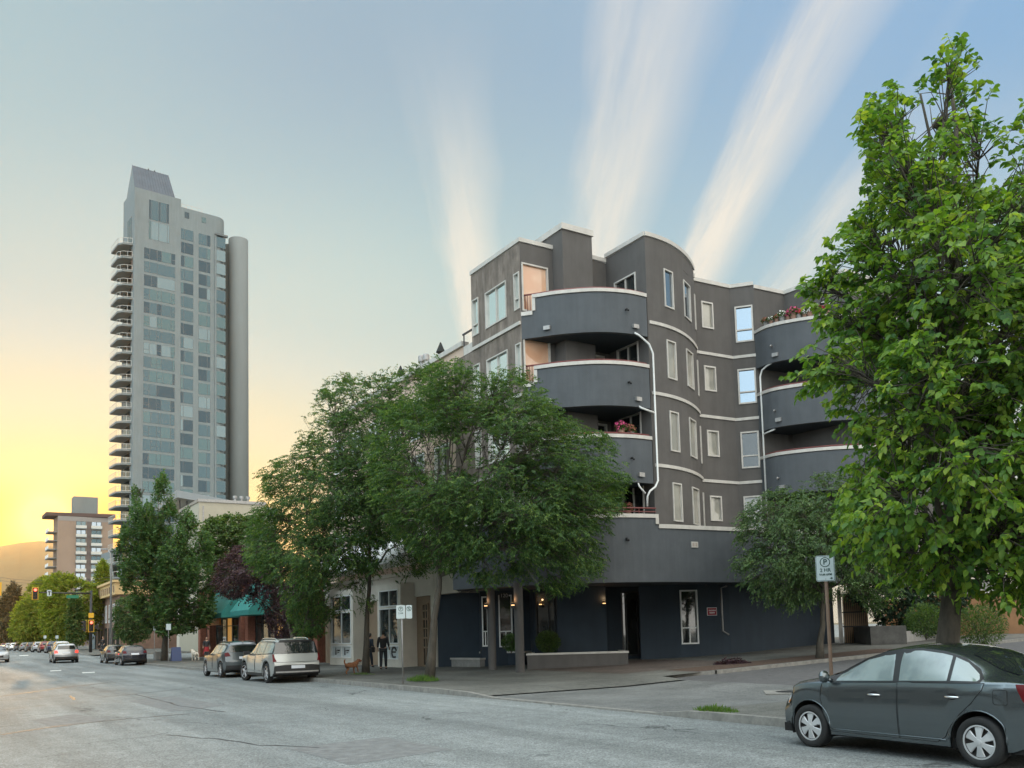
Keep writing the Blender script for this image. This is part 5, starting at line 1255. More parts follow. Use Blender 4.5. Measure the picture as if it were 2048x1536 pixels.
def grow(name, label, cat, base, poly, Y, thick, kind, nspr, slen=.5, per=10, ll=.12, lw=.08, droop=.25, up=.25, hang=.3, fork=.35, r0=.14, limbs=26, holes=(), gap=.0, gzs=1., jit=0., tw_every=3, boughs=0, bsig=(.5, .5, .3), btol=0., mains=10, gscale=.6, seed=1, fine=False, group=None, flat=0., trunk_top=None, twig=.004, lean=None, edge_fade=10., shell=.5, litter=None, vert=0.):
    """a tree whose leafy sprays fill the outline poly (picture points) at depth Y +- thick; trunk from base, limbs to the sprays"""
    R = np.random.default_rng(seed); base = Vector(base)
    P, inside, dist = poly_edge(poly); lo, hi = P.min(0), P.max(0)
    pts = []; cnt = 0
    c0 = unproj(P.mean(0)[None], np.array([Y]))[0]
    dm = None
    while cnt < nspr:
        x = R.uniform(lo, hi, (nspr*3, 2)); x = x[inside(x)]; d = dist(x)
        if dm is None: dm = max(8., np.percentile(d, 92))
        for hx, hy, hr, hp in holes:
            k = (np.hypot(x[:, 0]-hx, x[:, 1]-hy) < hr) & (R.random(len(x)) < hp); x = x[~k]; d = d[~k]
        u = R.uniform(-1, 1, len(x)); u = np.sign(u)*np.abs(u)**shell*np.sqrt(np.clip(d/dm, .02, 1))
        w = unproj(x, Y+thick*u)
        if gap > 0:
            nz = np.array([mnoise.noise(Vector((q[0], q[1], q[2]*gzs))*gscale+Vector((seed*3.1, 0, 0)))+.5*mnoise.noise(Vector((q[0], q[1], q[2]*gzs))*gscale*2.7) for q in w])
            k = nz > -1+gap*1.0; w = w[k]; d = d[k]
        pts.append(w); cnt += len(w)
    W_ = np.concatenate(pts)
    W_ = W_[R.permutation(len(W_))][:max(nspr, 0)]
    BC_ = None
    if boughs:
        # spread the boughs out, then crowd the sprays round them
        cand = W_; BC_ = [cand[0]]
        sc_ = np.array([1/bsig[0], 1/bsig[1], 1/bsig[2]])
        dmin = np.full(len(cand), 1e9)
        for _ in range(boughs-1):
            dmin = np.minimum(dmin, (((cand-BC_[-1])*sc_)**2).sum(1)); k = int(np.argmax(dmin*R.uniform(.35, 1, len(cand)))); BC_.append(cand[k])
        BC_ = np.array(BC_); size = R.uniform(.65, 1.25, boughs); prob = size**2/ (size**2).sum(); out_ = []; got = 0
        while got < nspr:
            a_ = R.choice(boughs, nspr, p=prob); w = BC_[a_]+R.normal(size=(nspr, 3))*np.array(bsig)[None]*size[a_][:, None]*np.where(R.random((nspr, 1)) < .85, .72, 1.3)
            rel = w-np.array(CAMP)[None]; zc = rel@np.array(_f); xy = np.stack([CXP+FPX*(rel@np.array(_ri))/zc, CYP-FPX*(rel@np.array(_up))/zc], 1)
            ok = inside(xy) | (dist(xy) < btol); w = w[ok]
            for hx, hy, hr, hp in holes:
                k = (np.hypot(xy[ok][:, 0]-hx, xy[ok][:, 1]-hy) < hr) & (R.random(len(w)) < hp); w = w[~k]; 
                ok2 = np.where(ok)[0][~k]; ok = np.zeros_like(ok); ok[ok2] = True
            out_.append(w); got += len(w)
        W_ = np.concatenate(out_)[:nspr]
    W_ = W_+R.normal(size=W_.shape)*jit
    root = thing(name, tuple(base), label, cat, group)
    org = np.array(base)
    ctr = W_.mean(0); out = nrm((W_-ctr)*np.array([1, 1, .8])); rnd = nrm(R.normal(size=(nspr, 3)))
    D = nrm(out*.8+rnd*.7+np.array([[0, 0, up]])); D[:, 2] *= (1-flat); D = nrm(D)
    if vert: D = nrm(D*(1-vert)+np.array([[0, 0, vert]]))
    SL = slen*R.uniform(.6, 1.25, nspr)
    Pb = W_-D*(SL*.55)[:, None]
    # leaves
    f = (np.arange(per)+.6)/per
    pos = Pb[:, None]+D[:, None]*(SL[:, None]*f[None])[..., None]-np.array([0, 0, 1])[None, None]*(droop*SL[:, None]*f[None]**2)[..., None]
    side = nrm(np.cross(D, nrm(np.array([[0, 0, 1.]])+.5*rnd[::-1])))
    sg = np.where(np.arange(per) % 2 == 0, 1., -1.)[None, :, None]
    tang = D[:, None]-np.array([0, 0, 1])[None, None]*(2*droop*f)[None, :, None]
    ax = side[:, None]*sg*.85+tang*.55-np.array([0, 0, 1])[None, None]*hang+R.normal(size=(nspr, per, 3))*.28
    ax[:, -1] = tang[:, -1]+R.normal(size=(nspr, 3))*.15
    nr = np.array([0, 0, 1.])[None, None]*.9+R.normal(size=(nspr, per, 3))*.45+out[:, None]*.25
    st_ = R.normal(.45, .17, nspr)
    tone = (st_[:, None]+R.normal(0, .17, (nspr, per))).ravel()
    N_ = nspr*per
    leaf_mesh('crown', pos.reshape(-1, 3), ax.reshape(-1, 3), nr.reshape(-1, 3), ll*R.uniform(.65, 1.2, N_), lw*R.uniform(.65, 1.2, N_), tone, LM[kind], root, org, fine, .18)
    # trunk, limbs, twigs
    top = Vector(trunk_top) if trunk_top is not None else Vector((ctr[0], ctr[1], base.z+(ctr[2]-base.z)*1.15))
    tp = []; nT = 9
    for i in range(nT+1):
        q = i/nT; p = base.lerp(top, q)
        if lean: p = p+Vector(lean)*math.sin(q*math.pi)
        if i: p = p+Vector((R.normal()*.03, R.normal()*.03, 0))*(top-base).length*.12
        tp.append(p)
    rad = [r0*(1.55 if i == 0 else 1.08 if i == 1 else 1.0-.88*(i/nT)) for i in range(nT+1)]
    b = MB(); b.tube([base-Vector((0, 0, .1))]+tp[1:] if False else tp, rad, 10); b.v[:10] = [(x, y, z-.1) for x, y, z in b.v[:10]]
    # cluster centres
    if BC_ is not None: C = BC_.copy(); limbs = len(C); a = np.argmin(((W_[:, None]-C[None])**2).sum(-1), 1)
    else: C = W_[R.choice(nspr, limbs, replace=False)].copy()
    for _ in range(0 if BC_ is not None else 3):
        a = np.argmin(((W_[:, None]-C[None])**2).sum(-1), 1)
        for k in range(limbs):
            if (a == k).any(): C[k] = W_[a == k].mean(0)
    zs = [p.z for p in tp]; H = top.z-base.z
    nm = max(4, min(limbs, mains)); Mc = C[R.choice(limbs, nm, replace=False)].copy()
    for _ in range(5):
        am = np.argmin(((C[:, None]-Mc[None])**2).sum(-1), 1)
        for k in range(nm):
            if (am == k).any(): Mc[k] = C[am == k].mean(0)
    mseg = []
    for k in range(nm):
        c = Vector(Mc[k]); q = min(.95, max(fork, fork+(1-fork)*((c.z-base.z)/max(.1, H)-fork)*.7-.08)); i = min(nT-1, int(q*nT)); s0 = tp[i].lerp(tp[i+1], q*nT-i)
        dl = (c-s0).length; m1 = s0.lerp(c, .45)+Vector((0, 0, dl*.14))+Vector(R.normal(size=3))*dl*.07; r1 = max(.015, min(rad[i]*.62, .014*dl+.022)); sg_ = []
        for j in range(8): t = j/7; sg_.append(s0*(1-t)**2+m1*2*t*(1-t)+c*t*t+(Vector(R.normal(size=3))*dl*.012 if 0 < j < 7 else Vector()))
        b.tube(sg_, [r1*(1-.72*j/7) for j in range(8)], 7); mseg.append((sg_, r1))
    for k in range(limbs):
        c = Vector(C[k]); sg_, rm = mseg[am[k]]; j0 = int(R.integers(3, 7)); s0 = sg_[j0]; dl = (c-s0).length; m1 = s0.lerp(c, .5)+Vector((0, 0, dl*.10))+Vector(R.normal(size=3))*dl*.08; r1 = max(.008, min(rm*(1-.72*j0/7)*.75, .010*dl+.008)); seg = []
        for j in range(7): t = j/6; seg.append(s0*(1-t)**2+m1*2*t*(1-t)+c*t*t)
        b.tube(seg, [r1*(1-.75*j/6) for j in range(7)], 5)
        mem = np.where(a == k)[0]
        if twig:
            for m_ in mem[::1 if fine else tw_every]:
                p1 = Vector(Pb[m_]); tj = R.uniform(.5, 1.); s1 = seg[min(6, int(tj*6))]; mm = s1.lerp(p1, .5)+Vector((0, 0, (p1-s1).length*.06)); e_ = p1+Vector(D[m_])*SL[m_]*.9-Vector((0, 0, droop*SL[m_]*.8))
                b.tube([s1, mm, p1, e_], [twig*2.2, twig*1.6, twig, twig*.5], 3, cap=False)
    b.build('trunk', M_['bark'], root, smooth=True)
    return root
# large broad-leaved tree on the right
bt = st(*to_st(at(1884, 1290, 14.6)), 0); bt.z = .14
grow('broadleaf_tree', 'large bright green broad-leaved tree beside the parked grey sedan at the right edge', 'tree', bt,
     [(1908, 82), (1880, 120), (1862, 165), (1868, 215), (1850, 275), (1830, 230), (1808, 172), (1770, 168), (1732, 225), (1722, 285), (1742, 340), (1745, 405), (1705, 450), (1660, 480), (1650, 525), (1700, 560), (1625, 555), (1635, 610), (1665, 660), (1600, 712), (1580, 745), (1632, 790), (1640, 830), (1700, 850), (1712, 920), (1690, 980), (1672, 1020), (1695, 1080), (1760, 1120), (1790, 1150), (1850, 1165), (1960, 1170), (2060, 1190), (2330, 1150), (2400, 800), (2330, 430), (2220, 230), (2120, 190), (2048, 212), (2030, 265), (2005, 250), (1985, 180), (1930, 105)],
     14.6, 3.0, 'linden', 6400, .36, 8, .132, .094, .40, .35, .50, .22, .17, 46, holes=((1905, 540, 40, .75), (1990, 300, 70, .55), (1860, 300, 40, .5), (1930, 200, 60, .5), (2010, 330, 60, .4), (1780, 300, 20, .3), (1848, 235, 34, .9), (1995, 215, 30, .8), (1955, 330, 45, .45)), gap=.5, gscale=.85, jit=.05, shell=.7, boughs=135, bsig=(.42, .42, .40), btol=14., mains=26, seed=3, fine=True, trunk_top=tuple(at(1912, 130, 14.6)), twig=.006)
# two honey locusts
b1 = gnd(731, 1345, .15); b2 = gnd(858, 1361, .15)
grow('locust_tree', 'feathery green street tree whose trunk stands in front of the cream shop window', 'tree', b1,
     [(498, 1085), (512, 1030), (540, 990), (528, 950), (560, 925), (600, 905), (612, 870), (618, 820), (645, 800), (655, 775), (690, 750), (730, 768), (770, 752), (830, 742), (862, 735), (900, 800), (905, 880), (885, 960), (895, 1040), (870, 1110), (840, 1135), (800, 1150), (770, 1120), (730, 1150), (735, 1200), (690, 1215), (655, 1222), (640, 1255), (608, 1268), (590, 1230), (565, 1180), (530, 1145), (505, 1125)],
     b1.y-.6, 3.6, 'locust', 14500, .36, 12, .110, .050, .32, .10, .45, .40, .12, 24, holes=((700, 1180, 45, .7), (790, 1120, 38, .7), (870, 905, 50, .85), (800, 880, 30, .5), (655, 1170, 25, .4)), gap=.4, gscale=.55, gzs=2.0, jit=.08, tw_every=9, shell=.8, boughs=95, bsig=(.85, .85, .32), btol=12., seed=11, group='feathery street trees', flat=.45, trunk_top=tuple(at(745, 850, b1.y-.4)), twig=.006)
grow('locust_tree', 'feathery green street tree with a forked trunk standing nearest the entrance columns', 'tree', b2,
     [(775, 830), (820, 790), (860, 745), (880, 722), (925, 728), (960, 760), (1010, 745), (1050, 752), (1085, 790), (1125, 838), (1165, 862), (1205, 872), (1228, 905), (1248, 962), (1222, 985), (1235, 1035), (1212, 1055), (1185, 1068), (1204, 1112), (1190, 1148), (1130, 1168), (1095, 1182), (1050, 1168), (1000, 1152), (965, 1160), (930, 1135), (880, 1125), (845, 1105), (800, 1060), (750, 985), (740, 900)],
     b2.y-.2, 2.9, 'locust', 12500, .34, 12, .100, .046, .32, .10, .45, .38, .135, 24, holes=((880, 915, 46, .9), (950, 900, 50, .85), (1010, 890, 30, .7), (840, 900, 30, .8), (800, 900, 40, .45), (1000, 1100, 40, .3), (920, 780, 20, .4), (1090, 950, 40, .35)), gap=.4, gscale=.6, gzs=2.0, jit=.08, tw_every=9, shell=.8, boughs=95, bsig=(.72, .72, .28), btol=12., seed=23, group='feathery street trees', flat=.45, trunk_top=tuple(at(905, 820, b2.y)), twig=.006)
# small tree by the lane
b3 = gnd(1640, 1322, .35)
grow('crab_apple_tree', 'small leaning tree with narrow drooping leaves in front of the right-hand balconies', 'tree', b3,
     [(1476, 1045), (1500, 1008), (1540, 985), (1590, 970), (1640, 952), (1700, 945), (1760, 975), (1805, 1040), (1815, 1110), (1790, 1180), (1745, 1205), (1700, 1175), (1655, 1180), (1610, 1200), (1560, 1205), (1520, 1190), (1500, 1165), (1466, 1140), (1484, 1095)],
     b3.y, 2.6, 'crab', 5200, .45, 11, .115, .050, .5, .15, .5, .42, .12, 40, gap=.4, gscale=.8, boughs=60, bsig=(.5, .5, .32), btol=12., tw_every=6, mains=8, seed=31, fine=False, trunk_top=tuple(at(1655, 1010, b3.y)), twig=.006, holes=((1560, 1180, 15, .3),))
# maple on the left
b4 = gnd(330, 1320, .25)
grow('maple_tree', 'tall dark green upright tree standing behind the parked dark cars', 'tree', b4,
     [(326, 945), (342, 985), (352, 1020), (372, 1015), (395, 1050), (424, 1085), (432, 1140), (428, 1200), (420, 1245), (372, 1262), (330, 1268), (285, 1250), (255, 1205), (240, 1150), (232, 1100), (243, 1060), (262, 1030), (268, 975), (282, 985), (298, 1020), (312, 965)],
     b4.y, 3.4, 'maple', 5200, .8, 10, .21, .16, .2, .6, .3, .16, .22, 40, gap=.4, gscale=.42, boughs=60, bsig=(.46, .46, .95), btol=2., seed=41, vert=.35, twig=.01, holes=((338, 1040, 14, .85), (345, 1190, 10, .8), (383, 1085, 10, .8), (310, 1160, 6, .7)))
b5 = gnd(600, 1330, .15); b5 = at(600, 1318, 47.0); b5.z = .2
grow('plum_tree', 'purple-leaved tree in front of the brick shop', 'tree', b5,
     [(424, 1165), (440, 1120), (475, 1088), (520, 1090), (560, 1098), (605, 1110), (640, 1160), (655, 1225), (640, 1265), (590, 1272), (560, 1285), (540, 1262), (530, 1215), (490, 1196), (450, 1190)],
     50.0, 2.6, 'plum', 2600, .6, 10, .14, .09, .35, .2, .4, .3, .13, 30, gap=.72, gscale=.6, seed=51, twig=.008)
b6 = at(478, 1300, 78.); b6.z = .3
grow('street_tree', 'round green tree rising behind the purple tree in front of the beige block', 'tree', b6, [(398, 1062), (420, 1035), (468, 1028), (520, 1032), (548, 1060), (556, 1120), (530, 1155), (460, 1165), (415, 1150)], 78., 3.2, 'mid', 2300, .9, 9, .26, .18, .3, .3, .3, .3, .2, 26, gap=.6, gscale=.5, seed=61, twig=0)
# trees on the far left
def far(label, poly, Y, kind, n, seed, ll=.4, name='street_tree', zb=.6, thick=None, group='trees beyond the crossing', **k):
    xs = [p[0] for p in poly]; w = (max(xs)-min(xs))/FPX*Y; b = at(sum(xs)/len(xs), 1290, Y); b.z = zb
    grow(name, label, 'tree', b, poly, Y, thick or w*.4, kind, n, ll*3, 8, ll, ll*.72, .25, .3, .3, .25, max(.15, w*.02), 16, seed=seed, gap=.6, gscale=1.2/ll*.12, twig=0, group=group, **k)
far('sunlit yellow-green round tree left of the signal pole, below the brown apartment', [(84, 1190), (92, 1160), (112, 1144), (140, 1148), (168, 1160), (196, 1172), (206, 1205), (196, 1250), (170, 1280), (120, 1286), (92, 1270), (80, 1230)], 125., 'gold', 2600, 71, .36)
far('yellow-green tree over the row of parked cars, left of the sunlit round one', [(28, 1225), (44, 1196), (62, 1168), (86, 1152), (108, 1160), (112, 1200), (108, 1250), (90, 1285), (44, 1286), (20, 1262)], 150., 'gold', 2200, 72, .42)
far('narrow columnar tree just left of the signal pole', [(138, 1210), (148, 1186), (160, 1200), (166, 1240), (166, 1278), (150, 1288), (136, 1275), (132, 1240)], 108., 'mid', 900, 73, .28)
far('brown-green tall conifer at the far left edge', [(-10, 1240), (2, 1200), (14, 1172), (26, 1162), (38, 1172), (46, 1200), (48, 1240), (36, 1278), (0, 1285)], 210., 'rust', 1200, 74, .55, name='conifer')
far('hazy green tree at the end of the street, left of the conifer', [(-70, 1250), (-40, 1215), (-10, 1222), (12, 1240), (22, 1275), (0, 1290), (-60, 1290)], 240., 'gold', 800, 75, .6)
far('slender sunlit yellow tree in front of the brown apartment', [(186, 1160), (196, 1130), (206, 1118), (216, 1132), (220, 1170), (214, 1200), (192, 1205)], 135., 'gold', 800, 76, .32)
far('small spreading tree under the tall dark one, beside the parked dark hatchback', [(222, 1230), (235, 1200), (262, 1192), (292, 1205), (305, 1240), (296, 1275), (262, 1285), (232, 1272)], 84., 'crab', 1100, 77, .20, zb=.35, group=None)
far('dark tree closing the lane between the grey block and the brown wall', [(1690, 1120), (1760, 1085), (1850, 1090), (1930, 1110), (1945, 1190), (1900, 1262), (1830, 1268), (1770, 1254), (1742, 1225), (1700, 1190)], 43.5, 'dark', 2400, 78, .16, name='evergreen_tree', zb=.5, thick=2.2, group=None)
# shrubs
def shrub(label, px, py, Y, r, kind, n, seed, ll=.07, zb=None, hz=.9, name='shrub'):
    c = at(px, py, Y); R = np.random.default_rng(seed); root = thing(name, (c.x, c.y, c.z-r*hz), label, 'shrub'); v = nrm(R.normal(size=(n, 3)))*(R.random((n, 1))**.35)*np.array([[r, r, r*hz]])
    B = np.array(c)[None]+v; leaf_mesh('foliage', B, v/r+R.normal(size=(n, 3))*.6+np.array([[0, 0, .3]]), R.normal(size=(n, 3))*.5+np.array([[0, 0, 1.]]), ll*R.uniform(.6, 1.3, n), ll*.5*R.uniform(.7, 1.2, n), R.normal(.45, .25, n), LM[kind], root, np.array(root.location))
    b = MB(); rr = random.Random(seed)
    for i in range(9): a = rr.uniform(0, 6.28); b.tube([(c.x, c.y, c.z-r*hz-.1), (c.x+r*.3*math.cos(a), c.y+r*.3*math.sin(a), c.z), (c.x+r*.7*math.cos(a), c.y+r*.7*math.sin(a), c.z+r*.5)], [.015, .01, .004], 5)
    b.build('stem', M_['bark'], root); return root
shrub('round clipped green shrub in the entrance planter', 1096, 1284, 37.6, .52, 'mid', 3600, 81)
shrub('dark green shrub half hidden behind the right entrance column', 1022, 1285, 37.3, .40, 'maple', 2200, 82)
shrub('light green feathery shrub at the foot of the big tree', 1850, 1240, 30, .62, 'mid', 2600, 83, .085)
shrub('light green bush between the big tree trunk and the brown wall', 1962, 1252, 32, .85, 'mid', 4200, 84, .085)
def tuft(label, px, py, z, n, rx, ry, h, seed, name='grass_tuft'):
    c = gnd(px, py, z); R = np.random.default_rng(seed); root = thing(name, tuple(c), label, 'grass'); a = R.random(n)*6.28; q = R.random(n)**.6
    B = np.array(c)[None]+np.outer(q*np.cos(a)*rx, np.array(U))+np.outer(q*np.sin(a)*ry, np.array(V)); hh = h*R.uniform(.4, 1.1, n)*(1.15-q*.6)
    leaf_mesh('blades', B, R.normal(size=(n, 3))*.35+np.array([[0, 0, 1.]]), R.normal(size=(n, 3)), hh, hh*.09+.004, R.normal(.5, .25, n), LM['grass'], root, np.array(c))
    return root
tuft('green grass tuft on the kerb corner near the parked sedan', 1432, 1424, .12, 700, .55, .25, .17, 91)
tuft('ragged grass patch round the foot of the nearer locust trunk', 846, 1362, .15, 900, .8, .5, .26, 92)
tuft('sparse weeds round the foot of the left locust trunk', 725, 1349, .15, 300, .9, .4, .12, 93)
tuft('strip of low ground plants in the pale planter', 918, 1312, .50, 350, .15, 1.0, .12, 94, 'ground_plants')
# ------------------------------------------------------------------ vehicles
def paint(name, col, metal=.5, rough=.32): return mat(name, col, rough, metal=metal, coat=1.0)
M_['tyre'] = mat('tyre_rubber', (.018, .018, .018), .85, var=.2, scale=30)
M_['rim'] = mat('rim_silver', (.55, .55, .56), .35, metal=.75)
M_['rim_dark'] = mat('rim_recess', (.035, .03, .028), .6)
M_['car_glass'] = glass_mat('car_glass', (.016, .020, .020), .45, rough=.02)
M_['car_glass_side'] = glass_mat('car_side_glass', (.20, .245, .235), .75, rough=.03, inner=(.13, .165, .16), iscale=3.)
M_['car_black'] = mat('car_black_trim', (.012, .012, .013), .42)
M_['under'] = mat('car_underside', (.008, .008, .008), .9)
M_['lens'] = mat('lamp_lens', (.75, .76, .76), .08, metal=.3, coat=1)
M_['tail'] = mat('tail_lens', (.11, .006, .008), .3, spec=.2)
M_['tail_lit'] = mat('tail_lens_lit', (.5, .01, .01), .2, emit=(1, .05, .03), estr=2.5)
M_['amber'] = mat('amber_lens', (.75, .25, .03), .2, coat=1)
M_['chrome'] = mat('chrome', (.72, .72, .73), .15, metal=1)
M_['plate'] = mat('number_plate', (.62, .63, .66), .5)
M_['hubcap'] = mat('hubcap_silver', (.60, .605, .61), .38, metal=.45)
def interp(P, x):
    if x <= P[0][0]: return P[0][1]
    for (a, b), (c, d) in zip(P, P[1:]):
        if x <= c:
            t = (x-a)/(c-a); return b+(d-b)*t
    return P[-1][1]
def smoothP(P, n=9):
    """rounded version of a polyline y(x)"""
    out = []
    for i in range(len(P)-1):
        p0 = P[max(0, i-1)]; p1 = P[i]; p2 = P[i+1]; p3 = P[min(len(P)-1, i+2)]
        m1 = (p2[1]-p0[1])/(p2[0]-p0[0]) if p2[0] != p0[0] else 0; m2 = (p3[1]-p1[1])/(p3[0]-p1[0]) if p3[0] != p1[0] else 0
        h = p2[0]-p1[0]
        for k in range(n):
            t = k/n; out.append((p1[0]+h*t, (2*t**3-3*t*t+1)*p1[1]+(t**3-2*t*t+t)*h*m1+(-2*t**3+3*t*t)*p2[1]+(t**3-t*t)*h*m2))
    return out+[P[-1]]
class Car:
    def __init__(s, xf, xr, W, R, ax, zt, belt, roofw, sill=.24, plan=None, fb=(.30, .10), rb=(.22, .10), edge_shift=.16, crown=.05, flare=0., Ra=None):
        s.xf, s.xr, s.W, s.R, s.ax = xf, xr, W, R, ax; s.zt = smoothP(sorted(zt)); s.belt = smoothP(sorted(belt)); s.roofw = sorted(roofw)
        s.plan = smoothP(sorted(plan or [(xr, .90), (xr+.5, .975), (ax[1], 1), (ax[0]-.2, 1), (xf-.5, .965), (xf, .86)])); s.sill = sill
        s.fb, s.rb, s.es, s.crown = fb, rb, edge_shift, crown; s.Ra = Ra or R+.065; s.cache = {}; s.flare = flare
    def xmap(s, x, y, z):
        q = min(1.2, abs(y)/(s.W/2))
        x0 = s.ax[0]+.30
        if x > x0:
            X = s.xf - s.fb[0]*q**2.2 - s.fb[1]*max(0, z-.5)/.4 - .05*max(0, .35-z)/.2; return x0+(x-x0)*(X-x0)/(s.xf-x0)
        x1 = s.ax[1]-.30
        if x < x1:
            X = s.xr + s.rb[0]*q**2.4 + s.rb[1]*max(0, z-.75)/.4 + .05*max(0, .4-z)/.2; return x1+(x-x1)*(X-x1)/(s.xr-x1)
        return x
    def section(s, x):
        k = round(x, 4)
        if k in s.cache: return s.cache[k]
        h = interp(s.zt, x); w = s.W/2*interp(s.plan, x); zb = interp(s.belt, x)
        c = max(0., min(1., (h-zb-.02)/.26)); c = c*c*(3-2*c)
        zs = min(zb, h-.05)*c + min(zb, h-.075)*(1-c)
        mid = (s.ax[0]+s.ax[1])/2
        he = min(h, interp(s.zt, x+s.es), interp(s.zt, x-s.es))
        wr = w*.80*(1-c)+interp(s.roofw, x)*c; zr = (h-.022)*(1-c)+(he-s.crown)*c; zr = max(zr, zs+.012)
        zl = s.sill
        zl += .06*max(0., (x-(s.xf-.35))/.35)+.10*max(0., ((s.xr+.4)-x)/.4)
        for xa in s.ax:
            d = abs(x-xa)
            if d < s.Ra: zl = max(zl, s.R+math.sqrt(s.Ra**2-d*d))
        zl = min(zl, zs-.05)
        e = s.flare
        K = [(w*.965, zl), (w*.995, zl+(zs-zl)*.30), (w, zl+(zs-zl)*.62), (w*.968, zs), (wr, zr), (wr*.6, h-(h-zr)*.28), (0, h)]
        P = []; n = (5, 5, 6, 8, 5, 5)
        for i in range(6):
            for j in range(n[i]):
                t = j/n[i]; P.append((K[i][0]+(K[i+1][0]-K[i][0])*t, K[i][1]+(K[i+1][1]-K[i][1])*t))
        P.append(K[6]); P = np.array(P)
        for _ in range(2):
            Q = P.copy(); Q[1:-1] = (P[:-2]+2*P[1:-1]+P[2:])/4; P = Q
        s.cache[k] = P; return P
    IG = 16
    def side(s, x, z, eps=0., sgn=1):
        P = s.section(x); zz = P[:25, 1]; y = float(np.interp(z, zz, P[:25, 0]))+eps
        return (s.xmap(x, y, z), y*sgn, z)
    def top(s, x, y, eps=0.):
        P = s.section(x)[20:]; z = float(np.interp(abs(y), P[::-1, 0], P[::-1, 1]))+eps
        return (s.xmap(x, y, z), y, z)
    def stations(s, res):
        X = set(np.linspace(s.xr, s.xf, res).tolist())
        for xa in s.ax:
            for k in range(13): X.add(xa+s.Ra*math.cos(math.pi*k/12)*.9999)
            X.add(xa+s.Ra+.004); X.add(xa-s.Ra-.004)
        X = sorted(x for x in X if s.xr <= x <= s.xf); o = [X[0]]
        for x in X[1:]:
            if x-o[-1] > .0035: o.append(x)
        return o
    def body(s, m, parent, res=60, name='body'):
        X = s.stations(res); b = MB(); n = len(s.section(0.)); rows = []
        for x in X:
            P = s.section(x); r = [(s.xmap(x, y, z), y, z) for y, z in P]+[(s.xmap(x, y, z), -y, z) for y, z in P[-2::-1]]
            rows.append(range(len(b.v), len(b.v)+len(r))); b.v += r
        k = 2*n-1
        for i in range(len(X)-1):
            for j in range(k-1): b.f.append((rows[i][j], rows[i][j+1], rows[i+1][j+1], rows[i+1][j])); b.m.append(0)
        for x, row, fl in ((X[0], rows[0], 0), (X[-1], rows[-1], 1)):      # closed ends that bow across the car
            P = s.section(x); o = len(b.v); m_ = 10
            for y, z in P[:-1]:
                for q in range(m_+1): yy = y*(1-2*q/m_); b.v.append((s.xmap(x, yy, z), yy, z))
            b.v.append((s.xmap(x, 0, P[-1][1]), 0, P[-1][1]))
            for i in range(n-2):
                for q in range(m_):
                    f = (o+i*(m_+1)+q, o+i*(m_+1)+q+1, o+(i+1)*(m_+1)+q+1, o+(i+1)*(m_+1)+q); b.f.append(f if fl == 0 else f[::-1]); b.m.append(0)
            for q in range(m_): b.f.append((o+(n-2)*(m_+1)+q, o+(n-2)*(m_+1)+q+1, len(b.v)-1)); b.m.append(0)
        ob = b.build(name, m, parent, smooth=True, auto=48)
        u = MB()                                                           # wheel wells and floor
        for xa in s.ax:
            for sg in (1, -1):
                yo = (s.W/2-.05)*sg; yi = (s.W/2-.34)*sg; A = [(xa+s.Ra*1.0*math.cos(t), s.R+s.Ra*math.sin(t)) for t in np.linspace(-.35, math.pi+.35, 15)]
                for (x0, z0), (x1, z1) in zip(A, A[1:]): u.poly([(x0, yo, z0), (x1, yo, z1), (x1, yi, z1), (x0, yi, z0)])
                u.poly([(x, yi, z) for x, z in A])
        u.box((s.xr+.25, -s.W/2+.09, s.sill-.02), (s.xf-.25, s.W/2-.09, s.sill+.10))
        u.build('underside', M_['under'], parent); return ob
    def panel(s, b, poly, eps, sgn=1, n=14, m=7, mi=0, fn=None):
        """skin patch over the side surface inside polygon poly of (x, z)"""
        fn = fn or (lambda x, z, e: s.side(x, z, e, sgn))
        xs = [p[0] for p in poly]; lo, hi = min(xs), max(xs); X = sorted(set(np.linspace(lo+1e-4, hi-1e-4, n).tolist()+[x for x in xs if lo < x < hi])); o = len(b.v); k = 0
        for x in X:
            zc = []
            for (x0, z0), (x1, z1) in zip(poly, poly[1:]+poly[:1]):
                if (x0 <= x < x1) or (x1 <= x < x0): zc.append(z0+(z1-z0)*(x-x0)/(x1-x0))
            if len(zc) < 2: continue
            a, c = min(zc), max(zc)
            for j in range(m+1): b.v.append(fn(x, a+(c-a)*j/m, eps))
            k += 1
        for i in range(k-1):
            for j in range(m):
                f = (o+i*(m+1)+j, o+i*(m+1)+j+1, o+(i+1)*(m+1)+j+1, o+(i+1)*(m+1)+j); b.f.append(f if sgn > 0 else f[::-1]); b.m.append(mi)
    def outline(s, b, poly, eps, r, sgn=1, fn=None, closed=True, sub=6, mi=0):
        fn = fn or (lambda x, z, e: s.side(x, z, e, sgn)); P = []
        Q = poly+poly[:1] if closed else poly
        for (x0, z0), (x1, z1) in zip(Q, Q[1:]):
            for j in range(sub): t = j/sub; P.append(fn(x0+(x1-x0)*t, z0+(z1-z0)*t, eps))
        if not closed: P.append(fn(*Q[-1], eps))
        b.tube(P, r, 5, mi)
    def rear(s, y, z, eps): return (s.xmap(s.xr, y, z)-eps, y, z)
    def front(s, y, z, eps): return (s.xmap(s.xf, y, z)+eps, y, z)
    def endpanel(s, name, poly, eps, m, parent, front=False, n=12):
        b = MB(); fn = (lambda y, z, e: s.front(y, z, e)) if front else (lambda y, z, e: s.rear(y, z, e)); s.panel(b, poly, eps, -1 if front else 1, n, 6, 0, fn)
        # give the patch an edge
        return b.build(name, m, parent, smooth=True)
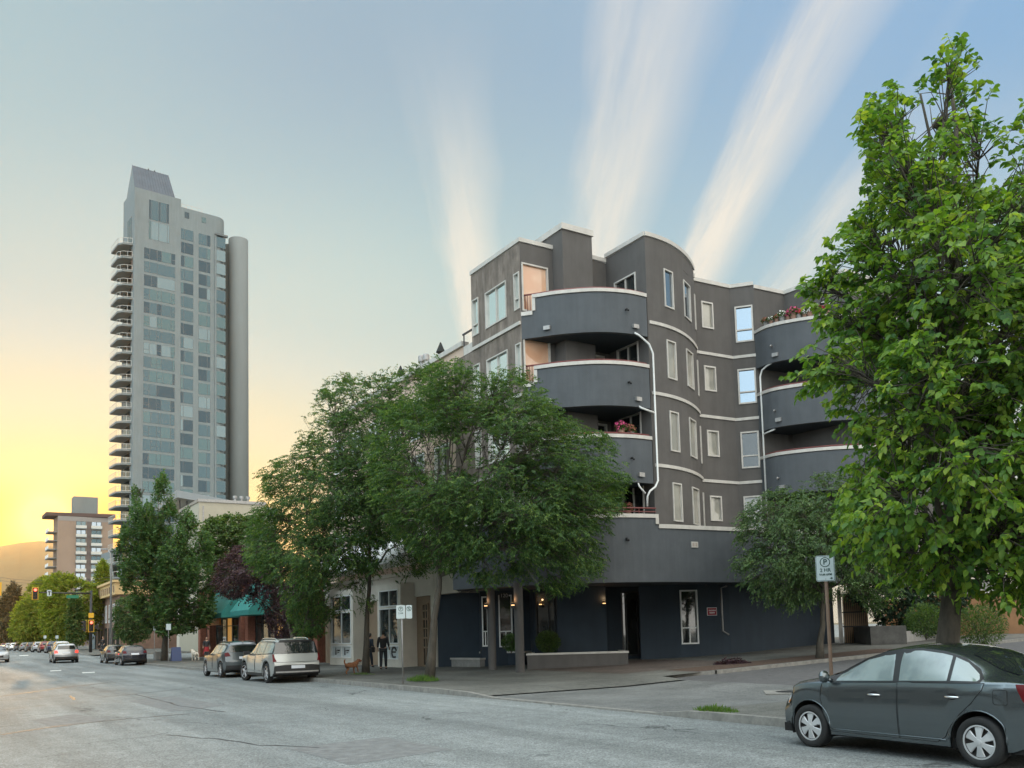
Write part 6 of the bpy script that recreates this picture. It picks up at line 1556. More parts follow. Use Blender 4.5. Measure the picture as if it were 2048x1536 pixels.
    def wheel(s, parent, style, res=28, turn=0.):
        for xa in s.ax:
            for sg in (1, -1):
                c = Vector((xa, sg*(s.W/2-.115), s.R)); R = s.R; axv = Vector((0, sg, 0))
                if xa == s.ax[0] and turn: axv = Vector((-math.sin(turn)*sg, math.cos(turn)*sg, 0))
                rr = R*.665
                t = MB(); t.lathe([(rr*.98, -.10), (R*.93, -.095), (R*.985, -.075), (R, -.045), (R, .045), (R*.985, .078), (R*.93, .096), (R*.80, .102), (rr*1.03, .092), (rr, .07)], c, axv, res); w = t.build('wheel', M_['tyre'], parent, smooth=True)
                b = MB(); b.lathe([(rr*1.0, .07), (rr*.97, .082), (rr*.90, .080), (rr*.88, .04), (0, .035)], c, axv, res, 1); b.lathe([(rr*1.02, .072), (rr*1.02, .09), (rr*.93, .092), (rr*.92, .06)], c, axv, res, 0)
                u = axv.orthogonal().normalized(); v = axv.cross(u)
                ns = {'hubcap': 6, 'alloy': 5, 'star': 5}[style]
                for k in range(ns):
                    a = 2*math.pi*k/ns+.26; d = u*math.cos(a)+v*math.sin(a); p = v*math.cos(a)-u*math.sin(a)
                    if style == 'hubcap': prof = [(.10, .16), (.35, .16), (.62, .23), (.94, .34)]
                    elif style == 'alloy': prof = [(.08, .14), (.5, .12), (.96, .16)]
                    else: prof = [(.08, .16), (.55, .20), (.97, .10)]
                    pts = [(q*rr, h*rr) for q, h in prof]; o = len(b.v)
                    for q, h in pts:
                        bul = .088-.020*(q/rr)**2+(.012 if style == 'hubcap' else 0)*(1-q/rr)
                        b.v += [tuple(c+d*q+p*h+axv*(bul-.012)), tuple(c+d*q+p*h*.8+axv*bul), tuple(c+d*q-p*h*.8+axv*bul), tuple(c+d*q-p*h+axv*(bul-.012)), ]
                    for i in range(len(pts)-1):
                        for j in range(3): b.f.append((o+4*i+j, o+4*i+j+1, o+4*i+4+j+1, o+4*i+4+j)); b.m.append(0)
                b.lathe([(rr*.2, .088), (rr*.18, .102), (rr*.10, .106), (0, .106)], c, axv, 14, 0)
                if style == 'hubcap':
                    for k in range(6):
                        a = 2*math.pi*k/6+.26+math.pi/6; q = c+(u*math.cos(a)+v*math.sin(a))*rr*.5; b.lathe([(rr*.10, .035), (rr*.09, .055), (0, .055)], q, axv, 8, 1)
                rm = b.build('rim', [M_['hubcap'] if style == 'hubcap' else M_['rim'], M_['rim_dark']], w, org=(0, 0, 0))
                rm.data.polygons.foreach_set('use_smooth', [True]*len(rm.data.polygons)); rm.data.set_sharp_from_angle(angle=R_(40))
def place_car(name, label, pos, heading, group=None, cat='car'):
    global ORG
    o = bpy.data.objects.new(name, None); COL.objects.link(o); o.location = pos; o.rotation_euler.z = math.atan2(heading[1], heading[0]); ORG = Vector((0, 0, 0))
    return tag(o, label, cat, group)
# ---- dark grey sedan, right foreground
P1, P2 = gnd(1635, 1494, 0), gnd(1962, 1534, 0); hd_ = (P1-P2).normalized(); lf_ = Vector((-hd_.y, hd_.x, 0))
pos = (P1+P2)/2 - lf_*.745 - hd_*.0
sd = place_car('parked_sedan', 'dark grey four-door sedan with silver six-spoke hubcaps parked at the right edge', pos, hd_)
C = Car(2.06, -2.14, 1.70, .302, (1.275, -1.275),
        zt=[(2.07, .66), (1.97, .775), (1.80, .865), (1.5, .955), (1.18, 1.015), (1.0, 1.075), (.62, 1.255), (.25, 1.395), (-.1, 1.45), (-.5, 1.462), (-.9, 1.425), (-1.25, 1.325), (-1.6, 1.165), (-1.80, 1.09), (-2.05, 1.065), (-2.17, 1.02)],
        belt=[(-2.2, 1.0), (-1.5, 1.005), (-.3, .975), (.6, .945), (1.1, .925), (1.6, .88), (2.2, .68)],
        roofw=[(-2.2, .60), (-1.6, .60), (-.9, .56), (0, .575), (.5, .60), (1.0, .66), (2, .7)], sill=.215, fb=(.34, .14), rb=(.26, .04), edge_shift=.17, crown=.045)
M_['sedan'] = mat('sedan_paint', (.125, .148, .160), .22, metal=.85, coat=1.0)
C.body(M_['sedan'], sd, 84)
M_['seam'] = mat('panel_gap', (.006, .006, .007), .8)
fdoor = [(1.02, .925), (1.045, .72), (1.02, .50), (.93, .33), (.90, .262), (-.194, .262), (-.194, .97)]
rdoor = [(-.212, .97), (-.212, .262), (-.74, .262), (-.86, .34), (-.93, .48), (-1.05, .62), (-1.22, .76), (-1.36, .92), (-1.385, 1.0)]
fwin = [(.955, .955), (.70, 1.10), (.40, 1.245), (.12, 1.335), (-.05, 1.368), (-.135, .992)]
rwin = [(-.225, .995), (-.145, 1.375), (-.45, 1.378), (-.72, 1.345), (-.86, 1.315), (-.895, 1.015)]
qwin = [(-.945, 1.018), (-.905, 1.30), (-1.08, 1.235), (-1.27, 1.10), (-1.305, 1.045), (-1.285, 1.022)]
surround = [(1.04, .942), (.98, .985), (.70, 1.135), (.40, 1.275), (.12, 1.362), (-.10, 1.395), (-.45, 1.405), (-.75, 1.37), (-1.02, 1.29), (-1.24, 1.165), (-1.345, 1.055), (-1.33, 1.002), (-.3, .98)]
for sg in (1, -1):
    b = MB(); C.panel(b, surround, .004, sg, 44, 6); b.build('window_surround', M_['car_black'], sd, smooth=True)
    for nm, dp, wn, hx in (('door', fdoor, [fwin], (.045, .80)), ('door', rdoor, [rwin, qwin], (-1.08, .825))):
        b = MB(); C.panel(b, dp, .0035, sg, 30, 14); d = b.build(nm, M_['sedan'], sd, smooth=True)
        b = MB(); C.outline(b, dp, .002, .0045, sg); b.build('door_gap', M_['seam'], d, org=(0, 0, 0))
        for w_ in wn: b = MB(); C.panel(b, w_, .008, sg, 20, 6); b.build('side_window', M_['car_glass_side'], sd, smooth=True)
        b = MB(); hz = hx[1]
        q = [C.side(hx[0]+t*.20, hz+.012*math.sin(abs(t)*3.14)*0, .012+.030*math.sin(t*math.pi), sg) for t in (0, .12, .3, .5, .7, .88, 1)]; b.tube(q, [.010, .014, .016, .016, .016, .015, .011], 8)
        b.build('door_handle', M_['chrome'], d, smooth=True, org=(0, 0, 0))
        b = MB(); e = [(hx[0]+.10+.075*math.cos(t), hz+.004+.040*math.sin(t)) for t in np.linspace(0, math.tau, 15)[:-1]]; C.panel(b, e, .0055, sg, 10, 4); b.build('handle_cup', M_['seam'], d, org=(0, 0, 0))
    # mirror
    m0 = Vector(C.side(.86, .955, .0, sg)); b = MB(); b.lathe([(.0, -.085), (.055, -.08), (.085, -.045), (.092, .0), (.08, .05), (.045, .08), (0, .088)], m0+Vector((.03, sg*.135, .065)), (.25, sg*.75, .15), 14)
    for i, v_ in enumerate(b.v): x, y, z = v_; b.v[i] = (m0.x+.03+(x-m0.x-.03)*.62, y, m0.z+.065+(z-m0.z-.065)*.95)
    b.tube([m0+Vector((.02, -.02*sg, .0)), m0+Vector((.03, sg*.07, .03))], .028, 8); b.build('mirror', M_['sedan'], sd, smooth=True)
    b = MB(); C.panel(b, [(1.03, .955), (.93, 1.0), (.80, 1.06), (.80, .962)], .010, sg, 8, 4); b.build('mirror_base', M_['car_black'], sd)
    # headlamp, side marker
    hl = [(1.97, .60), (1.98, .69), (1.89, .765), (1.70, .81), (1.68, .795), (1.82, .66), (1.90, .60)]
    b = MB(); C.panel(b, hl, .008, sg, 14, 6); h = b.build('headlight', M_['lens'], sd, smooth=True); b = MB(); C.panel(b, [(1.93, .60), (1.93, .64), (1.83, .675), (1.85, .635)], .012, sg, 6, 3); b.build('indicator', M_['amber'], h, org=(0, 0, 0))
    tl = [(-1.98, .80), (-2.12, .80), (-2.12, 1.0), (-1.85, 1.0)]; b = MB(); C.panel(b, tl, .008, sg, 10, 5); b.build('taillight', M_['tail'], sd, smooth=True)
    # mud flap, sill line, arch lip
    for xa in C.ax:
        b = MB(); A = [(xa+(C.Ra+.006)*math.cos(t), C.R+(C.Ra+.006)*math.sin(t)) for t in np.linspace(.0, math.pi, 19)]; C.outline(b, A, .002, .011, sg, closed=False, sub=2); b.build('arch_lip', M_['sedan'], sd, smooth=True)
    b = MB(); C.outline(b, [(.88, .295), (-.86, .295)], .004, .009, sg, closed=False, sub=20); b.build('sill_crease', M_['sedan'], sd, smooth=True)
    b = MB(); C.outline(b, [(1.75, .57), (1.77, .64), (1.88, .60)], .002, .003, sg, closed=False, sub=6); b.build('bumper_gap', M_['seam'], sd)
fl_ = [(-1.60+.105*c_, .845+.085*s_) for c_, s_ in ((-1, -.8), (-.85, -1), (.85, -1), (1, -.8), (1, .8), (.85, 1), (-.85, 1), (-1, .8))]
b = MB(); C.panel(b, fl_, .003, 1, 10, 6); fd = b.build('fuel_flap', M_['sedan'], sd, smooth=True); b = MB(); C.outline(b, fl_, .002, .0038, 1); b.build('flap_gap', M_['seam'], fd, org=(0, 0, 0))
b = MB()
def topn(poly, eps, n=18, m=14, nm='windshield', mt=None):
    bb = MB(); C.panel(bb, poly, eps, -1, n, m, 0, lambda x, y, e: C.top(x, y, e)); return bb.build(nm, mt or M_['car_glass'], sd, smooth=True)
topn([(1.02, -.62), (1.06, 0), (1.02, .62), (.26, .50), (.22, 0), (.26, -.50)], .010); topn([(-1.05, -.46), (-1.02, 0), (-1.05, .46), (-1.68, .56), (-1.72, 0), (-1.68, -.56)], .010, nm='rear_window')
C.endpanel('grille', [(-.42, .55), (.42, .55), (.36, .70), (-.36, .70)], .006, M_['car_black'], sd, True); C.endpanel('air_intake', [(-.36, .28), (.36, .28), (.34, .40), (-.34, .40)], .006, M_['car_black'], sd, True)
C.endpanel('number_plate', [(-.26, .74), (.26, .74), (.26, .86), (-.26, .86)], .01, M_['plate'], sd)
C.wheel(sd, 'hubcap', 40)
# ---- white SUV with black cladding
def suv(name, label, pos, hd, spec, body_m, style='star', lit=False, cat='car', group=None, clad=True, roofrails=True, res=64, white=False):
    r = place_car(name, label, pos, hd, group, cat); c = spec; c.body(body_m, r, res); H = interp(c.zt, -.5); bz = interp(c.belt, 0.)
    xa0, xa1 = c.ax; wr = interp(c.roofw, 0)
    for sg in (1, -1):
        q = c.windows
        b = MB(); c.panel(b, q['surround'], .004, sg, 36, 6); b.build('window_surround', M_['car_black'], r, smooth=True)
        for w_ in q['win']: b = MB(); c.panel(b, w_, .008, sg, 14, 5); b.build('side_window', M_['car_glass_side'], r, smooth=True)
        for dx0, dx1 in q['doors']:
            dp = [(dx0, bz-.02), (dx0+.02, .38), (dx1+.04, .38), (dx1, bz-.02)]; b = MB(); c.panel(b, dp, .0035, sg, 14, 8); d = b.build('door', body_m, r, smooth=True); b = MB(); c.outline(b, dp, .002, .0045, sg); b.build('door_gap', M_['seam'], d, org=(0, 0, 0))
            b = MB(); b.tube([c.side(dx1+.08+t*.22, bz-.16, .012+.02*math.sin(t*math.pi), sg) for t in (0, .3, .7, 1)], .014, 6); b.build('door_handle', body_m, d, org=(0, 0, 0))
        m0 = Vector(c.side(xa0-.72, bz+.03, 0, sg)); b = MB(); b.obox(m0+Vector((.02, sg*.14, .06)), (.055, 0, 0), (0, .11, 0), (0, 0, .075)); b.obox(m0+Vector((.03, sg*.03, .02)), (.03, 0, 0), (0, .05, 0), (0, 0, .02)); b.build('mirror', M_['car_black'], r)
        if clad:
            for xa in c.ax:
                b = MB(); A = [(xa+(c.Ra+.045)*math.cos(t), c.R+(c.Ra+.045)*math.sin(t)) for t in np.linspace(-.05, math.pi+.05, 19)]; B_ = [(xa+(c.Ra+.003)*math.cos(t), c.R+(c.Ra+.003)*math.sin(t)) for t in np.linspace(-.05, math.pi+.05, 19)]; o = len(b.v)
                for (x0, z0), (x1, z1) in zip(A, B_): b.v += [c.side(x0, max(z0, c.sill+.01), .012, sg), c.side(x1, max(z1, c.sill+.01), .014, sg)]
                for i in range(18): f = (2*i, 2*i+1, 2*i+3, 2*i+2); b.f.append(f); b.m.append(0)
                b.build('arch_trim', M_['car_black'], r, smooth=True)
            b = MB(); c.panel(b, [(xa0-c.Ra-.03, .27), (xa0-c.Ra-.03, .38), (xa1+c.Ra+.03, .38), (xa1+c.Ra+.03, .27)], .012, sg, 14, 2); b.build('sill_trim', M_['car_black'], r)
        if white:
            b = MB(); c.panel(b, [(xa0-c.Ra-.10, .45), (xa0-c.Ra-.10, .475), (xa1+c.Ra+.12, .475), (xa1+c.Ra+.12, .45)], .012, sg, 14, 2); b.build('side_strip', M_['chrome'], r)
        if roofrails:
            xr0, xr1 = c.rails; b = MB(); zt = lambda x: c.top(x, wr*.93)[2]
            b.tube([(x, sg*wr*.90, c.top(x, wr*.9)[2]+(.05 if 0 < i < 7 else -.01)) for i, x in enumerate(np.linspace(xr0, xr1, 8))], .018, 6); b.build('roof_rail', M_['chrome'] if white else M_['car_black'], r)
        for nm, poly, mm in q['rear_lights']:
            p2 = [(y*sg, z) for y, z in poly]; c.endpanel(nm, p2, .012, mm, r)
    for nm, poly, mm, e in c.windows['rear']: c.endpanel(nm, poly, e, mm, r, n=24)
    for nm, poly, mm, e in c.windows.get('front', []): c.endpanel(nm, poly, e, mm, r, True, n=20)
    b = MB(); x0, x1 = c.windows['ws']; c.panel(b, [(x0, -wr*1.12), (x0+.05, 0), (x0, wr*1.12), (x1, wr*.9), (x1-.03, 0), (x1, -wr*.9)], .01, -1, 14, 12, 0, lambda x, y, e: c.top(x, y, e)); b.build('windshield', M_['car_glass'], r, smooth=True)
    b = MB(); xs_ = c.xr+.42; zz = c.top(xs_, 0)[2]; b.add([(xs_+.09, -.02, zz-.01), (xs_+.09, .02, zz-.01), (xs_-.09, -.015, zz-.01), (xs_-.09, .015, zz-.01), (xs_-.07, 0, zz+.09)], [(0, 1, 4), (1, 3, 4), (3, 2, 4), (2, 0, 4)]); b.build('aerial', body_m, r)
    c.wheel(r, style, 28, getattr(c, 'turn', 0)); return r
q1, q2 = gnd(495.5, 1361, 0), gnd(535, 1366, 0); h2 = (U*.85+((q1-q2).normalized())*.15).normalized(); l2 = Vector((-h2.y, h2.x, 0))
E = Car(2.50, -2.45, 1.98, .385, (1.60, -1.50), zt=[(2.5, .86), (2.42, 1.0), (2.2, 1.08), (1.5, 1.15), (1.28, 1.20), (.55, 1.60), (.2, 1.705), (-.4, 1.735), (-1.6, 1.72), (-2.2, 1.685), (-2.45, 1.64)],
        belt=[(-2.5, 1.12), (-1, 1.08), (0, 1.07), (1.2, 1.06), (1.8, 1.02), (2.5, .84)], roofw=[(-2.5, .66), (-1.5, .70), (0, .70), (.8, .74), (1.4, .80), (2, .85)], sill=.27, fb=(.30, .06), rb=(.15, .13), edge_shift=.10, crown=.05)
E.rails = (.35, -1.9); E.turn = .18
E.windows = {'surround': [(1.18, 1.085), (.62, 1.46), (.2, 1.60), (-.5, 1.63), (-1.7, 1.61), (-2.15, 1.575), (-2.30, 1.30), (-2.32, 1.13), (-.5, 1.09)], 'win': [[(1.02, 1.12), (.60, 1.42), (.25, 1.555), (.02, 1.565), (-.02, 1.12)], [(-.10, 1.12), (-.06, 1.57), (-1.0, 1.58), (-1.05, 1.13)], [(-1.12, 1.13), (-1.08, 1.575), (-1.75, 1.555), (-2.08, 1.50), (-2.16, 1.17)]],
   'doors': [(1.05, -.05), (-.07, -1.15)], 'rear_lights': [('taillight', [(.80, .84), (.94, .82), (.94, 1.12), (.88, 1.12), (.86, .98)], M_['tail'])],
   'rear': [('rear_window', [(-.88, 1.13), (.88, 1.13), (.78, 1.58), (-.78, 1.58)], M_['car_glass'], .012), ('spoiler', [(-.68, 1.585), (.68, 1.585), (.62, 1.66), (-.62, 1.66)], M_['car_black'], .05), ('bumper_trim', [(-.93, .34), (.93, .34), (.90, .66), (.55, .70), (-.55, .70), (-.90, .66)], M_['car_black'], .015), ('bumper_bar', [(-.85, .40), (.85, .40), (.85, .46), (-.85, .46)], M_['steel'], .035), ('number_plate', [(-.27, .56), (.27, .56), (.27, .68), (-.27, .68)], M_['plate'], .03), ('tailgate_crease', [(-.86, .80), (.86, .80), (.86, .812), (-.86, .812)], M_['seam'], .006)], 'ws': (1.30, .40)}
M_['suv_white'] = mat('warm_silver_paint', (.40, .405, .385), .3, metal=.35, coat=1)
sv = suv('parked_suv', 'white boxy SUV with black cladding parked at the kerb, seen from behind', (q1+q2)/2-l2*.86-h2*.05, h2, E, M_['suv_white'], 'star', white=True)
q1, q2 = gnd(412, 1352, 0), gnd(446, 1355.5, 0); h3 = (U*.8+((q1-q2).normalized())*.2).normalized(); l3 = Vector((-h3.y, h3.x, 0))
def mid_suv(): 
    c = Car(2.25, -2.15, 1.90, .36, (1.38, -1.34), zt=[(2.26, .74), (2.15, .90), (1.9, .99), (1.4, 1.06), (1.15, 1.10), (.55, 1.45), (.2, 1.59), (-.3, 1.645), (-1.3, 1.63), (-1.9, 1.58), (-2.15, 1.50)],
        belt=[(-2.2, 1.14), (-1, 1.06), (0, 1.02), (1.1, .99), (1.7, .94), (2.3, .72)], roofw=[(-2.2, .60), (-1.3, .64), (0, .65), (.8, .70), (1.4, .76), (2, .8)], sill=.26, fb=(.32, .10), rb=(.20, .16), edge_shift=.12, crown=.05)
    c.rails = (.3, -1.7)
    c.windows = {'surround': [(1.05, 1.01), (.60, 1.34), (.2, 1.49), (-.4, 1.54), (-1.4, 1.52), (-1.85, 1.44), (-1.98, 1.25), (-1.9, 1.13), (-.5, 1.05)], 'win': [[(.92, 1.05), (.58, 1.30), (.22, 1.44), (.02, 1.46), (-.04, 1.06)], [(-.12, 1.06), (-.06, 1.47), (-.85, 1.48), (-.95, 1.09)], [(-1.02, 1.10), (-.94, 1.475), (-1.4, 1.46), (-1.75, 1.39), (-1.82, 1.17)]],
        'doors': [(.98, -.07), (-.09, -1.0)], 'rear_lights': [('taillight', [(.62, .98), (.86, .96), (.86, 1.12), (.70, 1.15)], M_['tail'])],
        'rear': [('rear_window', [(-.66, 1.16), (.66, 1.16), (.60, 1.44), (-.60, 1.44)], M_['car_glass'], .012), ('bumper_trim', [(-.86, .34), (.86, .34), (.82, .56), (-.82, .56)], M_['car_black'], .012), ('number_plate', [(-.26, .84), (.26, .84), (.26, .95), (-.26, .95)], M_['plate'], .014)],
        'front': [('headlight', [(.45, .72), (.80, .74), (.80, .84), (.48, .80)], M_['lens'], .012), ('headlight', [(-.45, .72), (-.80, .74), (-.80, .84), (-.48, .80)], M_['lens'], .012), ('grille', [(-.42, .56), (.42, .56), (.42, .78), (-.42, .78)], M_['car_black'], .01)], 'ws': (1.16, .36)}
    return c
M_['suv_grey'] = mat('grey_blue_paint', (.085, .098, .105), .28, metal=.5, coat=1); M_['suv_silver'] = mat('silver_paint', (.40, .40, .40), .3, metal=.6, coat=1)
s2 = suv('parked_suv', 'dark grey-blue SUV with silver wheels parked just ahead of the white one', (q1+q2)/2-l3*.84-h3*.02, h3, mid_suv(), M_['suv_grey'], 'alloy', clad=False)
g = MB()
# ---- silver SUV waiting at the lights, lamps lit
c = mid_suv(); c.windows['rear_lights'] = [('taillight', [(.62, .86), (.86, .84), (.86, 1.06), (.66, 1.06)], M_['tail_lit'])]
qa, qb = gnd(108.7, 1326.8, .10), gnd(153.8, 1326.8, .10); md = (qa+qb)/2
suv('moving_suv', 'silver SUV with red brake lamps lit, waiting in the lane at the crossing', md+U*1.36, U, c, M_['suv_silver'], 'alloy', res=40)
# ---- small hatchback used for the other cars
def hatch():
    c = Car(2.05, -2.0, 1.76, .32, (1.28, -1.27), zt=[(2.06, .64), (1.95, .76), (1.7, .88), (1.3, .95), (1.1, .99), (.5, 1.30), (.15, 1.42), (-.3, 1.46), (-1.2, 1.42), (-1.7, 1.33), (-2.0, 1.16)],
        belt=[(-2.1, 1.02), (-1, .98), (0, .94), (1, .91), (1.6, .86), (2.1, .62)], roofw=[(-2.1, .55), (-1.3, .58), (0, .60), (.8, .64), (1.4, .7), (2, .74)], sill=.22, fb=(.32, .12), rb=(.22, .22), edge_shift=.12, crown=.05)
    c.rails = (0, -1)
    c.windows = {'surround': [(1.0, .93), (.55, 1.22), (.15, 1.34), (-.4, 1.38), (-1.2, 1.34), (-1.62, 1.22), (-1.72, 1.06), (-.5, .97)], 'win': [[(.88, .96), (.52, 1.18), (.18, 1.29), (.0, 1.31), (-.05, .98)], [(-.12, .98), (-.07, 1.32), (-.8, 1.33), (-.9, 1.0)], [(-.97, 1.01), (-.9, 1.325), (-1.2, 1.30), (-1.5, 1.2), (-1.58, 1.07)]],
        'doors': [(.95, -.08), (-.1, -.95)], 'rear_lights': [('taillight', [(.55, .86), (.80, .84), (.80, 1.02), (.60, 1.02)], M_['tail'])],
        'rear': [('rear_window', [(-.58, 1.03), (.58, 1.03), (.50, 1.27), (-.50, 1.27)], M_['car_glass'], .012), ('bumper_trim', [(-.78, .30), (.78, .30), (.76, .46), (-.76, .46)], M_['car_black'], .012), ('number_plate', [(-.26, .74), (.26, .74), (.26, .86), (-.26, .86)], M_['plate'], .014)],
        'front': [('headlight', [(.45, .62), (.78, .64), (.78, .76), (.5, .72)], M_['lens'], .012), ('headlight', [(-.45, .62), (-.78, .64), (-.78, .76), (-.5, .72)], M_['lens'], .012), ('grille', [(-.4, .42), (.4, .42), (.4, .58), (-.4, .58)], M_['car_black'], .01)], 'ws': (1.08, .33)}
    return c
M_['car_ink'] = mat('ink_blue_paint', (.022, .024, .034), .25, metal=.4, coat=1)
qa, qb = gnd(243, 1330, .05), gnd(292, 1330, .05); md = (qa+qb)/2
h_ = suv('parked_car', 'dark ink-blue hatchback parked nearest the camera in the left kerb line', md+U*1.3, U, hatch(), M_['car_ink'], 'alloy', res=40, clad=False, roofrails=False, group='cars parked along the kerb')
colours = {'charcoal': (.04, .042, .045), 'red': (.22, .02, .02), 'white': (.70, .70, .69), 'silver': (.38, .39, .40), 'black': (.012, .012, .014), 'dark blue': (.02, .03, .07), 'grey': (.15, .155, .16)}
mats_c = {k: mat(k.replace(' ', '_')+'_car_paint', v, .28, metal=.35, coat=1) for k, v in colours.items()}
def recolour(root, m):
    for o in [root]+list(root.children_recursive):
        if o.type == 'MESH' and o.data.materials and o.data.materials[0] == M_['car_ink']: o.material_slots[0].link = 'OBJECT'; o.material_slots[0].material = m
def put(label, s, t, col, hd=U, src=h_):
    o = copy_tree(src); o['label'] = label; o.location = st(s, t, gz(s, t)); o.rotation_euler.z = math.atan2(hd.y, hd.x); recolour(o, mats_c[col]); return o
s0, t0 = to_st(md+U*1.3)
put('charcoal hatchback parked directly ahead of the ink-blue one', s0+6.3, t0-.15, 'charcoal')
rowc = [('white', 'white hatchback first in the row of cars beyond the crossing'), ('dark blue', 'dark blue car just ahead of the white one in the far row'), ('red', 'red car in the far row, ahead of the dark blue one'), ('silver', 'silver car midway along the far row'), ('black', 'black car ahead of the silver one in the far row'), ('grey', 'grey car further along the far row'), ('charcoal', 'charcoal car near the end of the far row'), ('white', 'white car among the last in the far row'), ('silver', 'silver car second from the end of the far row'), ('red', 'red car last in the far row at the end of the street')]
for i, (cc, lb) in enumerate(rowc): put(lb, 112+i*(7.2+i*.5), 10.9-.05*i, cc)
o = put('silver car coming towards the crossing, cut off by the left edge', 74, 1.9, 'silver', -U)
o.location = at(-6, 1300, 78.); o.location.z = gz(*to_st(o.location)); o['group'] = 'cars in traffic'
# ------------------------------------------------------------------ people and dogs
def skin_obj(name, chains, m, parent, sub=2):
    """one continuous skinned surface; chains: lists of (x,y,z,r) that share joints by position"""
    V, E_, Rr, ix = [], [], [], {}
    for ch in chains:
        prev = None
        for x, y, z, r in ch:
            k = (round(x, 3), round(y, 3), round(z, 3))
            if k not in ix: ix[k] = len(V); V.append((x, y, z)); Rr.append(r)
            i = ix[k]
            if prev is not None and prev != i: E_.append((prev, i))
            prev = i
    me = bpy.data.meshes.new(name); me.from_pydata(V, E_, []); ob = bpy.data.objects.new(name, me); COL.objects.link(ob); ob.parent = parent
    ob.modifiers.new('Skin', 'SKIN')
    for i, r in enumerate(Rr):
        rr = r if isinstance(r, tuple) else (r, r); me.skin_vertices[0].data[i].radius = rr
    me.skin_vertices[0].data[0].use_root = True
    s = ob.modifiers.new('Subdivision', 'SUBSURF'); s.levels = sub; s.render_levels = sub; me.materials.append(m)
    dg = bpy.context.evaluated_depsgraph_get(); me2 = bpy.data.meshes.new_from_object(ob.evaluated_get(dg)); me2.materials.clear(); me2.materials.append(m)
    ob.modifiers.clear(); ob.data = me2; bpy.data.meshes.remove(me); me2.polygons.foreach_set('use_smooth', [True]*len(me2.polygons)); me2.name = name
    return ob
SKIN = mat('skin', (.42, .25, .17), .6); HAIRD = mat('dark_hair', (.02, .015, .012), .6)
def person(label, pos, rz, top, bottom, shoe, hair=HAIRD, H=1.75, stride=.12, lean=0., bag=None, arm=(.0, .0), skirt=False, cap=None):
    """x right, y the way the person faces; arm = how far each forearm is raised forward"""
    global ORG
    r = bpy.data.objects.new('person', None); COL.objects.link(r); r.location = pos; r.rotation_euler.z = rz; ORG = Vector((0, 0, 0)); tag(r, label, 'person'); k = H/1.75
    S = lambda *p: tuple(v*k for v in p)
    def T(x, y, z, q): return (x*k, (y+lean*max(0, z-.9))*k, z*k, q*k if not isinstance(q, tuple) else (q[0]*k, q[1]*k))
    pel = T(0, 0, .95, (.15, .11)); ch = [pel, T(0, .01, 1.10, (.135, .10)), T(0, .01, 1.28, (.16, .11)), T(0, 0, 1.42, (.13, .09)), T(0, .0, 1.50, .055), T(0, .02, 1.555, .055), T(0, .03, 1.62, (.075, .092)), T(0, .03, 1.70, (.07, .085)), T(0, .02, 1.74, .04)]
    hands, legs, sl, tr, arms = [], [], [], [], []
    for sg, st_, up in ((1, stride, arm[0]), (-1, -stride, arm[1])):
        sh = T(.18*sg, -.005, 1.42, .06); el_ = T(.235*sg, -.04+.05*up, 1.15, .042); wr = T(.25*sg, .03+.20*up, .92+.16*up, .028); pa = T(.252*sg, .05+.24*up, .85+.19*up, (.034, .02))
        arms.append([T(0, 0, 1.42, (.13, .09)), sh, el_, wr, pa])
        for j in range(4): arms.append([pa, T((.252-.024+.016*j)*sg, .065+.27*up+.008*j, .795+.20*up+(.006 if j in (0, 3) else 0), .010), T((.252-.024+.016*j)*sg, .078+.285*up, .76+.205*up+(.012 if j in (0, 3) else 0), .008)])
        arms.append([pa, T((.252-.03)*sg, .085+.25*up, .83+.19*up, .010), T((.252-.036)*sg, .105+.255*up, .80+.19*up, .008)])
        hip = T(.09*sg, 0, .90, .09); kn = T(.10*sg, .03+st_*.55, .50, .062); an = T(.105*sg, -.01+st_*1.0, .09, .042); toe = T(.115*sg, .12+st_*1.0, .035, (.045, .03))
        legs.append([pel, hip, kn, an, toe]); tr.append([T(0, 0, .96, (.165, .125)), T(.092*sg, 0, .89, .105), T(.10*sg, .03+st_*.55, .50, .080), T(.105*sg, -.01+st_, .10, .062)])
        sl.append([T(0, 0, 1.42, (.145, .105)), T(.18*sg, -.005, 1.42, .076), T(.235*sg, -.04+.05*up, 1.15, .060), T(.248*sg, .01+.16*up, .97+.13*up, .048)])
        sl_ = MB()
    skin_obj('body', [ch]+legs+arms, SKIN, r)
    skin_obj('jacket', [[T(0, 0, .90, (.175, .135)), T(0, .01, 1.10, (.158, .12)), T(0, .01, 1.28, (.182, .13)), T(0, 0, 1.42, (.145, .105)), T(0, 0, 1.475, .075)]]+sl, top, r)
    if skirt:
        b = MB(); b.lathe([(.15*k, 1.0*k), (.19*k, .85*k), (.25*k, .55*k), (.27*k, .42*k), (.24*k, .42*k)], (0, 0, 0), (0, 0, 1), 16); b.build('skirt', bottom, r, smooth=True)
    else: skin_obj('trousers', tr, bottom, r)
    for sg, st_ in ((1, stride), (-1, -stride)):
        skin_obj('shoe', [[T(.105*sg, -.05+st_, .06, .05), T(.108*sg, .03+st_, .05, (.052, .045)), T(.115*sg, .15+st_, .04, (.048, .032))]], shoe, r, 1)
    skin_obj('hair', [[T(0, -.02, 1.56, .055), T(0, -.01, 1.66, (.082, .085)), T(0, .02, 1.735, (.07, .075)), T(0, .06, 1.75, .05)]], cap or hair, r)
    b = MB(); b.lathe([(0, .02), (.012, .0)], Vector(T(0, .125, 1.625, 0)[:3]), (0, 1, 0), 6); b.build('nose', SKIN, r)
    b = MB()
    for sg in (1, -1): b.lathe([(.0, .004), (.010, 0)], Vector(T(.03*sg, .112, 1.655, 0)[:3]), (0, 1, 0), 6)
    b.build_each('eye', HAIRD, r)
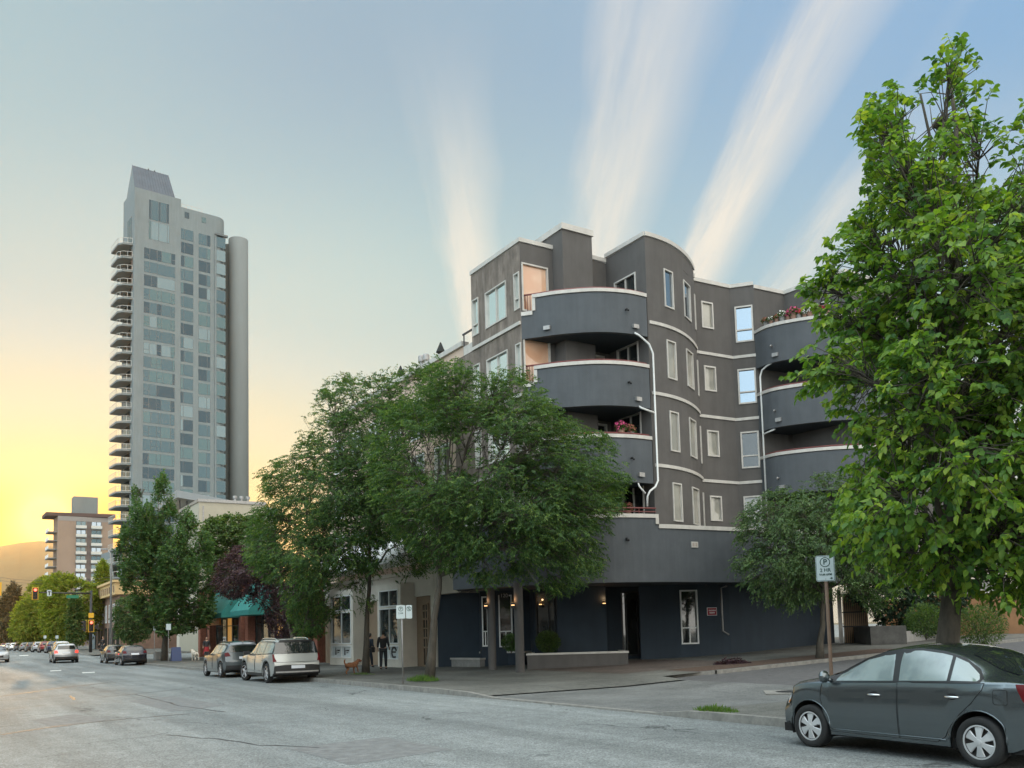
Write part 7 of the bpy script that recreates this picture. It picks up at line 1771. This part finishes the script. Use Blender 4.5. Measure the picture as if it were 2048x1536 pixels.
    if bag: b = MB(); b.obox(T(.27, -.02, .92, 0)[:3], (.05, 0, 0), (0, .14, 0), (0, 0, .13)); b.tube([T(.25, -.1, 1.04, 0)[:3], T(.12, -.02, 1.46, 0)[:3], T(.25, .1, 1.04, 0)[:3]], .012, 5); b.build('shoulder_bag', bag, r)
    return r
CL = lambda n, c: mat(n, c, .85, var=.12, scale=14)
face_away = math.atan2(U.y, U.x)-math.pi/2
person('person in dark shirt and dark trousers standing with their back turned at the shop window', gnd(767, 1339, .16), face_away-.55, CL('black_shirt', (.018, .018, .022)), CL('dark_trousers', (.022, .026, .032)), CL('dark_shoe', (.03, .03, .03)), H=1.78, stride=.10, arm=(.5, .2))
person('person in dark blue jacket with a shoulder bag, half hidden behind the left locust trunk', gnd(737, 1335, .16), face_away-1.0, CL('navy_jacket', (.02, .03, .045)), CL('navy_trousers', (.018, .026, .04)), CL('black_shoe', (.02, .02, .02)), H=1.66, stride=.2, lean=.22, bag=CL('black_bag', (.015, .015, .015)), arm=(.7, .7))
person('person in dark jacket and long red skirt on the pavement before the orange sign', gnd(413, 1319.5, .24), face_away+2.9, CL('charcoal_jacket', (.03, .03, .033)), CL('red_skirt', (.30, .02, .025)), CL('brown_shoe', (.05, .03, .02)), H=1.68, stride=.05, arm=(.6, .1), skirt=True)
person('person in black standing near the signal pole on the far corner', gnd(206, 1310, .55), face_away+2.4, CL('black_coat', (.02, .02, .02)), CL('grey_trousers', (.06, .06, .06)), CL('grey_shoe', (.05, .05, .05)), H=1.72, stride=.08, arm=(.8, .8))
def dog(label, pos, rz, m, m2, sc, lift=True, fluffy=1.0, tail_up=True):
    global ORG
    r = bpy.data.objects.new('dog', None); COL.objects.link(r); r.location = pos; r.rotation_euler.z = rz; ORG = Vector((0, 0, 0)); tag(r, label, 'dog'); f = fluffy
    q = lambda x, y, z, R: (x*sc, y*sc, z*sc, tuple(v*sc*f for v in R) if isinstance(R, tuple) else R*sc*f)
    sp = [q(0, 0, .50, (.10, .13)), q(0, .18, .50, (.115, .155)), q(0, .33, .54, (.10, .13)), q(0, .45, .66, .085), q(0, .54, .73, (.085, .095)), q(0, .66, .70, .055), q(0, .73, .68, .036)]
    bk_ = [q(0, 0, .50, (.10, .13)), q(0, -.18, .51, (.095, .115)), q(0, -.28, .52, .07)]
    tail = [q(0, -.28, .52, .07), q(0, -.36, .60, .035), q(0, -.38, .72, .04), q(0, -.33, .82, .03)] if tail_up else [q(0, -.28, .52, .07), q(0, -.38, .48, .03), q(0, -.45, .36, .03)]
    legs = []
    for sg in (1, -1):
        fy = .10 if (lift and sg > 0) else 0
        legs.append([q(0, .33, .54, (.10, .13)), q(.09*sg, .31, .44, .06), q(.095*sg, .27+fy*1.2, .27+fy*.5, .036), q(.095*sg, .30+fy*1.0, .12+fy*1.0, .028), q(.095*sg, .34+fy*.9, .03+fy*.9, .032)])
        legs.append([q(0, -.18, .51, (.095, .115)), q(.085*sg, -.20, .42, .075), q(.09*sg, -.14-.05*sg, .28, .05), q(.09*sg, -.27-.05*sg, .17, .030), q(.09*sg, -.24-.05*sg, .03, .032)])
    skin_obj('body', [sp, bk_, tail]+legs, m, r)
    for sg in (1, -1): skin_obj('ear', [[q(.06*sg, .53, .80, .03), q(.105*sg, .54, .74, .035), q(.11*sg, .55, .65, .025)]], m2, r, 1)
    b = MB(); b.lathe([(0, .02*sc), (.018*sc, .01*sc), (.02*sc, 0)], Vector((0, .755*sc, .69*sc)), (0, 1, 0), 8); b.build('nose', M_['black'], r)
    return r
FUR = lambda n, c: mat(n, c, .9, var=.4, scale=22, bump=1., bscale=60)
d1 = dog('small curly reddish-brown dog walking beside the left locust trunk', gnd(701, 1349, .15), face_away-1.35, FUR('brown_fur', (.22, .09, .04)), FUR('red_fur', (.18, .055, .025)), .78, fluffy=1.1)
dog('large pale cream dog standing on the pavement beyond the parked grey-blue SUV', gnd(391, 1322, .24), face_away+.2, FUR('cream_fur', (.50, .44, .36)), FUR('tan_fur', (.40, .33, .25)), 1.05, lift=False, fluffy=1.25, tail_up=False)
lp = gnd(701, 1349, .15); b = MB(); pp = gnd(737, 1335, .16)
r = thing('dog_lead', tuple(lp), 'thin dark lead running from the brown dog to the person behind the trunk', 'dog lead')
b.tube([lp+Vector((.25, .0, .42)), lp.lerp(pp, .5)+Vector((0, 0, .35)), pp+Vector((0, 0, .95))], .008, 5); b.build('strap', M_['black'], r)
# ------------------------------------------------------------------ street furniture
def sign_plate(parent, c, xd, w, h, m=None, border=M_['black'], name='plate'):
    xd = Vector(xd).normalized(); n = xd.cross(Vector((0, 0, 1))); n.normalize(); c = Vector(c)
    def rr(w, h, r, o):
        P = []
        for sx_, sz_, a0 in ((1, 1, 0), (-1, 1, 90), (-1, -1, 180), (1, -1, 270)):
            for k in range(5): a = R_(a0+k*22.5); P.append(c+xd*(sx_*(w/2-r)+r*math.cos(a))+Vector((0, 0, 1))*(sz_*(h/2-r)+r*math.sin(a))+n*o)
        return P
    def slab(w, h, r, o0, o1):
        b = MB(); A, B_ = rr(w, h, r, o0), rr(w, h, r, o1); k = len(A); b.v = [tuple(p) for p in A+B_]; b.f = [tuple(range(k))[::-1], tuple(range(k, 2*k))]+[(i, (i+1) % k, k+(i+1) % k, k+i) for i in range(k)]; b.m = [0]*len(b.f); return b
    p = slab(w, h, w*.09, 0, .004).build(name, m or M_['white'], parent)
    slab(w*.955, h*.965, w*.075, .0042, .006).build('border', border, p); slab(w*.905, h*.93, w*.06, .0062, .008).build('face', m or M_['white'], p)
    return p, n
def ring(b, c, xd, n, r0, r1, o, k=28):
    c = Vector(c); xd = Vector(xd).normalized(); z = Vector((0, 0, 1)); q = len(b.v)
    for i in range(k): a = math.tau*i/k; d = xd*math.cos(a)+z*math.sin(a); b.v += [tuple(c+d*r0+n*o), tuple(c+d*r1+n*o), tuple(c+d*r0+n*(o+.002)), tuple(c+d*r1+n*(o+.002))]
    for i in range(k):
        j = (i+1) % k; A, B_ = q+4*i, q+4*j; b.f += [(A+2, A+3, B_+3, B_+2), (A+1, B_+1, B_+3, A+3), (A, A+2, B_+2, B_)]; b.m += [0]*3
M_['sign_white'] = mat('sign_white', (.50, .56, .56), .45); M_['sign_green'] = mat('sign_dark_green', (.012, .05, .040), .5); M_['wood_post'] = mat('weathered_post', (.165, .105, .072), .8, var=.3, scale=9, stretch=(1, 1, .2)); M_['yellow'] = mat('signal_yellow', (.70, .38, .02), .5); M_['green_sign'] = mat('street_name_green', (.01, .16, .08), .5)
p = at(1651, 1137, 15.2); g0 = Vector((p.x, p.y, .12)); ps = thing('parking_sign', tuple(g0), 'two-hour parking sign on a brown post in front of the small leaning tree', 'sign', 'parking signs')
fx = (p-CAMP); fx.z = 0; fx.normalize(); xd = Vector((fx.y, -fx.x, 0)); xd = (xd*.995+fx*(-.10)).normalized()
MB().tube([g0-Vector((0, 0, .1)), g0+Vector((0, 0, .9)), (p.x, p.y, p.z+.14)], .031, 10).build('post', M_['wood_post'], ps, smooth=True)
pc = p+Vector(xd.cross(Vector((0, 0, 1))))*.034; pl, n = sign_plate(ps, pc, xd, .305, .435, M_['sign_white'], M_['sign_green'])
b = MB(); cc = pc+Vector((0, 0, .105)); ring(b, cc, xd, n, .070, .083, .009); b.build('ring', M_['sign_green'], pl)
text_mesh('letter', 'P', .125, cc+n*.009, xd, (0, 0, 1), M_['sign_green'], pl, bold=True); text_mesh('lettering', '2 HR', .082, pc+Vector((0, 0, -.032))+n*.009, xd, (0, 0, 1), M_['sign_green'], pl, bold=True); text_mesh('lettering', '9AM-6PM', .050, pc+Vector((0, 0, -.105))+n*.009, xd, (0, 0, 1), M_['sign_green'], pl, bold=True)
b = MB(); q = pc+xd*.085+Vector((0, 0, -.170))+n*.009; z = Vector((0, 0, 1)); b.poly([q+xd*.034, q+z*.02, q-xd*.004+z*.006, q-xd*.02+z*.006, q-xd*.02-z*.006, q-xd*.004-z*.006, q-z*.02][::-1]); b.build('arrow', M_['sign_green'], pl)
for k in (.19, -.18): b = MB(); b.lathe([(.009, .008), (.008, .014), (0, .015)], pc+Vector((0, 0, k)), n, 8); b.build('bolt', M_['steel'], pl)
g0 = gnd(806, 1368, .14); pz = zat(804, 1224, (g0.x, g0.y)); p2 = thing('parking_sign', tuple(g0), 'twin white parking plates on a thin grey post between the locust trunks', 'sign', 'parking signs')
MB().tube([g0-Vector((0, 0, .1)), (g0.x, g0.y, pz+.24)], .024, 8).build('post', M_['steel'], p2, smooth=True)
fx = Vector((g0.x, g0.y, 0)).normalized(); xd = Vector((fx.y, -fx.x, 0))
for o, w_, lt in ((-.035, .29, 'P'), (.235, .20, None)):
    c = Vector((g0.x, g0.y, pz))+xd*o-fx*.03; pl, n = sign_plate(p2, c, xd, w_, .44, M_['sign_white'], M_['sign_white']); b = MB(); ring(b, c+Vector((0, 0, .10)), xd, n, .062, .078, .009)
    if lt: text_mesh('letter', 'P', .12, c+Vector((0, 0, .10))+n*.009, xd, (0, 0, 1), M_['sign_green'], pl, bold=True); b.build('ring', M_['sign_green'], pl); text_mesh('lettering', '2 HR', .075, c+Vector((0, 0, -.045))+n*.009, xd, (0, 0, 1), M_['sign_green'], pl, bold=True)
    else:
        b.obox(c+Vector((0, 0, .10))+n*.010, xd*.012, n*.001, Vector((0, 0, .05))); dgl = (xd+Vector((0, 0, -1))).normalized(); b.obox(c+Vector((0, 0, .10))+n*.010, dgl*.068, n*.0012, dgl.cross(n)*.008); b.build('emblem', M_['sign_green'], pl)
def small_sign(px, py, pyb, Y, label, w=.3, h=.45, m=None):
    p = at(px, py, Y); zb = at(px, pyb, Y).z; r = thing('street_sign', (p.x, p.y, zb), label, 'sign', 'small signs down the street'); MB().tube([(p.x, p.y, zb), (p.x, p.y, p.z+h/2)], .03, 6).build('post', M_['steel'], r)
    fx = Vector((p.x, p.y, 0)).normalized(); xd = Vector((fx.y, -fx.x, 0)); sign_plate(r, p-fx*.035, xd, w, h, m or M_['sign_white'], M_['sign_green'])
small_sign(337, 1254, 1323, 66, 'small white sign on a post at the foot of the dark upright tree', .34, .46); small_sign(309, 1257, 1318, 68, 'narrow pale sign just left of the upright tree trunk', .18, .3)
small_sign(90, 1274, 1300, 118, 'left small white sign among the far parked cars', .34, .4); small_sign(114, 1274, 1302, 112, 'right small white sign among the far parked cars', .34, .4)
# traffic signals
def signal_head(b0, parent, c, fd, lit=0):
    """three lamps in a yellow-edged black box facing fd"""
    c = Vector(c); fd = Vector(fd).normalized(); xd = fd.cross(Vector((0, 0, 1))).normalized(); z = Vector((0, 0, 1))
    b = MB(); b.obox(c, xd*.20, fd*.10, z*.54); h = b.build('signal_head', M_['black'], parent)
    b = MB(); b.obox(c-fd*.105, xd*.29, fd*.006, z*.63); b.build('backboard', M_['yellow'], h)
    for k in range(3):
        q = c+z*(.34-.34*k)+fd*.101; on = (k == 0 and lit)
        b = MB(); b.lathe([(0, .012), (.12, .008), (.135, 0)], q, fd, 16); b.build('lamp', mat('red_signal_lit', (.9, .1, .05), .3, emit=(1, .10, .06), estr=6.) if on else mat('signal_lens_off', (.05, .03, .015), .3), h)
        b = MB(); A = [(.145*math.cos(t), .145*math.sin(t)) for t in np.linspace(-.3, math.pi+.3, 11)]
        for (x0, z0), (x1, z1) in zip(A, A[1:]): b.poly([q+xd*x0+z*z0, q+xd*x1+z*z1, q+xd*x1+z*z1+fd*.2, q+xd*x0+z*z0+fd*.2])
        b.build('visor', M_['black'], h)
p = at(181, 1302, 92.); p.z = .75; tsg = thing('traffic_signal', tuple(p), 'traffic signal pole on the far corner with a mast arm and two red lights', 'traffic light')
za = zat(181, 1187, (p.x, p.y)); MB().tube([p, (p.x, p.y, za+.3)], [.16, .12], 10).build('pole', M_['dark_metal'], tsg, smooth=True)
ends = at(66, 1186, 88.2); ad = (Vector((ends.x, ends.y, 0))-Vector((p.x, p.y, 0))); MB().tube([(p.x, p.y, za), (ends.x, ends.y, za+.05)], [.085, .05], 8).build('mast_arm', M_['dark_metal'], tsg, smooth=True)
fd = -U; A0 = Vector((p.x, p.y, za)); signal_head(0, tsg, A0+ad*.965+Vector((0, 0, -.05))+fd*.15, fd, 1); signal_head(0, tsg, Vector((p.x, p.y, zat(181, 1252, (p.x, p.y))))+fd*.30, fd, 1); signal_head(0, tsg, Vector((p.x, p.y, zat(181, 1252, (p.x, p.y))))-V*.55, -V)
xd = Vector((V.x, V.y, 0)); q, n = sign_plate(tsg, A0+ad*.73+fd*.1, xd, .42, .62, M_['sign_white'], M_['black'], 'arm_sign'); b = MB(); b.obox(A0+ad*.73+fd*.112+Vector((0, 0, -.05)), xd*.05, fd*.002, Vector((0, 0, .16))); b.obox(A0+ad*.73+fd*.112+Vector((0, 0, .13)), xd*.11, fd*.002, Vector((0, 0, .06))); b.build('symbol', M_['black'], q)
sign_plate(tsg, A0+ad*.33+fd*.1+Vector((0, 0, -.35)), xd, 1.15, .32, M_['green_sign'], M_['green_sign'], 'street_name_plate')
sign_plate(tsg, Vector((p.x, p.y, zat(181, 1231, (p.x, p.y))))+fd*.2, xd, .5, .5, M_['yellow'], M_['yellow'], 'yellow_plate')
b = MB(); c = Vector((p.x, p.y, zat(168, 1254, (p.x, p.y)))); b.obox(c+V*.5+fd*.1, xd*.2, fd*.1, (0, 0, .2)); b.build('walk_signal', M_['black'], tsg)
p = at(-62, 1302, 84.); p.z = .3; t2 = thing('traffic_signal', tuple(p), 'signal head seen from the side at the extreme left edge, on its own mast arm', 'traffic light')
za = zat(-2, 1176, at(-2, 1200, 84.).xy); MB().tube([p, (p.x, p.y, za+.3)], [.16, .12], 10).build('pole', M_['dark_metal'], t2, smooth=True); e_ = at(-3, 1176, 84.); MB().tube([(p.x, p.y, za), (e_.x, e_.y, za)], [.08, .05], 8).build('mast_arm', M_['dark_metal'], t2); signal_head(0, t2, (e_.x, e_.y, za-.1), U+V*.3)
# overhead wires far down the street
for k, (ya, yb) in enumerate(((1143, 1150), (1149, 1156))):
    a, b_ = at(-60, ya, 160.), at(250, yb, 120.); w = thing('overhead_wire', tuple(a), ('upper' if k == 0 else 'lower')+' of the two thin overhead wires crossing the glow below the hill', 'wire', 'overhead wires')
    b = MB(); b.tube([a.lerp(b_, t)-Vector((0, 0, 1.2*4*t*(1-t))) for t in np.linspace(0, 1, 13)], .022, 4); b.build('cable', M_['dark_metal'], w)
# street lamp
p = at(221, 1290, 78.); p.z = .35; zt_l = zat(219, 1098, (p.x, p.y)); lp_ = thing('street_lamp', tuple(p), 'tall slender street lamp post with a curved top, left of the upright tree', 'street lamp')
MB().tube([p, (p.x, p.y, zt_l-1.2), (p.x-.08, p.y-.02, zt_l-.4), (p.x-.35, p.y-.08, zt_l)], [.11, .075, .06, .05], 10).build('pole', M_['steel'], lp_, smooth=True)
b = MB(); b.obox((p.x-.55, p.y-.12, zt_l), (.28, .06, 0), (-.03, .12, 0), (0, 0, .06)); b.build('lamp_head', M_['steel'], lp_)
# ------------------------------------------------------------------ flower pots, balcony plants, small things
FL = {'pink': mat('pink_petals', (.50, .05, .16), .7), 'white': mat('white_petals', (.68, .66, .62), .7), 'red': mat('red_petals', (.42, .02, .03), .7), 'rust': mat('rust_petals', (.28, .09, .06), .7)}
POT = mat('terracotta', (.26, .15, .11), .85, var=.2, scale=8); POTG = mat('grey_pot', (.24, .23, .22), .8, var=.15, scale=8)
def flower_pot(pos, col, pot, r, label, seed, group='flower pots along the balcony'):
    pos = Vector(pos); o = thing('flower_pot', tuple(pos), label, 'flower pot', group); MB().lathe([(0, 0), (r*.7, 0), (r, r*1.5), (r*1.1, r*1.55), (r*1.1, r*1.75), (r*.9, r*1.75), (r*.85, r*1.5), (0, r*1.5)], pos, (0, 0, 1), 14).build('pot', pot, o, smooth=False)
    R = np.random.default_rng(seed); n = 140; v = nrm(R.normal(size=(n, 3)))*(R.random((n, 1))**.4)*np.array([[1.5, 1.5, 1.0]])*r; B = np.array(pos)+np.array([0, 0, r*2.4])+v
    lf = leaf_mesh('leaves', B, v+R.normal(size=(n, 3))*.1, R.normal(size=(n, 3)), np.full(n, r*.8), np.full(n, r*.5), R.normal(.4, .2, n), LM['mid'], o, np.array(pos))
    n = 90; v = nrm(R.normal(size=(n, 3))+np.array([[0, 0, .5]]))*np.array([[1.6, 1.6, 1.2]])*r; B = np.array(pos)+np.array([0, 0, r*2.5])+v; f = leaf_mesh('flowers', B, R.normal(size=(n, 3)), v, np.full(n, r*.55), np.full(n, r*.5), R.random(n), FL[col], o, np.array(pos))
    return o
ip = outw(A2, -.10); seq = ['rust', 'white', 'rust', 'white', 'pink', 'pink', 'red', 'white', 'white', 'rust', 'red', 'pink']
names_ = ['rust-coloured flowers in a grey pot, first at the left end of the balcony row', 'white flowers in a small pot, second from the left of the balcony row', 'rust flowers in a pot between two white ones on the balcony', 'white flowers in a grey pot, left of the pink ones', 'pink flowers in a pot, left one of the pink pair', 'bright pink flowers in the biggest pot of the row', 'red flowers in a pot right of the pink pair', 'white flowers right of the red pot', 'large white flowers in a grey pot near the middle-right', 'rust flowers in a terracotta pot right of the large white ones', 'red flowers near the right end of the visible row', 'pink flowers at the right end of the row by the leaves']
for k, cc in enumerate(seq):
    x = 1531+k*11.2; a, b_ = 0, 0; i = min(range(1, len(ip)-1), key=lambda i: abs(pix((ip[i].x, ip[i].y, 15.2))[0]-x)); q = on_line(ip[i-1], ip[i+1], x, 640)
    flower_pot((q.x, q.y, 15.172), cc, POT if k % 3 else POTG, (.11, .10, .10, .13, .11, .15, .11, .10, .14, .13, .11, .12)[k], names_[k], 200+k)
q = on_line(ARC_[24], ARC_[26], 1249, 862); flower_pot((q.x-.1, q.y+.28, 9.33-.02), 'pink', POT, .15, 'pink pot plant on the ledge of the third balcony by the downpipe', 231, 'balcony pot plants')
q = on_line(ARC_[28], ARC_[30], 1274, 862); flower_pot((q.x-.2, q.y+.40, 9.31), 'rust', POTG, .14, 'leafy pot plant against the balcony window, right of the pink one', 232, 'balcony pot plants')
flower_pot((4.7, 35.9, 6.2), 'rust', POT, .15, 'reddish pot plant behind the lowest balcony rail', 233, 'balcony pot plants')
# drain cover in the lane, pile of cuttings
c = gnd(1580, 1357, .40); zz = gz(*to_st(c))+.045; r = thing('drain_cover', (c.x, c.y, zz), 'round iron cover set in a pale diamond of concrete in the lane', 'drain cover'); c.z = zz
b = MB(); dx, dy = U*.9, V*.9; b.prism([(c+v_).xy for v_ in (dx, dy, -dx, -dy)], zz-.05, zz); b.build('concrete_collar', M_['kerb'], r); b = MB(); b.lathe([(.36, -.03), (.36, .006), (.33, .008), (0, .008)], c, (0, 0, 1), 24); b.build('iron_cover', M_['dark_metal'], r)
def heap(label, px, py, z, rx, h, n, seed):
    c = gnd(px, py, z); R = np.random.default_rng(seed); root = thing('cuttings_heap', tuple(c), label, 'plant cuttings'); a = R.random(n)*6.28; q = R.random(n)**.5; x = q*np.cos(a)*rx; y = q*np.sin(a)*rx*.6; zz = h*(1-q**1.6)*R.uniform(.2, 1, n)
    B = np.array(c)+np.stack([x, y, zz], 1); leaf_mesh('twigs', B, R.normal(size=(n, 3))*np.array([[1, 1, .4]]), R.normal(size=(n, 3))+np.array([[0, 0, .8]]), .14*R.uniform(.5, 1.4, n), .05*R.uniform(.5, 1.2, n), R.normal(.3, .2, n), LM['plum'], root, np.array(c))
heap('dark purple heap of cuttings on the mulch bed beside the lane', 1466, 1331, .30, .75, .30, 900, 241)
p = gnd(352, 1322, .25); r = thing('sandwich_board', tuple(p), 'blue folding board sign on the pavement beside the upright tree', 'board sign')
for sg in (1, -1): b = MB(); b.add([p+V*-.35-U*.28*sg, p+V*.35-U*.28*sg, p+V*.32-U*.03*sg+Vector((0, 0, 1.0)), p-V*.32-U*.03*sg+Vector((0, 0, 1.0)), p+V*-.35-U*.25*sg, p+V*.35-U*.25*sg, p+V*.32+Vector((0, 0, 1.0)), p-V*.32+Vector((0, 0, 1.0))], [(0,1,2,3),(4,7,6,5),(0,4,5,1),(3,2,6,7),(0,3,7,4),(1,5,6,2)]); b.build('panel', mat('blue_board', (.04, .06, .14), .6), r)
p = gnd(322, 1319, .25); r = thing('planter_box', tuple(p), 'grey square planter at the foot of the upright tree', 'planter'); b = MB(); b.obox(p+Vector((0, 0, .3)), U*.4, V*.5, (0, 0, .3)); b.build('box', M_['concrete'], r); b = MB(); b.obox(p+Vector((0, 0, .605)), U*.34, V*.44, (0, 0, .01)); b.build('soil', M_['bark'], r)
# ------------------------------------------------------------------ evening haze
hz = MB().box((-6700, -520, -3.0), (6700, 5750, 520)).build('haze', [])
hz['kind'] = 'stuff'
hm = bpy.data.materials.new('evening_haze'); hm.use_nodes = True; nt = hm.node_tree
for n in list(nt.nodes): nt.nodes.remove(n)
pv = nt.nodes.new('ShaderNodeVolumePrincipled'); mo = nt.nodes.new('ShaderNodeOutputMaterial'); nt.links.new(pv.outputs[0], mo.inputs['Volume'])
pv.inputs['Color'].default_value = (1.0, .76, .44, 1); pv.inputs['Density'].default_value = .00010; pv.inputs['Anisotropy'].default_value = .62
hz.data.materials.append(hm)
